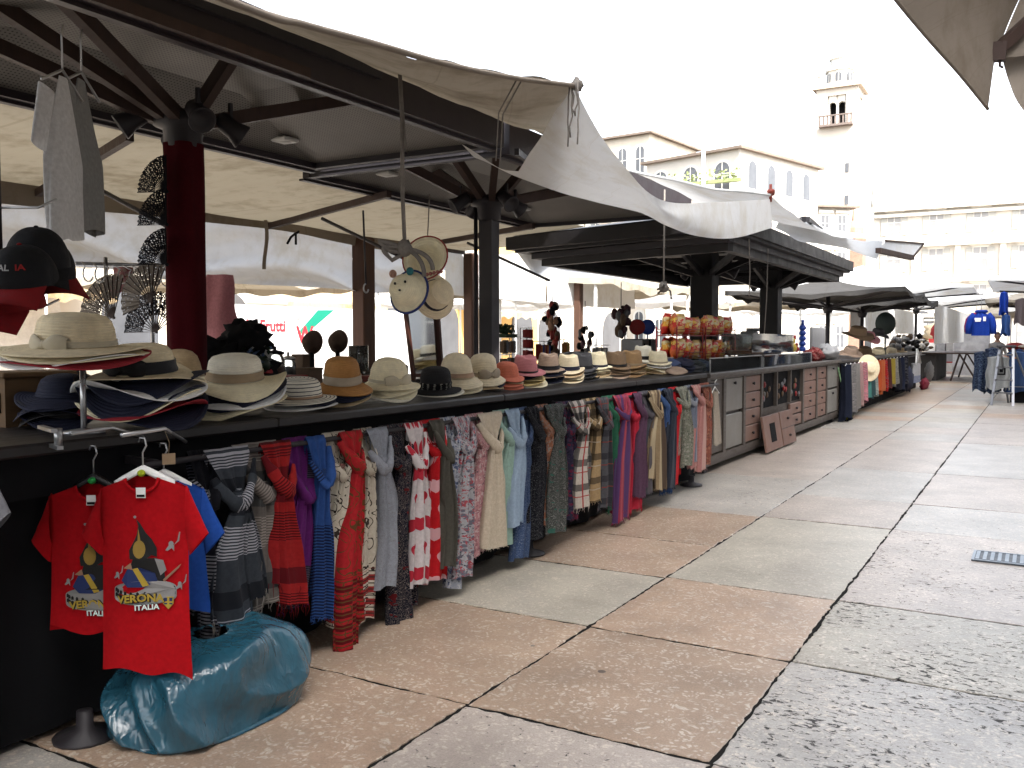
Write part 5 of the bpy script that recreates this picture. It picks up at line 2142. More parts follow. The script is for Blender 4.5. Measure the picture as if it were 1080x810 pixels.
for i, (u, w, h, m_) in enumerate(((389, .07, .1, M_SPICE), (402, .055, .09, M_MIX), (412, .05, .16, M_GRYB), (424, .06, .12, M_MIX))):
    jar(u, w, h, -5.2, m_, ['short jar of dark sweets right of the brown post', 'short jar of mixed trinkets right of the dark sweets', 'tall grey jar left of the mirror', 'jar of trinkets touching the mirror frame'][i])
sbox(398, .42, .22, .05, -4.95, mat('wine_card', (.2, .03, .02), .6), 'flat wine red tray behind the cream cloche', name='tray', lid=False)
# acrylic stand
p = atX(378, 378, -5.3)
mb = MB()
mb.lathe([(.09, 0), (.09, .3), (.086, .3), (.086, .0)], 20, (p.x, p.y, SZ + .001))
tag(mb.build('acrylic_cylinder', M_GLASS), 'empty clear acrylic cylinder beside the brown post', 'cylinder')
# dark pile of bags
p = atX(244, 370, -4.9)
for i, (du, dv, rx, rz, lab, nm) in enumerate(((-4, 18, .4, .2, 'large black bag slumped right of the red column', 'black_bag'), (16, -10, .17, .14, 'smaller black bag lying on top of the large one', 'black_bag'))):
    c = atX(244 + du, 370 + dv, -4.9 + .05 * i)
    mb = MB()
    mb.blob(c + V(0, 0, .0), (.16, rx, rz), 30, .5, 3.5, i)
    tag(mb.build(nm, M_BLACK), lab, 'bag', 'black bags behind the hats')
c = atX(272, 375, -4.7)
mb = MB()
for i in range(46):
    q_ = c + V(rnd.uniform(-.07, .07), rnd.uniform(-.11, .11), rnd.uniform(-.07, .06))
    d_ = V(rnd.uniform(-1, 1), rnd.uniform(-1, 1), rnd.uniform(-.2, 1)).normalized() * .03
    n_ = d_.orthogonal() * .5
    mb.add([q_ - d_, q_ + n_, q_ + d_, q_ - n_], [(0, 1, 2, 3)], None, i % 3)
mb.blob(c - V(0, 0, .06), (.08, .1, .06), 10, .2)
tag(mb.build('flower_bunch', [mat('leaf_dark', (.02, .04, .02), .6), mat('petal_white', (.6, .6, .58), .6), mat('petal_blue', (.1, .16, .3), .6)]), 'small bunch of artificial flowers in front of the black bags', 'flowers')

# leaning mirror in a red brown frame
m0, m1, m2, m3 = atX(427, 322, -4.75), atX(461, 322, -4.75), atX(466, 396, -4.75), atX(436, 396, -4.75)
mr = thing('standing_mirror', (m3 + m2) / 2, 'tall mirror in a thin red brown frame standing behind the black dotted hat', 'mirror')
ux = (m1 - m0)
mb = MB()
for a, b in ((m0, m3), (m1, m2), (m0, m1), (m3, m2)):
    mb.bar(a, b, .035, .03)
mb.bar(m3, m3 + V(0, 0, -(m3.z - SZ)), .03, .03)
mb.bar(m2, m2 + V(0, 0, -(m2.z - SZ)), .03, .03)
mb.build('frame', mat('red_brown_wood', (.11, .035, .022), .5, .25, 10, .15, .4), mr)
mb = MB()
of = V(-.012, 0, 0)
mb.add([m0 + of, m1 + of, m2 + of, m3 + of], [(0, 1, 2, 3)])
k = NT('mirror_glass')
k.bsdf((.75, .77, .77), .04, .5, 1.0)
mb.build('glass', k.m, mr)

# right half of the rear counter: racks and trinkets seen over the fedoras
def rack(u, v0, v1, wpx, X, m, label, rows, cells, cat='rack', base=None):
    p = atX(u, v1, X)
    dep = (p - EYE).dot(CM @ V(0, 0, -1))
    w = wpx / F * dep
    h = (v1 - v0) / F * dep
    z0 = p.z if base is None else base
    t = thing('display_rack', (p.x, p.y, z0), label, cat)
    mb = MB()
    for i in range(rows + 1):
        mb.box((p.x, p.y, z0 + h * i / rows), (.12, w, .008))
    for s in (-1, 1):
        mb.tube([(p.x - .05, p.y + s * w / 2, SZ), (p.x - .05, p.y + s * w / 2, z0 + h)], .006, 6)
    mb.build('frame', M_STEEL, t)
    for i in range(rows):
        mb = MB()
        for j in range(cells):
            y = p.y - w / 2 + w * (j + .5) / cells
            mb.rbox((p.x + .01, y, z0 + h * (i + .45) / rows), (.06, w / cells * .85, h / rows * rnd.uniform(.6, .85)), .004, Matrix.Rotation(rnd.uniform(-.1, .1), 3, 'Z'), j % (len(m) if isinstance(m, list) else 1))
        mb.build('goods', m, t)


M_GRN = mat('boxwood_green', (.03, .06, .025), .7, .4, 40, .5)
M_OR = mat('orange_print', (.55, .2, .03), .5, .4, 50, .1)
M_YL = mat('yellow_print', (.6, .42, .06), .5, .4, 50, .1)
M_BLU = mat('cobalt', (.02, .07, .4), .35, .2, 20, .05)
rack(535, 356, 392, 26, -5.25, [M_BRNB, M_GRYB, M_MIX], 'low rack of small beige boxes right of the bare dark column', 2, 5)
c = atX(533, 347, -5.25)
mb = MB()
for i in range(160):
    q_ = c + V(rnd.uniform(-.08, .08), rnd.uniform(-.13, .13), rnd.uniform(-.05, .05))
    d_ = V(rnd.uniform(-1, 1), rnd.uniform(-1, 1), rnd.uniform(-1, 1)).normalized() * .02
    mb.add([q_ - d_, q_ + d_.orthogonal() * .6, q_ + d_, q_ - d_.orthogonal() * .6], [(0, 1, 2, 3)])
mb.box(c - V(0, 0, .075), (.16, .26, .04))
tag(mb.build('boxwood_planter', M_GRN), 'small clipped green plant in a low tray on the rack of beige boxes', 'plant')
rack(556, 346, 378, 14, -5.2, [M_REDB], 'narrow red souvenir rack', 3, 3)
rack(572, 360, 380, 24, -5.1, [M_REDB, M_OR, M_BLU, M_MIX], 'row of red, orange and blue trinkets behind the fedoras', 1, 7)
rack(596, 358, 378, 10, -5.2, [M_OR, M_YL], 'tiny rack of orange and yellow tubes', 1, 3)
# hanging bundle of red and dark trinkets
def bundle(u, v0, v1, wpx, X, ms, label, n, name='trinket_bundle', cord=True):
    a, b = atX(u, v0, X), atX(u, v1, X)
    dep = (a - EYE).dot(CM @ V(0, 0, -1))
    w = wpx / F * dep / 2
    t = thing(name, a, label, 'trinkets', 'bundles of trinkets hanging over the rear counter')
    mb = MB()
    for i in range(n):
        f = rnd.random()
        q_ = lerp(a, b, f) + V(rnd.uniform(-1, 1) * w * .7, rnd.uniform(-1, 1) * w, 0) * (.5 + .5 * math.sin(PI * min(1, f + .15)))
        mb.blob(q_, (w * rnd.uniform(.2, .42), w * rnd.uniform(.2, .42), w * rnd.uniform(.3, .6)), 8, .3, 4, i, rnd.randrange(len(ms)))
    mb.build('pieces', ms, t)
    mb = MB()
    mb.tube([a, V(a.x, a.y, a.z + .35)], .005, 6)
    mb.build('cord', M_BLACK, t)


bundle(583, 322, 372, 20, -5.3, [mat('toy_red', (.35, .04, .03), .5), M_BLACK, M_BRNB, mat('toy_skin', (.4, .22, .13), .5)], 'long bundle of red and dark wooden trinkets hanging behind the fedoras', 34)
bundle(617, 345, 375, 16, -5.3, [mat('toy_mauve', (.16, .07, .1), .6), M_BLACK, M_GRYB], 'short mauve and black bundle of trinkets beside the brown post', 22)
bundle(655, 327, 352, 22, -4.6, [mat('toy_plum', (.08, .03, .04), .6), M_GRYB, M_BRNB], 'dark plum bundle of trinkets hanging left of the red and blue paddles', 22)
for u, m_, lab in ((672, M_REDB, 'round red paddle standing behind the ivory panama'), (683, M_BLU, 'round blue paddle half behind the red one')):
    p = atX(u, 345, -4.6 + (.04 if m_ is M_REDB else 0))
    mb = MB()
    mb.lathe([(0, -.004), (.1, -.004), (.105, 0), (.1, .004), (0, .004)], 26, p, 0, facing_M(toc))
    mb.bar(p - V(0, 0, .1), V(p.x, p.y, SZ - .03), .025, .01)
    tag(mb.build('paddle', m_), lab, 'paddle', 'round paddles')
# grey dome shaped umbrella lying open
c = atX(607, 384, -4.75)
mb = MB()
mb.grid(lambda a, b: c + V(.34 * math.sin(b * PI / 2) * math.cos(2 * PI * a), .44 * math.sin(b * PI / 2) * math.sin(2 * PI * a), .17 * math.cos(b * PI / 2) + .01 * math.cos(16 * PI * a) * b - .02), 48, 10, 0, True)
tag(mb.build('folded_umbrella', mat('dark_grey_nylon', (.05, .055, .06), .6, .2, 8, .2)), 'dark grey dome of an open umbrella lying behind the fedoras', 'umbrella')
rack(632, 364, 380, 30, -4.9, [M_GRYB, M_STEEL, M_WHITEP], 'low rack of clear and silver trinkets behind the grey umbrella', 1, 7)
# steel scales box
p = atX(674, 386, -4.45)
t = thing('steel_case', (p.x, p.y, SZ), 'grey steel case with dark straps on the rear counter behind the panamas', 'case')
mb = MB()
mb.rbox((p.x, p.y, SZ + .19), (.3, .5, .34), .015)
mb.build('body', mat('brushed_steel', (.34, .34, .35), .35, .15, 12, .1, .5, metal=.6), t)
mb = MB()
mb.box((p.x + .152, p.y - .02, SZ + .24), (.006, .06, .22))
mb.box((p.x + .152, p.y - .2, SZ + .2), (.006, .05, .2))
mb.build('strap', M_BLACK, t)

# ================================================================== second stall: heavy dark roof on two square pillars
CX = -3.02


def cy(u, X=CX):
    return yu(u, X)


Y0, Y1 = cy(747), cy(886)
s2 = thing('wooden_cabinet', ((CX - 4.2) / 2, (Y0 + Y1) / 2, 0), 'long brown stall cabinet with grey doors, small pink drawers and black open compartments', 'cabinet')
M_CAB = mat('cabinet_brown', (.11, .088, .072), .5, .22, 7, .15, .4, stretch=(1, 1, 5))
M_DOORG = mat('door_grey', (.32, .3, .27), .5, .12, 6, .1, .35)
M_DRAWP = mat('drawer_pinkish', (.29, .165, .125), .5, .15, 6, .12, .35)
ZT = 1.07
mb = MB()
mb.box((CX - .6 + .0, (Y0 + Y1) / 2, .1 + .03), (1.16, Y1 - Y0 - .04, .1))
mb.box((CX - .64, (Y0 + Y1) / 2, .61), (1.16, Y1 - Y0, .86))
mb.build('carcass', M_CAB, s2)
mb = MB()
mb.rbox((CX - .58, (Y0 + Y1) / 2, ZT - .012), (1.24, Y1 - Y0 + .06, .05), .008)
mb.build('worktop', M_CAB, s2)


def zf(u, v):
    return atX(u, v, CX).z


FX = CX - .06
# vertical stiles and rails
ub = [747, 765.5, 786.5, 805, 848.5, 863, 873.5, 886]
yb = [cy(u) for u in ub]
mb = MB()
for y in yb:
    mb.box((CX - .03, min(max(y, Y0 + .04), Y1 - .04), .615), (.06, .09, .87))
for z in (.155, 1.035):
    mb.box((CX - .032, (Y0 + Y1) / 2, z), (.058, Y1 - Y0 - .01, .06))
mb.build('face_frame', M_CAB, s2)


def panel(y0, y1, z0, z1, m, name, knob=True):
    mb = MB()
    mb.rbox((CX - .035, (y0 + y1) / 2, (z0 + z1) / 2), (.035, (y1 - y0), (z1 - z0)), .008)
    o = mb.build(name, m, s2)
    if knob:
        mb = MB()
        mb.lathe([(.012, 0), (.012, .012), (.02, .018), (.016, .03), (0, .032)], 12, (CX - .018, (y0 + y1) / 2, (z0 + z1) / 2 + (.13 if name == 'door' else 0)), 0, Matrix.Rotation(PI / 2, 3, 'Y'))
        mb.build('handle', M_FRAME, o)
    return o


g = .045
panel(yb[0] + g, yb[1] - g + .0, .2, 1.0, M_CAB, 'end_panel', False)
panel(yb[1] + g, yb[2] - g, .2, .585, M_DOORG, 'door', False)
panel(yb[1] + g, yb[2] - g, .62, 1.0, M_DOORG, 'door')
for i in range(4):
    panel(yb[2] + g, yb[3] - g, .2 + i * .202, .39 + i * .202, M_DRAWP, 'drawer')
# open compartments
n3 = 3
for i in range(n3):
    a, b = lerp(yb[3], yb[4], i / n3) + .04, lerp(yb[3], yb[4], (i + 1) / n3) - .04
    mb = MB()
    mb.box((CX - .055, (a + b) / 2, .78), (.01, b - a + .08, .46))
    mb.build('open_compartment', M_BLACK, s2)
    mb = MB()
    mb.box((CX - .03, b + .04, .78), (.05, .05, .46))
    mb.build('divider', M_CAB, s2)
for i in range(2):
    for (a, b) in ((lerp(yb[3], yb[4], .68), yb[4] - .06),):
        panel(a, b, .2 + i * .17, .35 + i * .17, M_DRAWP, 'drawer')
for k_ in (4, 5):
    for i in range(4):
        panel(yb[k_] + g, yb[k_ + 1] - g, .2 + i * .202, .39 + i * .202, M_DRAWP, 'drawer')
panel(yb[6] + g, yb[7] - g, .2, .585, M_DOORG, 'door')
panel(yb[6] + g, yb[7] - g, .62, 1.0, M_DOORG, 'door')
# goods seen in the open compartments
for i in range(3):
    y = lerp(yb[3], yb[4], (i + .5) / 3)
    mb = MB()
    for j in range(7):
        mb.blob((CX - .035, y + rnd.uniform(-.25, .25), .62 + rnd.uniform(0, .25)), (.014, .05, .04), 8, .4, 4, j, j % 3)
    tag(mb.build('dark_goods', [M_BRNB, M_REDB, M_GRYB]), 'small dark goods inside the %s open compartment of the brown cabinet' % ['first', 'second', 'third'][i], 'goods')
# leaning removed drawer fronts
for (u0, u1, lab, hole) in ((808, 826, 'pinkish board with a dark slot leaning on the cabinet foot', True), (826, 840, 'pinkish double drawer front leaning beside the slotted board', False)):
    a, b = cy(u0, CX + .1), cy(u1, CX + .1)
    t = thing('leaning_board', (CX + .1, (a + b) / 2, .0), lab, 'board', 'drawer fronts leaning against the cabinet')
    rot = Matrix.Rotation(-.16, 3, 'Y')
    c = V(CX + .08, (a + b) / 2, .25)
    mb = MB()
    mb.rbox(c, (.03, b - a - .05, .45), .006, rot)
    mb.build('board', M_DRAWP, t)
    mb = MB()
    if hole:
        mb.box(c + rot @ V(.017, 0, .0), (.004, (b - a) * .3, .24), rot)
        mb.build('slot', M_BLACK, t)
    else:
        for zz in (-.11, .12):
            mb.lathe([(.014, 0), (.014, .012), (.022, .02), (0, .034)], 12, c + rot @ V(.015, 0, zz), 0, rot @ Matrix.Rotation(PI / 2, 3, 'Y'))
        mb.bar(c + rot @ V(.0165, -(b - a) / 2 + .02, 0), c + rot @ V(.0165, (b - a) / 2 - .02, 0), .004, .008)
        mb.build('handle', M_FRAME, t)
for u in (760, 840, 884):
    pass
# castors / feet
for y in (Y0 + .15, (Y0 + Y1) / 2, Y1 - .15):
    mb = MB()
    mb.rbox((CX - .12, y, .042), (.12, .12, .08), .01)
    mb.build('foot', M_FRAME, s2)

# glass show cases on the worktop
def showcase(y0, y1, h, label, goods):
    t = thing('glass_showcase', (CX - .3, (y0 + y1) / 2, ZT + .014), label, 'showcase', 'glass showcases on the brown cabinet')
    x0, x1 = CX - .55, CX - .03
    z0, z1 = ZT + .016, ZT + .016 + h
    mb = MB()
    mb.box((x1, (y0 + y1) / 2, (z0 + z1) / 2), (.006, y1 - y0, h))
    mb.box((x0, (y0 + y1) / 2, (z0 + z1) / 2), (.006, y1 - y0, h))
    mb.box(((x0 + x1) / 2, (y0 + y1) / 2, z1 + .004), (x1 - x0 + .02, y1 - y0 + .02, .006))
    for y in (y0, y1):
        mb.box(((x0 + x1) / 2, y, (z0 + z1) / 2), (x1 - x0 - .01, .006, h))
    mb.build('glass', M_GLASS, t)
    mb = MB()
    for y in (y0, y1):
        for x in (x0, x1):
            mb.box((x, y, (z0 + z1) / 2), (.014, .014, h - .004))
    for x in (x0, x1):
        mb.bar((x, y0, z1 + .012), (x, y1, z1 + .012), .014, .01)
    mb.build('edge_trim', M_STEEL, t)
    mb = MB()
    for i in range(int((y1 - y0) * 14)):
        q_ = V(rnd.uniform(x0 + .05, x1 - .05), rnd.uniform(y0 + .05, y1 - .05), z0 + .03)
        mb.rbox(q_, (rnd.uniform(.03, .1), rnd.uniform(.04, .12), rnd.uniform(.04, h * .6)), .008, Matrix.Rotation(rnd.uniform(0, 3), 3, 'Z'), rnd.randrange(len(goods)))
    mb.build('goods', goods, t)


showcase(cy(752), cy(806), .14, 'long glass showcase at the near end of the brown cabinet', [M_WHITEP, M_BRNB, M_GRYB, M_REDB, M_BLACK])
showcase(cy(808), cy(858), .14, 'second glass showcase with blue and green goods', [M_BLU, M_GRN, M_GRYB, M_BRNB])
# crisp packet racks
def packet_rack(u0, u1, vtop, label, X):
    y0, y1 = yu(u0, X), yu(u1, X)
    t = thing('packet_rack', (X, (y0 + y1) / 2, ZT), label, 'rack', 'wire racks of snack packets')
    zA = atX((u0 + u1) / 2, vtop, X).z
    fr = MB()
    um = (u0 + u1) / 2
    shelves = [atX(um, 378, X).z, atX(um, 354, X).z]
    for z in shelves:
        fr.box((X, (y0 + y1) / 2, z), (.24, y1 - y0, .012))
        for x in (X - .12, X + .12):
            fr.tube([(x, y0, z + .07), (x, y1, z + .07)], .005, 6)
            fr.tube([(x, y0, z + .035), (x, y1, z + .035)], .004, 6)
    for y in (y0, y1):
        for x in (X - .12, X + .12):
            fr.tube([(x, y, 1.0), (x, y, shelves[-1] + .1)], .008, 6)
    fr.build('frame', mat('red_wire', (.3, .015, .015), .45, .1), t)
    n = max(3, int((y1 - y0) / .17))
    for z in shelves:
        for row in range(2):
            for i in range(n):
                y = lerp(y0, y1, (i + .5) / n) + rnd.uniform(-.02, .02)
                mb = MB()
                M = Matrix.Rotation(rnd.uniform(-.35, .35), 3, 'Z') @ Matrix.Rotation(rnd.uniform(-.15, .15), 3, 'X') @ Matrix.Rotation(rnd.uniform(-.05, .3), 3, 'Y')
                hh, ww = rnd.uniform(.19, .25), .085

                def pk(a, b):
                    ang = 2 * PI * a
                    s = math.sin(PI * b) ** .45
                    c = V(.045 * s * math.sin(ang) + .003 * math.sin(ang), ww * math.cos(ang) * (.96 + .04 * math.sin(b * 60)), hh * b)
                    c += V(noise.noise(V(a * 9, b * 7, i)), 0, 0) * .02
                    return V(X + (.05 if row else -.05), y, z + .01) + M @ c
                mb.grid(pk, 16, 12, 0, True, (1, 1))
                mb.build('packet', PKM[(i + row) % 3], t)


def packet_mat(name, a, b, c):
    k = NT(name)
    uv, u, v = uvnode(k)
    o = tc_obj(k)
    n = k.noise(k.scaled(uv, (3, 2, 1)), 2.5, 3, .6, .8)
    cc = k.ramp(k.math('ADD', v, k.math('MULTIPLY', k.math('SUBTRACT', n, .5), .9)), [(.2, a), (.42, b), (.6, c), (.8, a)], 'CONSTANT')
    return k.bsdf(cc, .3, .5, 0, k.noise(o, 30, 3), .4, .01)


PKM = [packet_mat('packet_red_yellow', (.45, .02, .012), (.6, .3, .03), (.6, .5, .25)), packet_mat('packet_orange', (.5, .1, .02), (.45, .02, .012), (.65, .42, .06)), packet_mat('packet_cream_red', (.55, .35, .1), (.5, .03, .02), (.62, .5, .3))]
packet_rack(703, 731, 352, 'near red wire rack of red and yellow snack packets, left of the first dark pillar', -3.62)
packet_rack(734, 766, 350, 'farther red wire rack of snack packets, in front of the first dark pillar', -3.62)
# things on the showcases
def onto(u, X, z, fn, name, m, label, cat, group=None):
    p = atX(u, 380, X)
    mb = MB()
    fn(mb, V(p.x, p.y, z))
    return tag(mb.build(name, m), label, cat, group)


ZS = ZT + .172
# sweets box of clear plastic
t = thing('acrylic_box', (CX - .3, cy(802, CX - .3), ZS), 'clear plastic box with wooden tray on the showcase in front of the second pillar', 'box')
y0, y1 = cy(778, CX - .3), cy(824, CX - .3)
mb = MB()
for x in (CX - .5, CX - .12):
    mb.box((x, (y0 + y1) / 2, ZS + .14), (.006, y1 - y0, .26))
for y in (y0, (y0 + y1) / 2, y1):
    mb.box((CX - .31, y, ZS + .14), (.36, .006, .26))
mb.build('walls', M_GLASS, t)
mb = MB()
mb.rbox((CX - .31, (y0 + y1) / 2, ZS + .03), (.34, (y1 - y0) * .9, .05), .01)
for i in range(9):
    mb.blob((CX - .31 + rnd.uniform(-.12, .12), rnd.uniform(y0 + .2, y1 - .2), ZS + .07), (.07, .12, .03), 10, .3, 4, i, i % 2)
mb.build('tray', [mat('tray_wood', (.25, .12, .06), .6, .2), M_BRNB], t)
onto(790, CX - .75, ZT + .016, lambda mb, p: (mb.rbox(p + V(0, 0, .2), (.25, .36, .4), .02), mb.rbox(p + V(0, 0, .44), (.2, .3, .07), .02), mb.tube([p + V(.05, 0, .47), p + V(.05, 0, .52)], .1, 12)), 'coffee_machine', mat('grey_machine', (.16, .165, .17), .4, .3, 9, .1, .5), 'grey machine with rounded top behind the clear plastic box', 'machine')
pr = atX(832, 345, -3.3)
mb = MB()
mb.lathe([(.06, 0), (.05, .01), (.012, .03), (.012, .1), (.06, .13), (.11, .2), (.11, .26), (.1, .26), (.1, .2), (.04, .13), (0, .12)], 20, (pr.x, pr.y, ZS))
tag(mb.build('goblet', mat('red_glass', (.35, .01, .015), .15, .1, 5, 0, .6)), 'large red goblet on the showcase right of the second pillar', 'goblet')
pr = atX(846, 380, -3.3)
mb = MB()
for i in range(5):
    z = ZS + i * .085
    mb.lathe([(.03, 0), (.055, .02), (.06, .045), (.04, .075), (.028, .085)], 16, (pr.x, pr.y, z))
mb.lathe([(.028, 0), (.02, .05), (.035, .07), (0, .09)], 14, (pr.x, pr.y, ZS + .425))
tag(mb.build('blue_ornament', M_BLU), 'tall cobalt blue beaded ornament on the showcase', 'ornament')
for u, m_, s_, lab in ((836, M_YL, .09, 'small yellow figure left of the blue ornament'), (840, M_REDB, .06, 'small red figure at the foot of the blue ornament')):
    pr = atX(u, 380, -3.22)
    mb = MB()
    mb.blob((pr.x, pr.y, ZS + s_ * .8), (s_ * .7, s_ * .8, s_ * .8), 12, .2, 3)
    mb.blob((pr.x, pr.y, ZS + s_ * 1.9), (s_ * .45, s_ * .45, s_ * .5), 12)
    tag(mb.build('figurine', m_), lab, 'figurine')
pr = atX(862, 380, -3.45)
mb = MB()
mb.rbox((pr.x, pr.y, ZT + .3), (.05, 1.1, .56), .01)
tag(mb.build('upright_board', mat('pale_panel', (.45, .45, .46), .5, .05, 4, .05)), 'plain pale grey upright panel on the cabinet beside the blue ornament', 'board')
for u, m_, rr, lab, nm in ((858, cloth_mat('red_bag', 'floral', (.35, .03, .04), (.5, .3, .25), (.4, .1, .1)), (.14, .34, .12), 'crumpled red bag on the far end of the cabinet', 'red_bag'), (873, cloth_mat('white_bag', 'plain', (.6, .6, .6)), (.18, .5, .14), 'crumpled white cloth bag at the far corner of the cabinet', 'white_bag')):
    pr = atX(u, 380, -3.2)
    mb = MB()
    mb.blob((pr.x, pr.y, ZT + rr[2] * .75 + .02), rr, 26, .55, 3.2, u)
    tag(mb.build(nm, m_), lab, 'bag')
onto(766, CX - .1, ZS, lambda mb, p: mb.blob(p + V(0, 0, .0), (.02, .05, .02), 8), 'trinket', M_WHITEP, 'small white trinket on the first showcase', 'trinket')
# broom
bm = thing('broom', atX(893, 444, CX + .12).xy.to_3d(), 'broom with green stick and yellow head leaning at the cabinet\'s far end', 'broom')
b0 = atX(894, 444, CX + .1)
b1 = atX(884, 388, CX + .02)
b0.z = .06
mb = MB()
mb.tube([b0, b1], .014, 8)
mb.build('stick', mat('broom_green', (.18, .32, .16), .5), bm)
mb = MB()
mb.rbox(b0 + V(.0, .0, -.01), (.09, .55, .05), .02)
mb.build('head', mat('broom_yellow', (.42, .45, .03), .6), bm)
mb = MB()
for i in range(30):
    y = lerp(-.26, .26, i / 29)
    for x in (-.03, 0, .03):
        mb.tube([b0 + V(x, y, -.03), b0 + V(x * 1.4 + rnd.uniform(-.01, .01), y * 1.05, -.056)], .004, 4)
mb.build('bristles', M_BLACK, bm)

# pavilion of the second stall
PX = -3.9
s2p = thing('dark_pavilion', (PX, 13, 0), 'broad dark pavilion with deep stepped eaves on two thick black pillars over the brown cabinet', 'pavilion')
M_DARKR = mat('black_roof_metal', (.012, .01, .011), .55, .3, 5, .1, .35)
xF, xB, yN, yF, zE = -2.8, -5.88, 10.15, 16.2, 2.56
for u in (742.5, 812.5):
    p = atX(u, 357, PX)
    mb = MB()
    mb.rbox((PX, p.y, 1.3), (.3, .3, 2.6), .02)
    o = mb.build('pillar', mat('black_pillar', (.014, .013, .013), .6, .3, 6, .15, .3), s2p)
    for fx, fy in ((1, 0), (-1, 0), (0, 1), (0, -1), (1, 1), (1, -1), (-1, 1), (-1, -1)):
        mb = MB()
        mb.bar((PX + .1 * fx, p.y + .1 * fy, 2.3), (PX + .95 * fx, p.y + 1.2 * fy, 2.62), .05, .07)
        mb.build('brace', M_DARKR, s2p)
    for fx in (-1, 1):
        mb = MB()
        lamp_spot(mb, V(PX + .3 * fx, p.y + .2, 2.35), (fx, .2, -.5))
        mb.build('spotlight', M_FRAME, s2p)
    mb = MB()
    mb.rbox((PX, p.y, .2), (.36, .36, .4), .02)
    mb.build('plinth', M_DARKR, s2p)
# stepped eaves
for i, (ins, z, h) in enumerate(((.0, zE + .1, .16), (.07, zE + .015, .05), (.2, zE - .045, .07), (.28, zE - .12, .09))):
    mb = MB()
    a, b, c, d = xB + ins, xF - ins * .6, yN + ins * 1.6, yF - ins
    c2_ = c - .85
    for p, q in (((a, c), (b, c2_)), ((a, d), (b, d))):
        mb.bar((p[0] - .05, p[1], z), (q[0] + .05, q[1], z), .1, h)
    for p, q in (((a, c + .05), (a, d - .05)), ((b, c2_ + .05), (b, d - .05))):
        mb.bar((p[0], p[1], z), (q[0], q[1], z), .1, h - .004)
    mb.build('eave', [M_DARKR, M_FRAME][i == 2], s2p)
mb = MB()
zr = zE + .2
mb.add([(xB, yN, zr), (xF, yN - .85, zr), (xF, yF, zr), (xB, yF, zr), (PX, yN + 1.5, zr + .35), (PX, yF - 1.5, zr + .35)], [(0, 1, 4), (1, 2, 5, 4), (2, 3, 5), (3, 0, 4, 5)])
mb.build('roof', mat('grey_roof_metal', (.035, .036, .04), .5, .2, 4, .1, .4), s2p)
mb = MB()
mb.add([(xB + .1, yN + .1, zE + .14), (xF - .1, yN - .75, zE + .14), (xF - .1, yF - .1, zE + .14), (xB + .1, yF - .1, zE + .14)], [(3, 2, 1, 0)])
mb.build('ceiling', mat('dark_ceiling', (.1, .09, .08), .6, .2, 3, .05), s2p)
mb = MB()
for i in range(5):
    y = yN + .8 + i * 1.2
    mb.bar((xB + .15, y, zE + .08), (xF - .15, y, zE + .08), .07, .08)
mb.build('joist', M_DARKR, s2p)

# awnings of the second stall
A = [atX(664, 179, -2.95), atX(700, 186, -2.6), atX(755, 197, -2.2), P2 + V(0, 0, .03)]
B = [V(-2.85, 10.3, 2.78), V(-2.6, 11.2, 2.86), V(-2.3, 12.0, 2.84), V(-1.95, 12.6, 2.8)]


def aw2(a, b):
    p = lerp(cr(A, a), cr(B, a), b)
    p.z -= .16 * math.sin(PI * b) * (a * .8 + .2)
    p.z += .03 * noise.noise(p * 2)
    return p


t = thing('side_awning', (-2.4, 9.5, 2.6), 'pale canvas awning between the hat stall swag and the dark pavilion', 'awning', 'awnings along the walkway')
mb = MB()
mb.grid(aw2, 24, 30)
mb.build('canvas', M_WHITEC, t)
mb = MB()
mb.tube([aw2(i / 24, 0) + V(0, 0, -.004) for i in range(25)], .012, 6)
mb.build('hem', M_WHITEC, t)
mb = MB()
q_ = P2 + V(0, .02, .03)
mb.tube([q_ + V(0, 0, -.05), q_ + V(0, 0, .09)], .012, 6)
mb.blob(q_ + V(0, .02, .03), (.03, .05, .03), 8, .4, 6)
mb.build('corner_fitting', mat('red_fitting', (.3, .05, .03), .5), t)

C0 = [atX(822, 233, -2.5), atX(847, 231, -2.3), atX(874, 245, -2.05), atX(905, 253, -1.85), atX(932, 254, -1.65)]
C1 = [atX(818, 239, -2.7), atX(839, 252, -2.6), atX(865, 257, -2.4), atX(890, 262, -2.1), atX(925, 273, -1.72)]


def aw3(a, b):
    p = lerp(cr(C0, a), cr(C1, a), b)
    p.z += -.05 * math.sin(PI * a) * math.sin(PI * b) + .02 * noise.noise(p * 3)
    return p


t = thing('side_awning', (-2.2, 13.5, 2.7), 'bluish white awning with a peaked corner beyond the dark pavilion roof', 'awning', 'awnings along the walkway')
mb = MB()
mb.grid(aw3, 30, 10)
mb.build('canvas', M_BRIGHT, t)
mb = MB()
mb.bar(atX(848, 231, -2.25), atX(832, 240, -2.75), .05, .06)
mb.bar(atX(852, 231, -2.2), atX(866, 243, -2.3), .04, .05)
mb.build('arm', M_FRAME, t)
D0 = [atX(934, 254, -1.65), atX(955, 255, -1.55), atX(974, 257, -1.45)]
D1 = [atX(926, 264, -1.7), atX(945, 268, -1.6), atX(962, 272, -1.5)]
t = thing('side_awning', (-1.6, 14.5, 2.7), 'small white awning tip with a brown lower bar, outermost over the walkway', 'awning', 'awnings along the walkway')
mb = MB()
mb.grid(lambda a, b: lerp(cr(D0, a), cr(D1, a), b), 12, 5)
mb.build('canvas', M_BRIGHT, t)
mb = MB()
mb.bar(D1[0], D1[2], .06, .06)
mb.bar(D0[0], D0[2], .025, .025)
mb.bar(D0[2], D1[2], .025, .025)
mb.build('bar', M_BROWN, t)
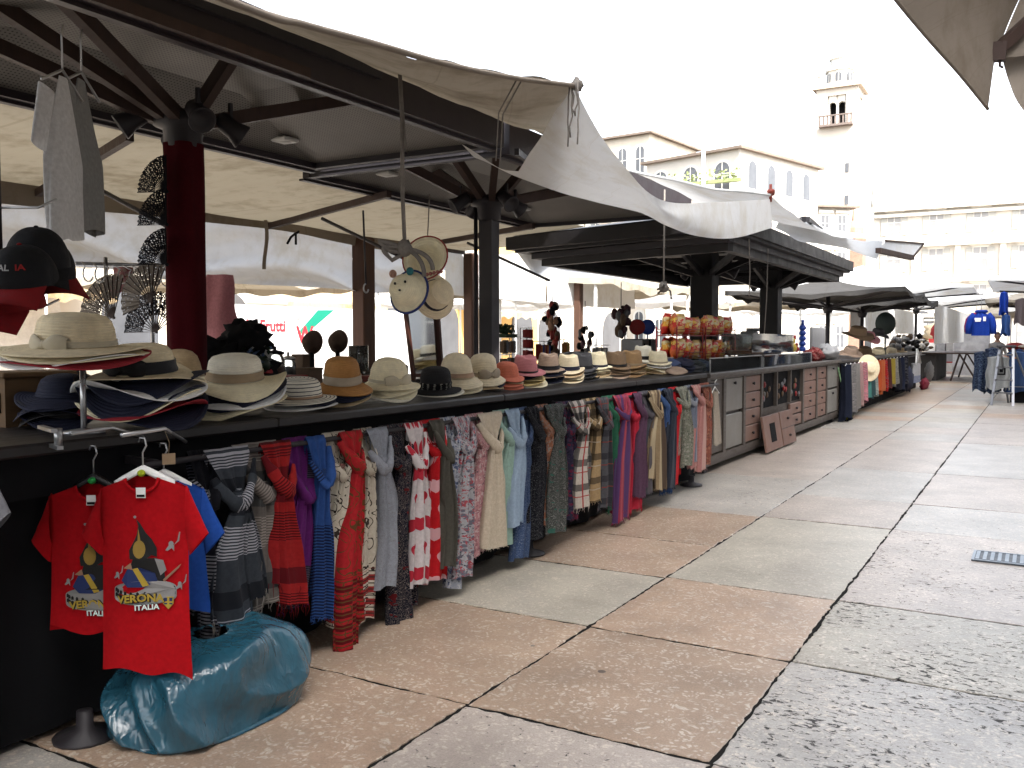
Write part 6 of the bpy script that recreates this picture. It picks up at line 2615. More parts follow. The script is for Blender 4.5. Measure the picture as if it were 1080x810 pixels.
# grey folded awning at the back corner of the pavilion
E0 = [atX(540, 258, -5.9), atX(558, 256, -5.85), atX(582, 252, -5.8), atX(585, 270, -5.8), atX(660, 284, -5.8), atX(700, 292, -5.8)]
E1 = [atX(540, 259, -6.3), atX(562, 288, -6.4), atX(570, 290, -6.4), atX(600, 292, -6.4), atX(650, 294, -6.4), atX(700, 298, -6.4)]
mb = MB()
mb.grid(lambda a, b: lerp(cr(E0, a), cr(E1, a), b) + V(0, 0, -.03 * math.sin(PI * b)), 50, 8)
tag(mb.build('folded_awning', M_GREYC), 'grey folded awning cloth hanging below the rear eave of the dark pavilion', 'awning')
# knotted rope at the cabinet
a, b = atX(701, 200, -3.0), atX(700, 303, -3.0)
rp = thing('hanging_rope', a, 'thin pale rope with a knot, hanging in front of the dark pavilion', 'rope', 'ropes hanging from the canopies')
mb = MB()
mb.tube([a, lerp(a, b, .5), b], .008, 6)
mb.build('cord', M_ROPE, rp)
mb = MB()
mb.blob(b, (.04, .06, .05), 12, .6, 5)
for k in range(4):
    mb.tube([b, b + V(rnd.uniform(-.05, .05), rnd.uniform(-.12, .12), rnd.uniform(-.12, .05)), b + V(rnd.uniform(-.08, .08), rnd.uniform(-.14, .14), rnd.uniform(-.14, 0))], .009, 6)
mb.build('knot', M_ROPE, rp)
for u0, v0, u1, v1, lab in ((790, 252, 790, 312, 'thin cord hanging near the dark second pillar'), (810, 262, 806, 352, 'long thin pale cord right in front of the second pillar')):
    a, b = atX(u0, v0, -2.75), atX(u1, v1, -2.75)
    mb = MB()
    mb.tube([a, lerp(a, b, .6) + V(.01, 0, 0), b], .006, 6)
    tag(mb.build('hanging_line', M_ROPE), lab, 'line')
GAIN = 1.0
# ================================================================== tents and umbrellas of the other stalls
def tent(cx, cy_, hx, hy, ze, zp, m, label, pole=True, group='market tents farther down the square', dip=.08, valh=.18, posts=False):
    t = thing('market_tent', (cx, cy_, 0), label, 'tent', group)

    def fn(a, b):
        s = a * 4
        i = int(s) % 4
        f = s - int(s)
        cs = [(-1, -1), (1, -1), (1, 1), (-1, 1)]
        p, q = cs[i], cs[(i + 1) % 4]
        x, y = lerp(p[0], q[0], f), lerp(p[1], q[1], f)
        z = lerp(ze, zp, 1 - b) - dip * math.sin(PI * b) + .12 * b * (abs(x * y)) - .05 * b
        return V(cx + hx * x * b, cy_ + hy * y * b, z)
    mb = MB()
    mb.grid(fn, 48, 8, 0, True)
    mb.build('canvas', m, t)
    mb = MB()

    def vf(a, b):
        p = fn(a, 1)
        return V(p.x, p.y, p.z - valh * b * (.8 + .2 * math.cos(a * 2 * PI * 16)))
    if valh:
        mb.grid(vf, 96, 2, 0, True)
        mb.build('valance', m, t)
    if pole:
        mb = MB()
        mb.tube([(cx, cy_, 0), (cx, cy_, zp - .05)], .045, 8)
        mb.build('pole', M_FRAME if not posts else M_WHITEP, t)
        mb = MB()
        for i in range(8):
            a = (i + .5) / 8
            q = fn(i / 8, .95)
            mb.bar((cx, cy_, ze - .25), q - V(0, 0, .04), .03, .04)
        mb.lathe([(.08, -.1), (.12, 0), (.08, .1)], 10, (cx, cy_, ze - .28))
        mb.build('ribs', M_FRAME, t)
    if posts:
        for sx in (-1, 1):
            for sy in (-1, 1):
                mb = MB()
                mb.tube([(cx + sx * hx * .97, cy_ + sy * hy * .97, 0), (cx + sx * hx * .97, cy_ + sy * hy * .97, ze)], .03, 8)
                mb.build('leg', M_WHITEP, t)
    return t


M_DGREY = canvas_mat('dark_grey_canvas', (.05, .048, .046), .05, None, .3)
tent(-4.0, 20.6, 1.75, 1.75, 2.38, 2.75, M_DGREY, 'dark grey square umbrella right behind the second black pillar', valh=.1)
tent(-3.9, 24.4, 1.6, 1.6, 2.36, 2.75, M_DGREY, 'dark grey scalloped umbrella over the hats of the third stall', valh=.16)
tent(-4.6, 28.6, 3.1, 2.4, 2.75, 3.6, M_WHITEC, 'white tent with a cream underside behind the dark grey umbrellas', valh=.06)
tent(-3.8, 35.0, 3.0, 2.6, 2.7, 3.75, M_WHITEC, 'white tent above the bare trestle table at the end of the left row', valh=.08)
tent(-9.6, 17.8, 2.6, 2.6, 2.55, 3.5, M_BEIGE2, 'cream tent seen under the flat cream valances', posts=True, pole=False)
tent(-10.6, 24.5, 2.6, 2.6, 2.6, 3.5, M_WHITEC, 'white tent far behind the snack packet racks', posts=True, pole=False)
tent(-8.6, 30.5, 2.4, 2.4, 2.6, 3.5, M_BEIGE2, 'cream tent behind the first black pillar', posts=True, pole=False)
tent(-15.5, 25.0, 2.8, 2.8, 2.6, 3.6, M_WHITEC, 'white tent near the facades on the left of the square', posts=True, pole=False)
tent(-16.0, 14.5, 2.6, 2.6, 2.7, 3.6, M_BEIGE2, 'cream tent behind the printed white banner', posts=True, pole=False)
tent(-8.5, 42.0, 3, 3, 2.7, 3.7, M_WHITEC, 'white tent in the distance left of the trestle table', posts=True, pole=False)
tent(-2.4, 50.0, 2.0, 2.4, 2.6, 3.5, M_BEIGE2, 'small beige tent far down the walkway', posts=True, pole=False)
tent(1.7, 26.2, 2.75, 3.0, 2.72, 3.25, M_WHITEC, 'white canopy over the clothes stall at the right edge', valh=.05)
tent(.9, 34.5, 2.4, 2.6, 2.6, 3.4, M_BEIGE, 'tan canopy behind the clothes stall at the right edge', valh=.12)
tent(1.5, 47.0, 2.8, 2.8, 2.7, 3.6, M_WHITEC, 'white tent far beyond the clothes stall', posts=True, pole=False)

# hanging white side sheets
for i, (u0, v0, u1, v1, X, lab) in enumerate(((897, 322, 974, 350, -4.2, 'white side sheet hung behind the hats of the third stall'), (986, 318, 1022, 352, -2.6, 'distant white side sheet at the end of the walkway'))):
    a, b = atX(u0, v0, X), atX(u1, v0, X)
    zl = atX(u0, v1, X).z if i == 0 else 1.3
    mb = MB()
    mb.grid(lambda s, k: V(X + .05 * math.sin(s * 19) * k, lerp(a.y, min(b.y, 60), s), lerp(2.45, zl, k)), 40, 6)
    tag(mb.build('side_sheet', M_WHITEC), lab, 'sheet')

GAIN = .6
# ================================================================== third stall: hats and clothes
SX = -2.95
q0, q1 = yu(889, SX), yu(975, SX)
t = thing('clothes_counter', (SX - .6, (q0 + q1) / 2, 0), 'dark counter of the third stall hung with clothes', 'counter')
mb = MB()
mb.rbox((SX - .65, (q0 + q1) / 2, 1.04), (1.2, q1 - q0, .06), .01)
mb.build('board_top', M_TOP, t)
mb = MB()
mb.box((SX - .7, (q0 + q1) / 2, .5), (1.0, q1 - q0 - .1, 1.0))
mb.build('skirting', M_SKIRT, t)
mb = MB()
mb.tube([(SX + .03, q0, .98), (SX + .03, q1, .98)], .014, 6)
mb.build('hanging_rail', M_FRAME, t)
GC = [(.02, .025, .045), (.25, .23, .22), (.3, .28, .26), (.5, .32, .3), (.55, .22, .25), (.1, .3, .26), (.06, .12, .13), (.35, .4, .36), (.55, .1, .03), (.6, .16, .06), (.45, .02, .02), (.1, .03, .03), (.4, .3, .05), (.3, .29, .26), (.02, .02, .03), (.02, .025, .05), (.02, .02, .03)]
GN = ['navy', 'grey', 'pale grey', 'dusty pink', 'rose pink', 'teal', 'dark teal', 'pale green', 'orange', 'coral orange', 'red', 'dark red', 'mustard', 'beige', 'black', 'dark navy', 'charcoal']
for i, (c, n_) in enumerate(zip(GC, GN)):
    f = (i + .5) / len(GC)
    u = lerp(890, 955, f ** .9)
    p = atX(u, 384, SX + .05)
    w = (yu(u + 3.2, SX + .05) - p.y)
    L = [.95, .9, .85, .78, .75, .72, .7, .7, .66, .68, .66, .65, .6, .62, .75, .8, .7][i]
    tt = thing('hanging_dress', (SX + .05, p.y, .98), '%s dress hanging on the rail of the third stall' % n_, 'dress', 'clothes hanging on the rail of the third stall')
    mb = MB()
    sd_ = i * 1.7
    lw_ = rnd.uniform(.6, 1.15)
    mb.grid(lambda s, k: V(.07 * math.sin(2 * PI * s) + (.02 + .03 * k) * math.sin(8 * PI * s + sd_ + k), w * lw_ * (.3 + .5 * k ** .6) * math.cos(2 * PI * s) * (1 + .18 * math.sin(k * 6 + sd_)) + .15 * w * math.sin(k * 3 + sd_), .02 - L * k * (1 + .05 * math.sin(s * 12 + sd_))), 40, 14, 0, True, (.5, L))
    mb.build('cloth', cloth_mat('dress_%s' % n_.replace(' ', '_'), 'floral' if i % 3 == 1 else 'plain', c, tuple(x * .5 + .1 for x in c), tuple(min(1, x * 1.4) for x in c), tuple(x * .4 for x in c)), tt, 1)
    mb = MB()
    mb.tube([V(0, -w * .4, .0), V(0, 0, .035), V(0, w * .4, 0)], .006, 5)
    mb.build('hanger', M_WHITEP, tt, 1)
# striped bag and others at the end of that counter
p = atX(966, 385, SX + .12)
bg_ = thing('striped_bag', (p.x, p.y, 1.0), 'white and blue striped cloth bag hanging at the end of the third stall', 'bag')
mb = MB()
mb.grid(lambda a, b: p + V(.1 * math.sin(2 * PI * a), (.55 + .15 * b) * math.cos(2 * PI * a), .05 - .5 * math.sin(b * PI / 2)), 24, 10, 0, True, (1, .5))
mb.build('body', cloth_mat('blue_stripes', 'fine', (.6, .6, .62), (.08, .14, .35)), bg_)
mb = MB()
for s in (-1, 1):
    mb.tube([p + V(.06, s * .35 - .2, .04), p + V(.02, s * .1, .42), p + V(.06, s * .35 + .2, .04)], .02, 6)
mb.build('handle', M_WHITEP, bg_)
for u, v, rr, c, lab in ((975, 405, (.1, .8, .16), (.35, .03, .06), 'red patterned bag hanging lowest at the end of the third stall'), (958, 400, (.1, .6, .3), (.02, .025, .06), 'dark navy garment bundle left of the striped bag'), (980, 392, (.1, .7, .3), (.3, .29, .28), 'grey garment bundle right of the striped bag')):
    p = atX(u, v, SX + .1)
    mb = MB()
    mb.blob(p, rr, 20, .4, 3, u)
    tag(mb.build('garment_bundle', mat('bundle_%d' % u, c, .9, .4, 20, .3)), lab, 'bundle')
# heaped hats and bags on it
HEAP = [(905, 352, .3, 'brown', 'brown'), (915, 356, .28, 'pink', 'pink and black'), (897, 372, .26, 'taupe', 'taupe'), (926, 352, .26, 'black', 'black'), (912, 372, .26, 'brown', 'darker brown'), (928, 372, .26, 'cream', 'cream'), (926, 378, .26, 'natural straw', 'straw'), (940, 378, .24, 'beige', 'beige'), (948, 378, .24, 'tan', 'tan')]
for i, (u, v, r, cc, nm) in enumerate(HEAP):
    p = atX(u, v, -3.35)
    p.z = max(p.z, 1.09)
    make_hat(p, rotM(i, .3, CAMD), cc, 'round' if i % 2 else 'fedora', r * .55, r * .5, r, .03, .03, i, '%s hat heaped on the third stall, %s' % (nm, ['at the top left', 'just below the dark umbrella', 'lowest on the left', 'at the back', 'in the second row', 'with dark band, topmost of the pale ones', 'under the cream one', 'right of the cream one', 'farthest right'][i]), full=True, band='black' if i in (5, 1) else None, group='hats heaped on the third stall')
p = atX(917, 388, SX + .12)
make_hat(p, facing_M(V(1, -.8, .2)), 'natural straw', 'round', .12, .08, .26, .01, .01, 5, 'round straw hat hanging on the front of the third stall', full=True, group=None)
p = atX(934, 341, -3.2)
mb = MB()
mb.lathe([(0, -.02), (.25, -.02), (.27, 0), (.25, .02), (0, .02)], 24, p, 0, facing_M(V(1, -1.2, 0)))
mb.tube([p - V(0, 0, .25), V(p.x, p.y, 1.05)], .02, 6)
tag(mb.build('round_mirror', mat('green_black', (.03, .045, .035), .4, .2)), 'dark round mirror on a stem above the hats of the third stall', 'mirror')
mb = MB()
for i in range(60):
    u = rnd.uniform(940, 975)
    p = atX(u, 372, -3.4)
    mb.blob((p.x + rnd.uniform(-.2, .2), p.y, 1.08 + rnd.uniform(0, .45)), (.08, rnd.uniform(.1, .35), rnd.uniform(.04, .1)), 8, .5, 3, i, i % 4)
o = tag(mb.build('folded_clothes', [M_BLACK, M_GRYB, mat('pale_heap', (.5, .5, .48), .9, .2), M_BRNB]), 'jumble of folded dark and pale clothes at the end of the third stall', 'clothes', None, 'stuff')

# trestle table at the end of the left row
a = atZ(990, 407, 0)
t = thing('trestle_table', (-3.0, 36, 0), 'bare dark trestle table with slanted legs at the end of the left row', 'table')
mb = MB()
mb.rbox((-2.7, 36.2, .95), (1.9, 4.4, .05), .01)
mb.build('tabletop', M_BROWN, t)
mb = MB()
mb.box((-3.3, 36.2, .46), (.5, 4.0, .9))
mb.build('cloth_front', mat('dark_cover', (.06, .055, .055), .8, .3, 4, .2), t)
for y in (34.4, 37.9):
    for dx in (-.5, .5):
        mb = MB()
        mb.bar((-2.35, y, .92), (-2.2 + dx * .8, y - .1, .0), .05, .05)
        mb.build('leg', M_BROWN, t)
# goods at the end of the walkway
for i, (u, v, w, h, c, Y, lab, nm) in enumerate(((1004, 350, 1.1, 1.0, (.4, .03, .03), 44, 'red cloth heap on a far stall at the end of the walkway', 'cloth_heap'), (993, 352, 1.0, .9, (.55, .45, .3), 46, 'beige cloth heap left of the red one at the end of the walkway', 'cloth_heap'))):
    p = atY(u, v, Y)
    mb = MB()
    mb.blob(p, (w * .7, w * .5, h * .6), 18, .5, 3, i)
    mb.box((p.x, p.y, (p.z - .3) / 2), (w * 1.6, .8, p.z - .3))
    tag(mb.build(nm, mat('heap_%d' % i, c, .9, .3, 8)), lab, 'cloth heap')
p = atY(1025, 345, 40)
mb = MB()
mb.rbox((p.x, 40, 1.2), (1.3, .1, 1.5), .03)
mb.box((p.x, 40, .25), (1.3, .4, .5))
tag(mb.build('poster_stand', mat('poster_pale', (.5, .5, .52), .6, .5, 3)), 'pale free standing poster board at the end of the walkway', 'poster stand')
mb = MB()
for r_ in range(3):
    for i in range(5):
        mb.box((p.x - 2.4 + i * .38, 42 + r_ * .1, .25 + r_ * .42), (.34, .5, .36), None, (i + r_) % 3)
tag(mb.build('crate_wall', [mat('crate_grey', (.35, .34, .33), .7), mat('crate_pale', (.5, .49, .47), .7), M_GRYB]), 'wall of stacked pale crates left of the poster board', 'crates', None, 'stuff')

# ================================================================== clothes stall at the right edge
RY = 23.6
t = thing('clothes_counter', (.5, RY + 2, 0), 'counter of the clothes stall at the right edge with an orange brown top', 'counter')
mb = MB()
mb.rbox((.45, RY + 1.7, 1.02), (2.5, 4.2, .05), .01)
mb.build('tabletop', mat('orange_board', (.4, .17, .08), .5, .2), t)
mb = MB()
mb.box((.55, RY + 1.75, .5), (2.2, 3.9, .98))
mb.build('skirting', M_SKIRT, t)


def hung(u, v0, v1, wpx, Y, m, label, name, cat, seed, dep_=.12, taper=.85):
    a, b = atY(u, v0, Y), atY(u, v1, Y)
    d = (a - EYE).dot(CM @ V(0, 0, -1))
    w = wpx / F * d / 2
    L = a.z - b.z
    mb = MB()
    mb.grid(lambda s, k: V(w * lerp(taper, 1, k) * math.cos(2 * PI * s) * (1 + .06 * math.sin(k * 9 + seed)), dep_ * math.sin(2 * PI * s) + .05 * math.sin(10 * PI * s + seed) * (.4 + k), -L * k + .04 * math.sin(s * 20 + seed) * k), 36, 16, 0, True, (w * 4, L))
    mb.grid(lambda s, k: V(w * taper * math.cos(2 * PI * s) * k, dep_ * math.sin(2 * PI * s) * k, .04 * (1 - k)), 36, 3, 0, True)
    o = mb.build(name, m, None, V(0, 0, 0))
    o.location = a
    return tag(o, label, cat, 'clothes hanging at the right hand stall')


hung(1036, 372, 412, 17, RY - .1, cloth_mat('navy_camo', 'floral', (.05, .075, .14), (.13, .18, .27), (.02, .03, .06), (.25, .3, .38)), 'navy patterned trousers hanging at the near corner of the clothes stall', 'patterned_trousers', 'trousers', 1)
hung(1047, 368, 414, 16, RY - .25, cloth_mat('navy_camo2', 'floral', (.04, .06, .12), (.12, .16, .24), (.02, .025, .05), (.2, .24, .3)), 'dark navy patterned garment between the trousers and the pale shirt', 'patterned_garment', 'garment', 2)
hung(1053, 377, 410, 24, RY - .45, cloth_mat('pale_shirt', 'plain', (.55, .56, .54)), 'pale shirt with a dark printed square hanging behind the stepladder', 'pale_shirt', 'shirt', 3)
p = atY(1056, 390, RY - .62)
mb = MB()
for dx, dz, w, h in ((0, .06, .17, .03), (0, -.1, .17, .03), (-.07, -.02, .03, .18), (.07, -.02, .03, .18), (0, -.02, .07, .07)):
    mb.box(p + V(dx, 0, dz), (w, .012, h))
tag(mb.build('printed_square', M_BLACK), 'dark square outline printed on the pale shirt', 'print')
hung(1074, 372, 414, 26, RY - .3, cloth_mat('jeans_blue', 'plain', (.05, .09, .2)), 'blue jeans hanging behind the stepladder at the right edge', 'blue_jeans', 'jeans', 4)


def jacket(u, v0, v1, wpx, Y, m, label, seed, words=None):
    a, b = atY(u, v0, Y), atY(u, v1, Y)
    d = (a - EYE).dot(CM @ V(0, 0, -1))
    w = wpx / F * d / 2
    L = a.z - b.z
    t = thing('jacket', a, label, 'jacket', 'jackets hanging from the right hand canopy')
    mb = MB()
    mb.grid(lambda s, k: V(w * min(1, .38 + 2.2 * k) * .72 * math.cos(2 * PI * s), .13 * min(1, .4 + 2 * k) * math.sin(2 * PI * s) + .015 * math.sin(14 * PI * s + seed), -L * k), 32, 14, 0, True, (1, L))
    mb.tube([V(.1 * math.cos(x), .06 * math.sin(x), .01) for x in [2 * PI * i / 16 for i in range(16)]], .035, 8, 0, False, 1, True)
    mb.build('body', m, t, 1)
    for s in (-1, 1):
        mb = MB()
        mb.tube([V(s * w * .45, 0, -.06), V(s * w * .75, 0, -L * .3), V(s * w * .92, -.02, -L * .6), V(s * w * .95, -.03, -L * .93)], [.085, .085, .075, .06], 10)
        mb.build('sleeve', m, t, 1)
    mb = MB()
    mb.tube([V(0, 0, .0), V(0, 0, 2.62 - a.z)], .006, 5)
    mb.build('hanger', M_STEEL, t, 1)
    if words:
        mb = MB()
        mb.box((-w * .22, -.135, -L * .3), (w * .5, .012, .05))
        mb.box((-w * .22, -.135, -L * .38), (w * .42, .012, .035))
        mb.box((w * .28, -.135, -L * .3), (w * .2, .012, .1))
        mb.build('chest_marks', M_WHITEP, t, 1)


M_BJ = cloth_mat('bright_blue_nylon', 'plain', (.015, .06, .42), rough=.5)
jacket(1035, 329, 354, 25, RY - .5, M_BJ, 'bright blue jacket with white marks on the chest hanging over the walkway', 1, True)
jacket(1030, 332, 352, 18, RY - .1, cloth_mat('magenta_nylon', 'plain', (.4, .03, .12), rough=.5), 'magenta jacket mostly hidden behind the bright blue one', 2)
hung(1059, 309, 331, 9, RY - .4, M_BJ, 'upper blue garment hanging under the right hand canopy', 'blue_shirt', 'shirt', 5, .08)
hung(1061, 333, 353, 9, RY - .42, cloth_mat('denim_light', 'plain', (.05, .12, .35)), 'lower blue garment hanging under the right hand canopy', 'blue_shorts', 'shorts', 6, .08)
hung(1078, 316, 342, 14, RY + .2, cloth_mat('mauve_grey', 'plain', (.25, .2, .2)), 'mauve grey garment hanging at the right edge', 'grey_garment', 'garment', 7, .1)
mb = MB()
for i in range(40):
    mb.blob((rnd.uniform(-.6, 1.3), RY + rnd.uniform(.1, 2.5), 1.1 + rnd.uniform(0, .25)), (rnd.uniform(.08, .2), .15, rnd.uniform(.03, .08)), 8, .4, 3, i, i % 5)
tag(mb.build('folded_clothes', [mat('heap_cream', (.45, .4, .33), .9, .2), M_GRYB, M_REDB, mat('heap_pale', (.5, .5, .5), .9), mat('heap_blue', (.06, .1, .25), .9)]), 'heap of folded clothes on the right hand stall', 'clothes', None, 'stuff')

# stepladder
t = thing('stepladder', (-.65, 22.4, 0), 'aluminium stepladder standing open in front of the pale shirt', 'stepladder')
M_ALU = mat('aluminium', (.33, .33, .34), .35, .1, 14, .05, .5, metal=.8)
base = [atZ(1048, 424, 0), atZ(1069, 427, 0)]
topc = [atD(1056, 366, 20.3), atD(1071, 366, 20.3)]
bl, br = base
bl, br = V(bl.x, 22.3, 0), V(br.x, 22.2, 0)
tl, tr_ = V(bl.x + .12, 22.85, 1.26), V(br.x - .04, 22.8, 1.26)
mb = MB()
mb.bar(bl, tl, .05, .03)
mb.bar(br, tr_, .05, .03)
mb.build('front_rail', M_ALU, t)
for i in range(1, 5):
    mb = MB()
    a, b = lerp(bl, tl, i / 4.6), lerp(br, tr_, i / 4.6)
    mb.bar(a, b, .1, .025)
    mb.build('step', M_ALU, t)
mb = MB()
bl2, br2 = bl + V(.3, 1.0, 0), br + V(.42, 1.0, 0)
mb.bar(bl2, tl, .035, .025)
mb.bar(br2, tr_, .035, .025)
mb.bar(lerp(bl2, tl, .3), lerp(br2, tr_, .3), .03, .02)
mb.build('rear_leg', M_ALU, t)
mb = MB()
mb.rbox((tl + tr_) / 2 + V(0, .03, .02), ((tr_ - tl).length + .12, .22, .05), .01)
mb.build('top_cap', M_FRAME, t)

# person behind the right hand stall
def person(base, h, label, top_m, hair_m, leg_m, face):
    t = thing('person', base, label, 'person')
    M = Matrix.Rotation(face, 3, 'Z')
    s = h / 1.7
    me = bpy.data.meshes.new('body')
    J = [(0, 0, .95), (0, .0, 1.15), (0, .01, 1.38), (0, 0, 1.46), (0, -.01, 1.54), (.09, 0, .88), (.1, -.01, .48), (.1, .02, .08), (.1, -.1, .03), (-.09, 0, .88), (-.1, -.01, .48), (-.1, .02, .08), (-.1, -.1, .03),
         (.17, 0, 1.37), (.22, .0, 1.12), (.2, -.16, .98), (.19, -.24, .96), (-.17, 0, 1.37), (-.22, 0, 1.12), (-.2, -.16, .98), (-.19, -.24, .96)]
    E = [(0, 1), (1, 2), (2, 3), (3, 4), (0, 5), (5, 6), (6, 7), (7, 8), (0, 9), (9, 10), (10, 11), (11, 12), (2, 13), (13, 14), (14, 15), (15, 16), (2, 17), (17, 18), (18, 19), (19, 20)]
    rad = [.14, .125, .14, .06, .055, .095, .065, .045, .035, .095, .065, .045, .035, .06, .047, .036, .03, .06, .047, .036, .03]
    me.from_pydata([M @ (V(*p) * s) for p in J], E, [])
    o = bpy.data.objects.new('body', me)
    col.objects.link(o)
    md = o.modifiers.new('skin', 'SKIN')
    for v_, r_ in zip(me.skin_vertices[0].data, rad):
        v_.radius = (r_ * s, r_ * s * .8)
    me.skin_vertices[0].data[0].use_root = True
    o.modifiers.new('smooth', 'SUBSURF').levels = 2
    o.modifiers['smooth'].render_levels = 2
    dg = bpy.context.evaluated_depsgraph_get()
    nm = bpy.data.meshes.new_from_object(o.evaluated_get(dg))
    o.modifiers.clear()
    o.data = nm
    nm.materials.append(top_m)
    nm.materials.append(leg_m)
    nm.materials.append(M_SKIN)
    for p in nm.polygons:
        c = p.center
        p.use_smooth = True
        r_ = abs((M.inverted() @ c).x)
        p.material_index = 2 if c.z > 1.44 * s or (r_ > .18 * s and c.z < 1.08 * s) else (1 if c.z < .93 * s else 0)
    o.parent = t
    mb = MB()

    def hd(a, b):
        th = b * PI
        d = V(math.sin(th) * math.cos(2 * PI * a), math.sin(th) * math.sin(2 * PI * a), -math.cos(th))
        p = V(d.x * .075, d.y * .095, d.z * .118)
        if d.z < 0:
            p.x *= 1 + .25 * d.z
            p.y *= 1 + .1 * d.z
        f = max(0, -d.y) ** 8
        p.y -= .018 * math.exp(-((d.x / .16) ** 2 + ((d.z + .12) / .16) ** 2)) * (1 if d.y < 0 else 0)
        return M @ ((p + V(0, -.015, 1.6)) * s)
    mb.grid(hd, 28, 20, 0, True)
    for sx in (-1, 1):
        mb.blob(M @ (V(sx * .076, .0, 1.59) * s), (.012, .02, .03), 8)
    mb.build('head', M_SKIN, t, 1)
    mb = MB()
    for sx in (-1, 1):
        mb.blob(M @ (V(sx * .03, -.1, 1.612) * s), (.011, .008, .007), 8)
    mb.tube([M @ (V(x, -.104 + .3 * x * x * 10, 1.545) * s) for x in (-.025, -.01, .01, .025)], .004, 5)
    mb.build('eyes_and_mouth', mat('dark_features', (.06, .03, .03), .5), t, 1)
    mb = MB()

    def hr(a, b):
        th = lerp(.0, 1.75, b)
        d = V(math.sin(th) * math.cos(2 * PI * a), math.sin(th) * math.sin(2 * PI * a), math.cos(th))
        k = 1.12 + .05 * noise.noise(d * 6)
        p = V(d.x * .078, d.y * .098, d.z * .118) * k
        if d.y < -.25 and d.z < .45:
            p *= .8
        return M @ ((p + V(0, -.008, 1.605)) * s)
    mb.grid(hr, 28, 12, 0, True)
    mb.build('hair', hair_m, t, 1)


M_SKIN = mat('skin', (.45, .25, .17), .55, .08, 10, .05)
pp = atY(1052, 357, 28.3)
person(V(pp.x, 28.3, 0), 1.6, 'person with brown hair and a pale patterned top behind the right hand stall', cloth_mat('pale_blouse', 'floral', (.45, .42, .4), (.3, .25, .25), (.55, .5, .48), (.2, .15, .15)), mat('brown_hair', (.09, .04, .02), .6, .3, 60, .3), M_BLACK, R(20))

# ================================================================== awning of the near stall on the right, corner in view
C_ = [atD(1042, 115, 3.7), atD(1012, 78, 3.55), atD(980, 42, 3.4), atD(945, 0, 3.2), atD(900, -60, 2.95), atD(840, -150, 2.6)]
R_ = [atD(1049, 62, 3.8), atD(1058, 40, 3.85), atD(1075, 0, 3.9), atD(1095, -45, 3.9), atD(1140, -130, 3.9), atD(1200, -260, 3.6)]


def nearaw(a, b):
    p = lerp(cr(C_, a), cr(R_, a), b)
    p.z += .05 * math.sin(PI * b) * a + .015 * noise.noise(p * 4)
    return p


t = thing('near_awning', (.8, 3.2, 2.4), 'taupe awning corner hanging into the top right of the view, close to the camera', 'awning')
mb = MB()
mb.grid(nearaw, 34, 20)
C2 = [atD(1058, 66, 3.85), atD(1064, 86, 3.85), atD(1076, 112, 3.8), atD(1110, 150, 3.75)]
R2 = [atD(1066, 44, 3.9), atD(1090, 20, 3.95), atD(1130, 0, 4.0), atD(1200, -40, 4.0)]
mb.grid(lambda a, b: lerp(cr(C2, a), cr(R2, a), b) + V(0, 0, .02 * math.sin(PI * b)), 18, 10)
# the rest of the awning runs on over the stall to the right of the camera
mb.grid(lambda a, b: lerp(cr(R_, a), V(lerp(2.6, 2.6, a), lerp(6.2, .2, a), 2.9), b) + V(0, 0, .03 * math.sin(PI * b)), 20, 14)
mb.build('canvas', M_TAUPE, t)
mb = MB()
mb.tube([cr(C_, i / 40) for i in range(41)], .007, 6)
mb.build('hem', M_TAUPE, t)
mb = MB()
a, b = atD(1055, 50, 3.78), atD(1120, -10, 3.85)
mb.bar(a, b, .045, .045)
mb.bar(a + V(0, 0, .02), a + V(-.005, 0, -.055), .045, .05)
mb.tube([a + V(0, -.01, -.05), a + V(.0, 0, -.075), a + V(.012, 0, -.085)], .006, 6)
mb.build('arm', M_BROWN, t)
mb = MB()
mb.tube([(2.5, 6.1, 0), (2.5, 6.1, 2.9)], .05, 8)
mb.tube([(2.5, .4, 0), (2.5, .4, 2.9)], .05, 8)
mb.build('post', M_FRAME, t)

GAIN = 1.0
# ================================================================== banner and facades behind the hat stall
BXX = -10.2
b0, b1 = yu(240, BXX), yu(452, BXX)
zt_ = atX(300, 323, BXX).z
t = thing('printed_banner', (BXX, (b0 + b1) / 2, 0), 'white printed banner screen with a green slanting stripe and red lettering behind the souvenir jars', 'banner')
mb = MB()
mb.box((BXX, (b0 + b1) / 2, zt_ / 2 + .1), (.05, b1 - b0, zt_ - .2))
mb.build('sheet', M_WHITEP, t)
mb = MB()


def bp(u, v):
    q = atX(u, v, BXX)
    return (q.y, q.z)


def bput(x, y, o):
    return V(BXX + .026 + o, x, y)


mb.prism([bp(312, 352), bp(322, 352), bp(351, 327), bp(334, 327)], bput, .003, 0)
mb.prism([bp(303, 338), bp(314, 338), bp(322, 326), bp(310, 326)], bput, .003, 1)
mb.build('stripe', [mat('banner_green', (.01, .2, .13), .5, .05), mat('banner_pink', (.55, .25, .25), .5, .05)], t)
mb = MB()
q = bp(276, 342)
text_mb(mb, "Mr. Frutti", .24, lambda x, y, o: V(BXX + .03 + o, q[0] + x, q[1] + y - .1), 0, .002, 'CENTER', .008)
q2 = bp(320, 354)
text_mb(mb, "W", .36, lambda x, y, o: V(BXX + .034 + o, q2[0] + x, q2[1] + y - .1), 0, .002, 'CENTER', .01)
mb.build('lettering', mat('banner_red', (.42, .03, .04), .5, .05), t)
mb = MB()
for y in (b0, b1):
    mb.tube([(BXX, y, 0), (BXX, y, zt_ + .05)], .035, 8)
mb.build('post', M_STEEL, t)


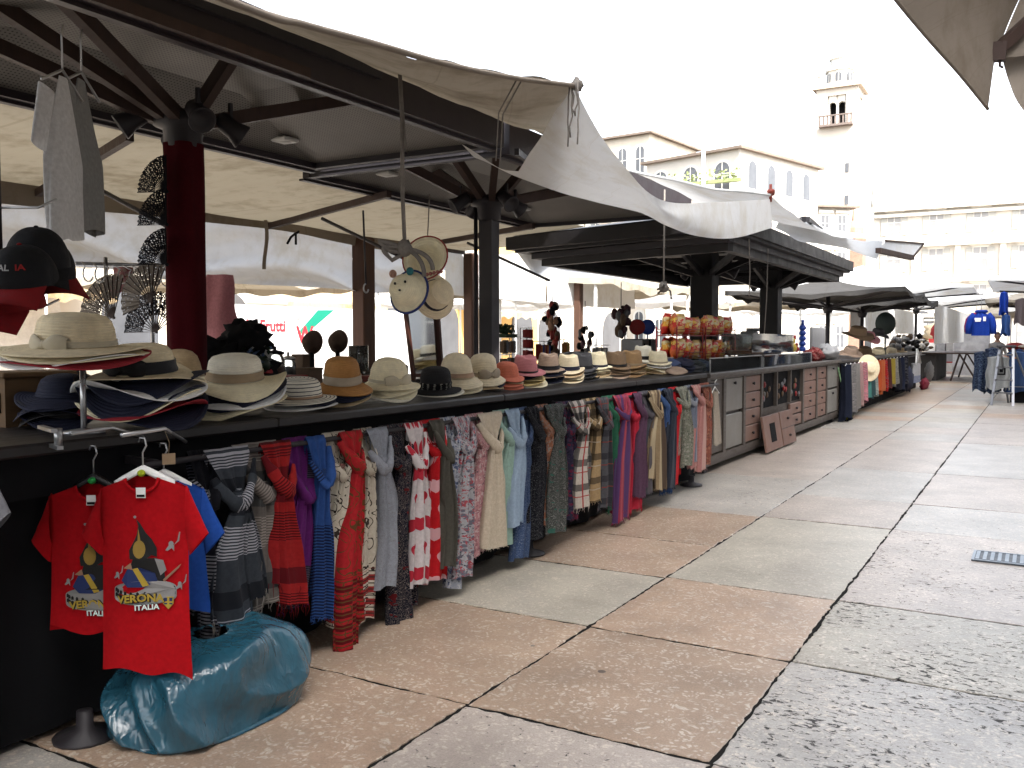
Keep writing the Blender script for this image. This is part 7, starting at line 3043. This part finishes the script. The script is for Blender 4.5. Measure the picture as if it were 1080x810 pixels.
def arch_mb(mb, fn, w, h, n=10, th=.06, mi=0):
    pts = [(-w / 2, 0), (w / 2, 0), (w / 2, h - w / 2)] + [(w / 2 * math.cos(a), h - w / 2 + w / 2 * math.sin(a)) for a in [PI * (i + 1) / (n + 1) for i in range(n)]] + [(-w / 2, h - w / 2)]
    mb.prism(pts, fn, th, mi)


M_STUC = mat('cream_stucco', (.5, .45, .37), .85, .12, .6, .2)
M_STUC2 = mat('pale_stone', (.47, .445, .4), .85, .1, .5, .2)
M_OCHRE = mat('ochre_stucco', (.55, .36, .14), .85, .15, .5, .2)
M_ROOF = mat('roof_tiles', (.16, .125, .1), .85, .25, 4, .4, stretch=(1, 1, 1))
M_DWIN = mat('dark_window', (.07, .073, .08), .2, .3, 1, 0, .6)
M_PWIN = mat('bleached_window', (.2, .2, .2), .3, .2, 1, 0, .5)  # window grey lightened to imitate bleaching by strong daylight
M_SHUT = mat('grey_shutter', (.27, .27, .25), .6, .1, 6, .1)
M_STONE = mat('white_stone', (.55, .53, .48), .8, .1, 1.2, .2)


def facade(label, origin, ex, width, depth, height, storeys, wins, m, arch=False, roofm=None, roofh=1.2, name='house', eave=.6, shutters=True, group=None, skip0=False):
    """front wall runs from origin along ex; outward normal is ex rotated by -90 degrees"""
    ex = Vector(ex).normalized()
    nrm = V(ex.y, -ex.x, 0)
    o3 = Vector(origin)
    t = thing(name, o3 + ex * width / 2, label, 'building', group)

    def S(x, y, o):
        return o3 + ex * x + V(0, 0, y) + nrm * o
    rot = Matrix((ex, -nrm, V(0, 0, 1))).transposed()
    mb = MB()
    mb.box(o3 + ex * width / 2 - nrm * depth / 2 + V(0, 0, height / 2), (width, depth, height), rot)
    mb.build('wall', m, t)
    if roofm:
        mb = MB()
        z = height
        P = [S(-eave, z, eave), S(width + eave, z, eave), S(width + eave, z, -depth - eave), S(-eave, z, -depth - eave)]
        k_ = min(width, depth) / 2
        Tt = [S(k_, z + roofh, -depth / 2), S(width - k_, z + roofh, -depth / 2)] if width > depth else [S(width / 2, z + roofh, -k_), S(width / 2, z + roofh, -depth + k_)]
        P2_ = [p + V(0, 0, .18) for p in P]
        vs = P + P2_ + Tt
        fs = [(3, 2, 1, 0), (0, 1, 5, 4), (1, 2, 6, 5), (2, 3, 7, 6), (3, 0, 4, 7)]
        if width > depth:
            fs += [(4, 5, 9, 8), (5, 6, 9), (6, 7, 8, 9), (7, 4, 8)]
        else:
            fs += [(4, 5, 8), (5, 6, 9, 8), (6, 7, 9), (7, 4, 8, 9)]
        mb.add(vs, fs)
        mb.build('roof', roofm, t)
    sh = height / storeys
    for s in range(storeys):
        if skip0 and s == 0:
            continue
        for i in range(wins):
            x = width * (i + .5) / wins
            y = sh * s + sh * .22
            w, h = min(1.3, width / wins * .45), sh * .58
            fr = MB()
            if arch:
                arch_mb(fr, lambda a, b, o: S(x + a, y - .12 + b, o), w + .36, h + .3, 10, .06)
            else:
                fr.prism([(-w / 2 - .18, -.16), (w / 2 + .18, -.16), (w / 2 + .18, h + .2), (-w / 2 - .18, h + .2)], lambda a, b, o: S(x + a, y + b, o), .06)
                fr.prism([(-w / 2 - .35, h + .2), (w / 2 + .35, h + .2), (w / 2 + .3, h + .42), (-w / 2 - .3, h + .42)], lambda a, b, o: S(x + a, y + b, o), .22)
            f = fr.build('window', M_STONE, t)
            pn = MB()
            if arch:
                arch_mb(pn, lambda a, b, o: S(x + a, y + b, o + .062), w, h, 10, .012)
            else:
                pn.prism([(-w / 2, 0), (w / 2, 0), (w / 2, h), (-w / 2, h)], lambda a, b, o: S(x + a, y + b, o + .062), .012)
            pn.build('pane', M_PWIN if name == 'palace' else M_DWIN, f)
            mu = MB()
            mu.prism([(-.03, 0), (.03, 0), (.03, h), (-.03, h)], lambda a, b, o: S(x + a, y + b, o + .075), .02)
            mu.prism([(-w / 2, h * .6), (w / 2, h * .6), (w / 2, h * .6 + .05), (-w / 2, h * .6 + .05)], lambda a, b, o: S(x + a, y + b, o + .0755), .02)
            mu.build('bar', M_STONE, f)
            if shutters and not arch:
                for sg in (-1, 1):
                    sm_ = MB()
                    x0 = sg * (w / 2 + .05 + w * .25)
                    sm_.prism([(x0 - w * .24, 0), (x0 + w * .24, 0), (x0 + w * .24, h), (x0 - w * .24, h)], lambda a, b, o: S(x + a, y + b, o + .064), .05)
                    sm_.build('shutter', M_SHUT, f)
    return t, S


# left side of the square
HL = [(-22, -2, 11, M_OCHRE, 'ochre house', 4), (-22, 9.2, 9, M_STUC, 'cream house', 4), (-22.4, 18.4, 12, M_STUC2, 'pale stone house', 3), (-22, 30.6, 10, M_OCHRE, 'tall ochre house', 4), (-22.5, 40.8, 12, M_STUC, 'broad cream house', 4)]
for i, (x, y, w, m, nm, wn) in enumerate(HL):
    t, S = facade('%s on the left side of the square, %s' % (nm, ['behind the draped valance', 'behind the printed banner', 'behind the leaning mirror', 'beyond the flat cream valances', 'farthest up the row']
                  [i]), (x, y, 0), (0, 1, 0), w, 9, 8.2 + .5 * (i % 3), 3, wn, m, False, M_ROOF, 1.5, group='houses along the left side of the square', skip0=True)
    n = 3
    for j in range(n):
        mb = MB()
        xx = w * (j + .5) / n
        arch_mb(mb, lambda a, b, o: S(xx + a, b + .02, o), w / n * .6, 3.0, 10, .05)
        mb.build('shop_opening', M_DWIN if j != 1 else mat('shop_pale_stone', (.5, .48, .44), .6), t)  # middle arch gets a plain pale stone tone
for i, (y, w, c, lab) in enumerate(((11, 4, (.42, .32, .2), 'tan shop awning on the cream house'), (21, 5, (.45, .36, .24), 'beige shop awning on the pale stone house'), (33, 5, (.45, .38, .28), 'pale tan shop awning on the tall ochre house'), (2, 4, (.4, .3, .2), 'light brown shop awning on the ochre house'))):
    mb = MB()
    mb.grid(lambda a, b: V(lerp(-21.9, -20.2, b), y + w * a, lerp(3.3, 2.6, b) - .1 * math.sin(PI * b)), 10, 6)
    mb.grid(lambda a, b: V(-20.2, y + w * a, 2.6 - .3 * b * (.8 + .2 * math.cos(a * 40))), 30, 2)
    tag(mb.build('shop_awning', canvas_mat('awning_%d' % i, c, .3)), lab, 'awning')

# houses behind the swag
Q = atY(780, 157, 62)
ey_ = .28
tH, S = facade('cream house with arched windows and a dark eave, right behind the white swag', V(Q.x - 7.9 * math.cos(ey_), 62 + 7.9 * math.sin(ey_), 0), (math.cos(ey_), -math.sin(ey_), 0), 7.9, 11, Q.z, 4, 3, M_STUC2, True, M_ROOF, .5, eave=.35, group='houses at the upper left of the square')
# side wall windows facing the walkway
exx = V(math.cos(ey_), -math.sin(ey_), 0)
nx = V(math.sin(ey_), math.cos(ey_), 0)
cn = V(Q.x, 62, 0)
for i in range(4):
    mb = MB()
    sd2 = exx
    arch_mb(mb, lambda a, b, o: cn + nx * (1.6 + i * 2.5 + a) + V(0, 0, Q.z - 2.6 + b) + exx * o, 1.4, 2.2, 10, .06)
    f = mb.build('window', M_STONE, tH)
    mb = MB()
    arch_mb(mb, lambda a, b, o: cn + nx * (1.6 + i * 2.5 + a) + V(0, 0, Q.z - 2.5 + b) + exx * (o + .062), 1.0, 1.9, 10, .012)
    mb.build('pane', M_DWIN, f)
# flower box
p = atY(745, 186, 61.2)
mb = MB()
for i in range(110):
    q_ = p + V(rnd.uniform(-3.2, 2.4), rnd.uniform(-.3, .2), rnd.uniform(-.35, .35))
    d_ = V(rnd.uniform(-1, 1), rnd.uniform(-1, 1), rnd.uniform(-1, 1)).normalized() * .14
    mb.add([q_ - d_, q_ + d_.orthogonal() * .6, q_ + d_, q_ - d_.orthogonal() * .6], [(0, 1, 2, 3)])
mb.box(p + V(-.4, 0, -.42), (5.6, .4, .2))
tag(mb.build('balcony_plants', mat('spring_leaf', (.2, .24, .1), .6, .4, 3)), 'yellow green balcony plants below the arched windows', 'plants')
Q2 = atY(700, 148, 74)
Q3 = atY(641, 148, 74)
facade('pale house with low tiled roof and small arched windows, left against the sky', V(Q3.x - 1, 74, 0), (1, -.12, 0), Q2.x - Q3.x, 9, Q3.z, 4, 3, M_STUC, True, M_ROOF, .4, eave=.4, group='houses at the upper left of the square')
Q4 = atY(833, 178, 74)
Q5 = atY(905, 240, 92)
facade('lower cream wing stepping down beside the tower, with a moulded eave', V(Q4.x - 3, 78, 0), (.75, .66, 0), 8, 8, Q4.z - 2.2, 4, 5, M_STUC2, False, M_ROOF, .4, eave=.6, shutters=False, group='houses at the upper left of the square')
# chimney-like flue pole
p = atY(742, 160, 55)
mb = MB()
mb.tube([(p.x, p.y, 2), (p.x, p.y, p.z + .2)], .12, 8)
tag(mb.build('flagpole', M_WHITEP), 'slim white pole rising in front of the arched windows', 'pole')

# bell tower
TY = 96
tl_, tr2 = atY(861, 100, TY), atY(905, 100, TY)
tw = (tr2.x - tl_.x)
tcx = (tl_.x + tr2.x) / 2
zc_ = atY(880, 93, TY).z
zb2 = atY(880, 132, TY).z
t = thing('bell_tower', (tcx, TY + tw / 2, 0), 'tall pale bell tower with a twin arched belfry, balcony and small octagonal top', 'tower')
M_TOW = mat('pale_brick', (.5, .46, .4), .85, .1, .8, .2)
mb = MB()
hw_ = tw / 2
tc_ = V(tcx, TY + hw_, 0)
mb.box((tcx, TY + hw_, zb2 / 2), (tw, tw, zb2))
bh_ = zc_ - zb2
for sx in (-1, 1):
    for sy in (-1, 1):
        mb.box((tcx + sx * (hw_ - .55), TY + hw_ + sy * (hw_ - .55), zb2 + bh_ / 2), (1.1, 1.1, bh_))
mb.box((tcx, TY + hw_, zc_ - .35), (tw - .02, tw - .02, .7))
mb.build('shaft', M_TOW, t)
ow = tw - 2.2
for k_ in range(4):
    Mz = Matrix.Rotation(k_ * PI / 2, 3, 'Z')
    mb = MB()
    mb.add([tc_ + Mz @ V(x, -hw_ + d, z) for x, z, d in ()], [])
    # spandrel with two arches: three little columns and infill above
    zt2 = zc_ - .7
    r_ = ow / 4 - .1
    for c in (-ow / 4, ow / 4):
        for s in range(8):
            a0, a1 = PI * s / 8, PI * (s + 1) / 8
            pts = [(c + r_ * math.cos(a0), zt2 - r_ - .6 + r_ * math.sin(a0)), (c + ow / 4 * (1 if math.cos(a0) > 0 else -1) if s in (0,) else c + r_ * math.cos(a0), zt2), (c + r_ * math.cos(a1), zt2), (c + r_ * math.cos(a1), zt2 - r_ - .6 + r_ * math.sin(a1))]
            pts = [(c + r_ * math.cos(a0), zt2 - r_ - .6 + r_ * math.sin(a0)), (c + r_ * math.cos(a0), zt2), (c + r_ * math.cos(a1), zt2), (c + r_ * math.cos(a1), zt2 - r_ - .6 + r_ * math.sin(a1))]
            mb.prism(pts, lambda x, y, o: tc_ + Mz @ V(x, -hw_ + .2 + o, y), .5)
    for c in (-ow / 2 + .05, 0, ow / 2 - .05):
        mb.box(tc_ + Mz @ V(c, -hw_ + .45, (zb2 + zt2) / 2), (.22, .22, zt2 - zb2))
    mb.build('belfry_arch', M_STONE, t)
    if k_:
        continue
    mb = MB()
    mb.box(tc_ + Mz @ V(0, -hw_ - .3, zb2 - .1), (ow + 1.4 if k_ % 2 == 0 else .2, .9, .2))
    for i in range(9):
        mb.box(tc_ + Mz @ V(lerp(-1, 1, i / 8) * (ow / 2 + .6), -hw_ - .68, zb2 + .4), (.14, .1, .8))
    mb.box(tc_ + Mz @ V(0, -hw_ - .68, zb2 + .85), (ow + 1.5, .16, .12)) if k_ % 2 == 0 else None
    mb.build('balcony', mat('rust_balcony', (.14, .11, .095), .7, .2), t)
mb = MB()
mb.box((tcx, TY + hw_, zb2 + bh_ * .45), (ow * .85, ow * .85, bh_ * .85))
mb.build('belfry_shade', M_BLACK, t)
mb = MB()
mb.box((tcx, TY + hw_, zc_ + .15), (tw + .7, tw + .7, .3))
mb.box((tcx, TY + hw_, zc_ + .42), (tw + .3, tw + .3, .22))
mb.build('cornice', mat('tan_cornice', (.4, .33, .26), .8, .2), t)  # one even tan for the whole cornice
mb = MB()
zo = zc_ + .5
mb.lathe([(hw_ * .72, 0), (hw_ * .72, 1.5), (hw_ * .8, 1.5), (hw_ * .8, 1.75), (hw_ * .55, 1.8), (hw_ * .55, 2.7), (hw_ * .62, 2.75), (hw_ * .45, 3.3), (hw_ * .2, 3.7), (0, 3.85)], 8, (tcx, TY + hw_, zo), 0, None, False)
for sx in (-1, 1):
    for sy in (-1, 1):
        mb.lathe([(.3, 0), (.3, .8), (.38, .85), (.1, 1.4), (0, 1.7)], 8, (tcx + sx * (hw_ - .35), TY + hw_ + sy * (hw_ - .35), zo), 0, None, False)
mb.tube([(tcx, TY + hw_, zo + 3.8), (tcx, TY + hw_, zo + 4.8)], .05, 6)
mb.build('octagon_top', M_STONE, t)
for k_ in range(3):
    mb = MB()
    Mz = Matrix.Rotation((k_ - 1) * PI / 4, 3, 'Z')
    arch_mb(mb, lambda x, y, o: tc_ + Mz @ V(x, -hw_ * .7 - o, y + zo + .35), .55, .9, 8, .02)
    mb.build('octagon_window', M_DWIN, t)
mb = MB()
for i in range(5):
    mb.box((tr2.x - .9, TY - .02, zb2 * (.25 + .14 * i)), (.35, .08, .9))
mb.build('slit_window', M_DWIN, t)

# brown turret top peeping over the white awning
p = atY(900, 240, 88)
mb = MB()
mb.lathe([(1.1, 0), (1.2, .3), (1.0, .5), (.9, 1.3), (.5, 1.7), (.15, 2.0), (.05, 3.2), (0, 3.3)], 10, (p.x, p.y, p.z - 1.4), 0, None, False)
mb.box((p.x, p.y, (p.z - 1.4) / 2), (2, 2, p.z - 1.4))
tag(mb.build('chimney_turret', mat('rust_turret', (.25, .15, .11), .8, .3)), 'small brown turret at the foot of the bell tower above the white awning', 'turret')

# palazzo closing the square
PY = 106
pl, pr2 = atY(922, 210, PY).x, 34
ph = atY(1000, 215, PY).z
tP, S = facade('wide pale palace with balustrade and shuttered windows closing the end of the square', (pl, PY, 0), (1, 0, 0), pr2 - pl, 14, ph, 4, 12, M_STUC2, False, None, name='palace')
W_ = pr2 - pl
mb = MB()
for z, h, o in ((ph - .2, .5, .7), (ph - .9, .35, .35), (ph * .735, .45, .55), (ph * .49, .4, .5), (ph * .25, .35, .4)):
    mb.box((pl + W_ / 2, PY - o / 2, z), (W_ + .3, o, h))
mb.build('cornice', M_STONE, tP)
for i in range(13):
    x = pl + W_ * i / 12
    for s in (1, 2):
        mb = MB()
        mb.box((x, PY - .14, ph * (.25 * s + .125)), (.55, .28, ph * .235))
        mb.box((x, PY - .2, ph * (.25 * s + .23)), (.8, .4, .35))
        mb.build('pilaster', M_STONE, tP)
mb = MB()
zq = ph + .05
mb.box((pl + W_ / 2, PY + .3, zq + 1.05), (W_, .35, .2))
mb.box((pl + W_ / 2, PY + .3, zq + .1), (W_, .4, .2))
for i in range(100):
    mb.lathe([(.08, 0), (.14, .25), (.07, .6), (.1, .8)], 6, (pl + W_ * (i + .5) / 100, PY + .3, zq + .18))
for i in range(0, 13, 2):
    mb.lathe([(.4, 0), (.4, 1.1), (.25, 1.2), (.35, 1.6), (.3, 2.3), (.18, 2.6), (.2, 2.9), (0, 3.1)], 8, (pl + W_ * i / 12, PY + .3, zq))
mb.build('balustrade', M_STONE, tP)
for i in range(5):
    mb = MB()
    x = pl + W_ * (i + .5) / 5
    arch_mb(mb, lambda a, b, o: V(x + a, PY - .02 - o, b), 2.4, 4.4, 10, .05)
    mb.build('doorway', M_DWIN, tP)
# unseen row right of the square, added and sized to block the sun
facade('unseen row house right of the frame, added and sized to shade the stalls', (9, 58, 0), (0, -1, 0), 80, 9, 17.6, 5, 14, mat('pale_grey_stucco', (.4, .4, .4), .85, .1, .6, .2), False, M_ROOF, 1.5, shutters=False)
# unseen neighbouring stall and awning outside the frame, added to cut light on stall and paving
t = thing('shading_pavilion', (-4.2, -1.2, 0), 'unseen neighbouring pavilion left of the frame, added to block light from the hat stall', 'pavilion')
mb = MB()
mb.box((-4.2, -1.4, 2.9), (2.2, 3.6, .1))
mb.build('ceiling', M_PERF, t)
mb = MB()
mb.box((-4.2, -1.2, 1.42), (.14, .14, 2.85))
mb.build('column', M_FRAME, t)
mb = MB()
mb.box((-3.6, -1.6, .55), (1.2, 4.0, 1.08))
mb.build('counter', M_SKIRT, t)
mb = MB()
mb.grid(lambda a, b: V(lerp(-2.2, -2.95, b), lerp(-3.6, .4, a), lerp(2.4, 2.95, b)), 16, 6)
mb.build('canvas', M_TAUPE, t)
t = thing('shading_awning', (1.2, -2.5, 2.6), 'unseen taupe awning behind the camera, added to shade the near paving', 'awning')  # unseen canvas added to keep skylight off the near ground
mb = MB()
mb.grid(lambda a, b: V(lerp(-1.2, 3.2, a), lerp(-7.0, .9, b), 2.75 + .15 * a - .1 * math.sin(PI * b) * math.sin(PI * a)), 20, 20)
mb.build('canvas', M_TAUPE, t)
for x, y in ((-1.1, -6.9), (3.1, -6.9), (3.1, .8)):
    mb = MB()
    mb.tube([(x, y, 0), (x, y, 2.8)], .04, 8)
    mb.build('post', M_FRAME, t)
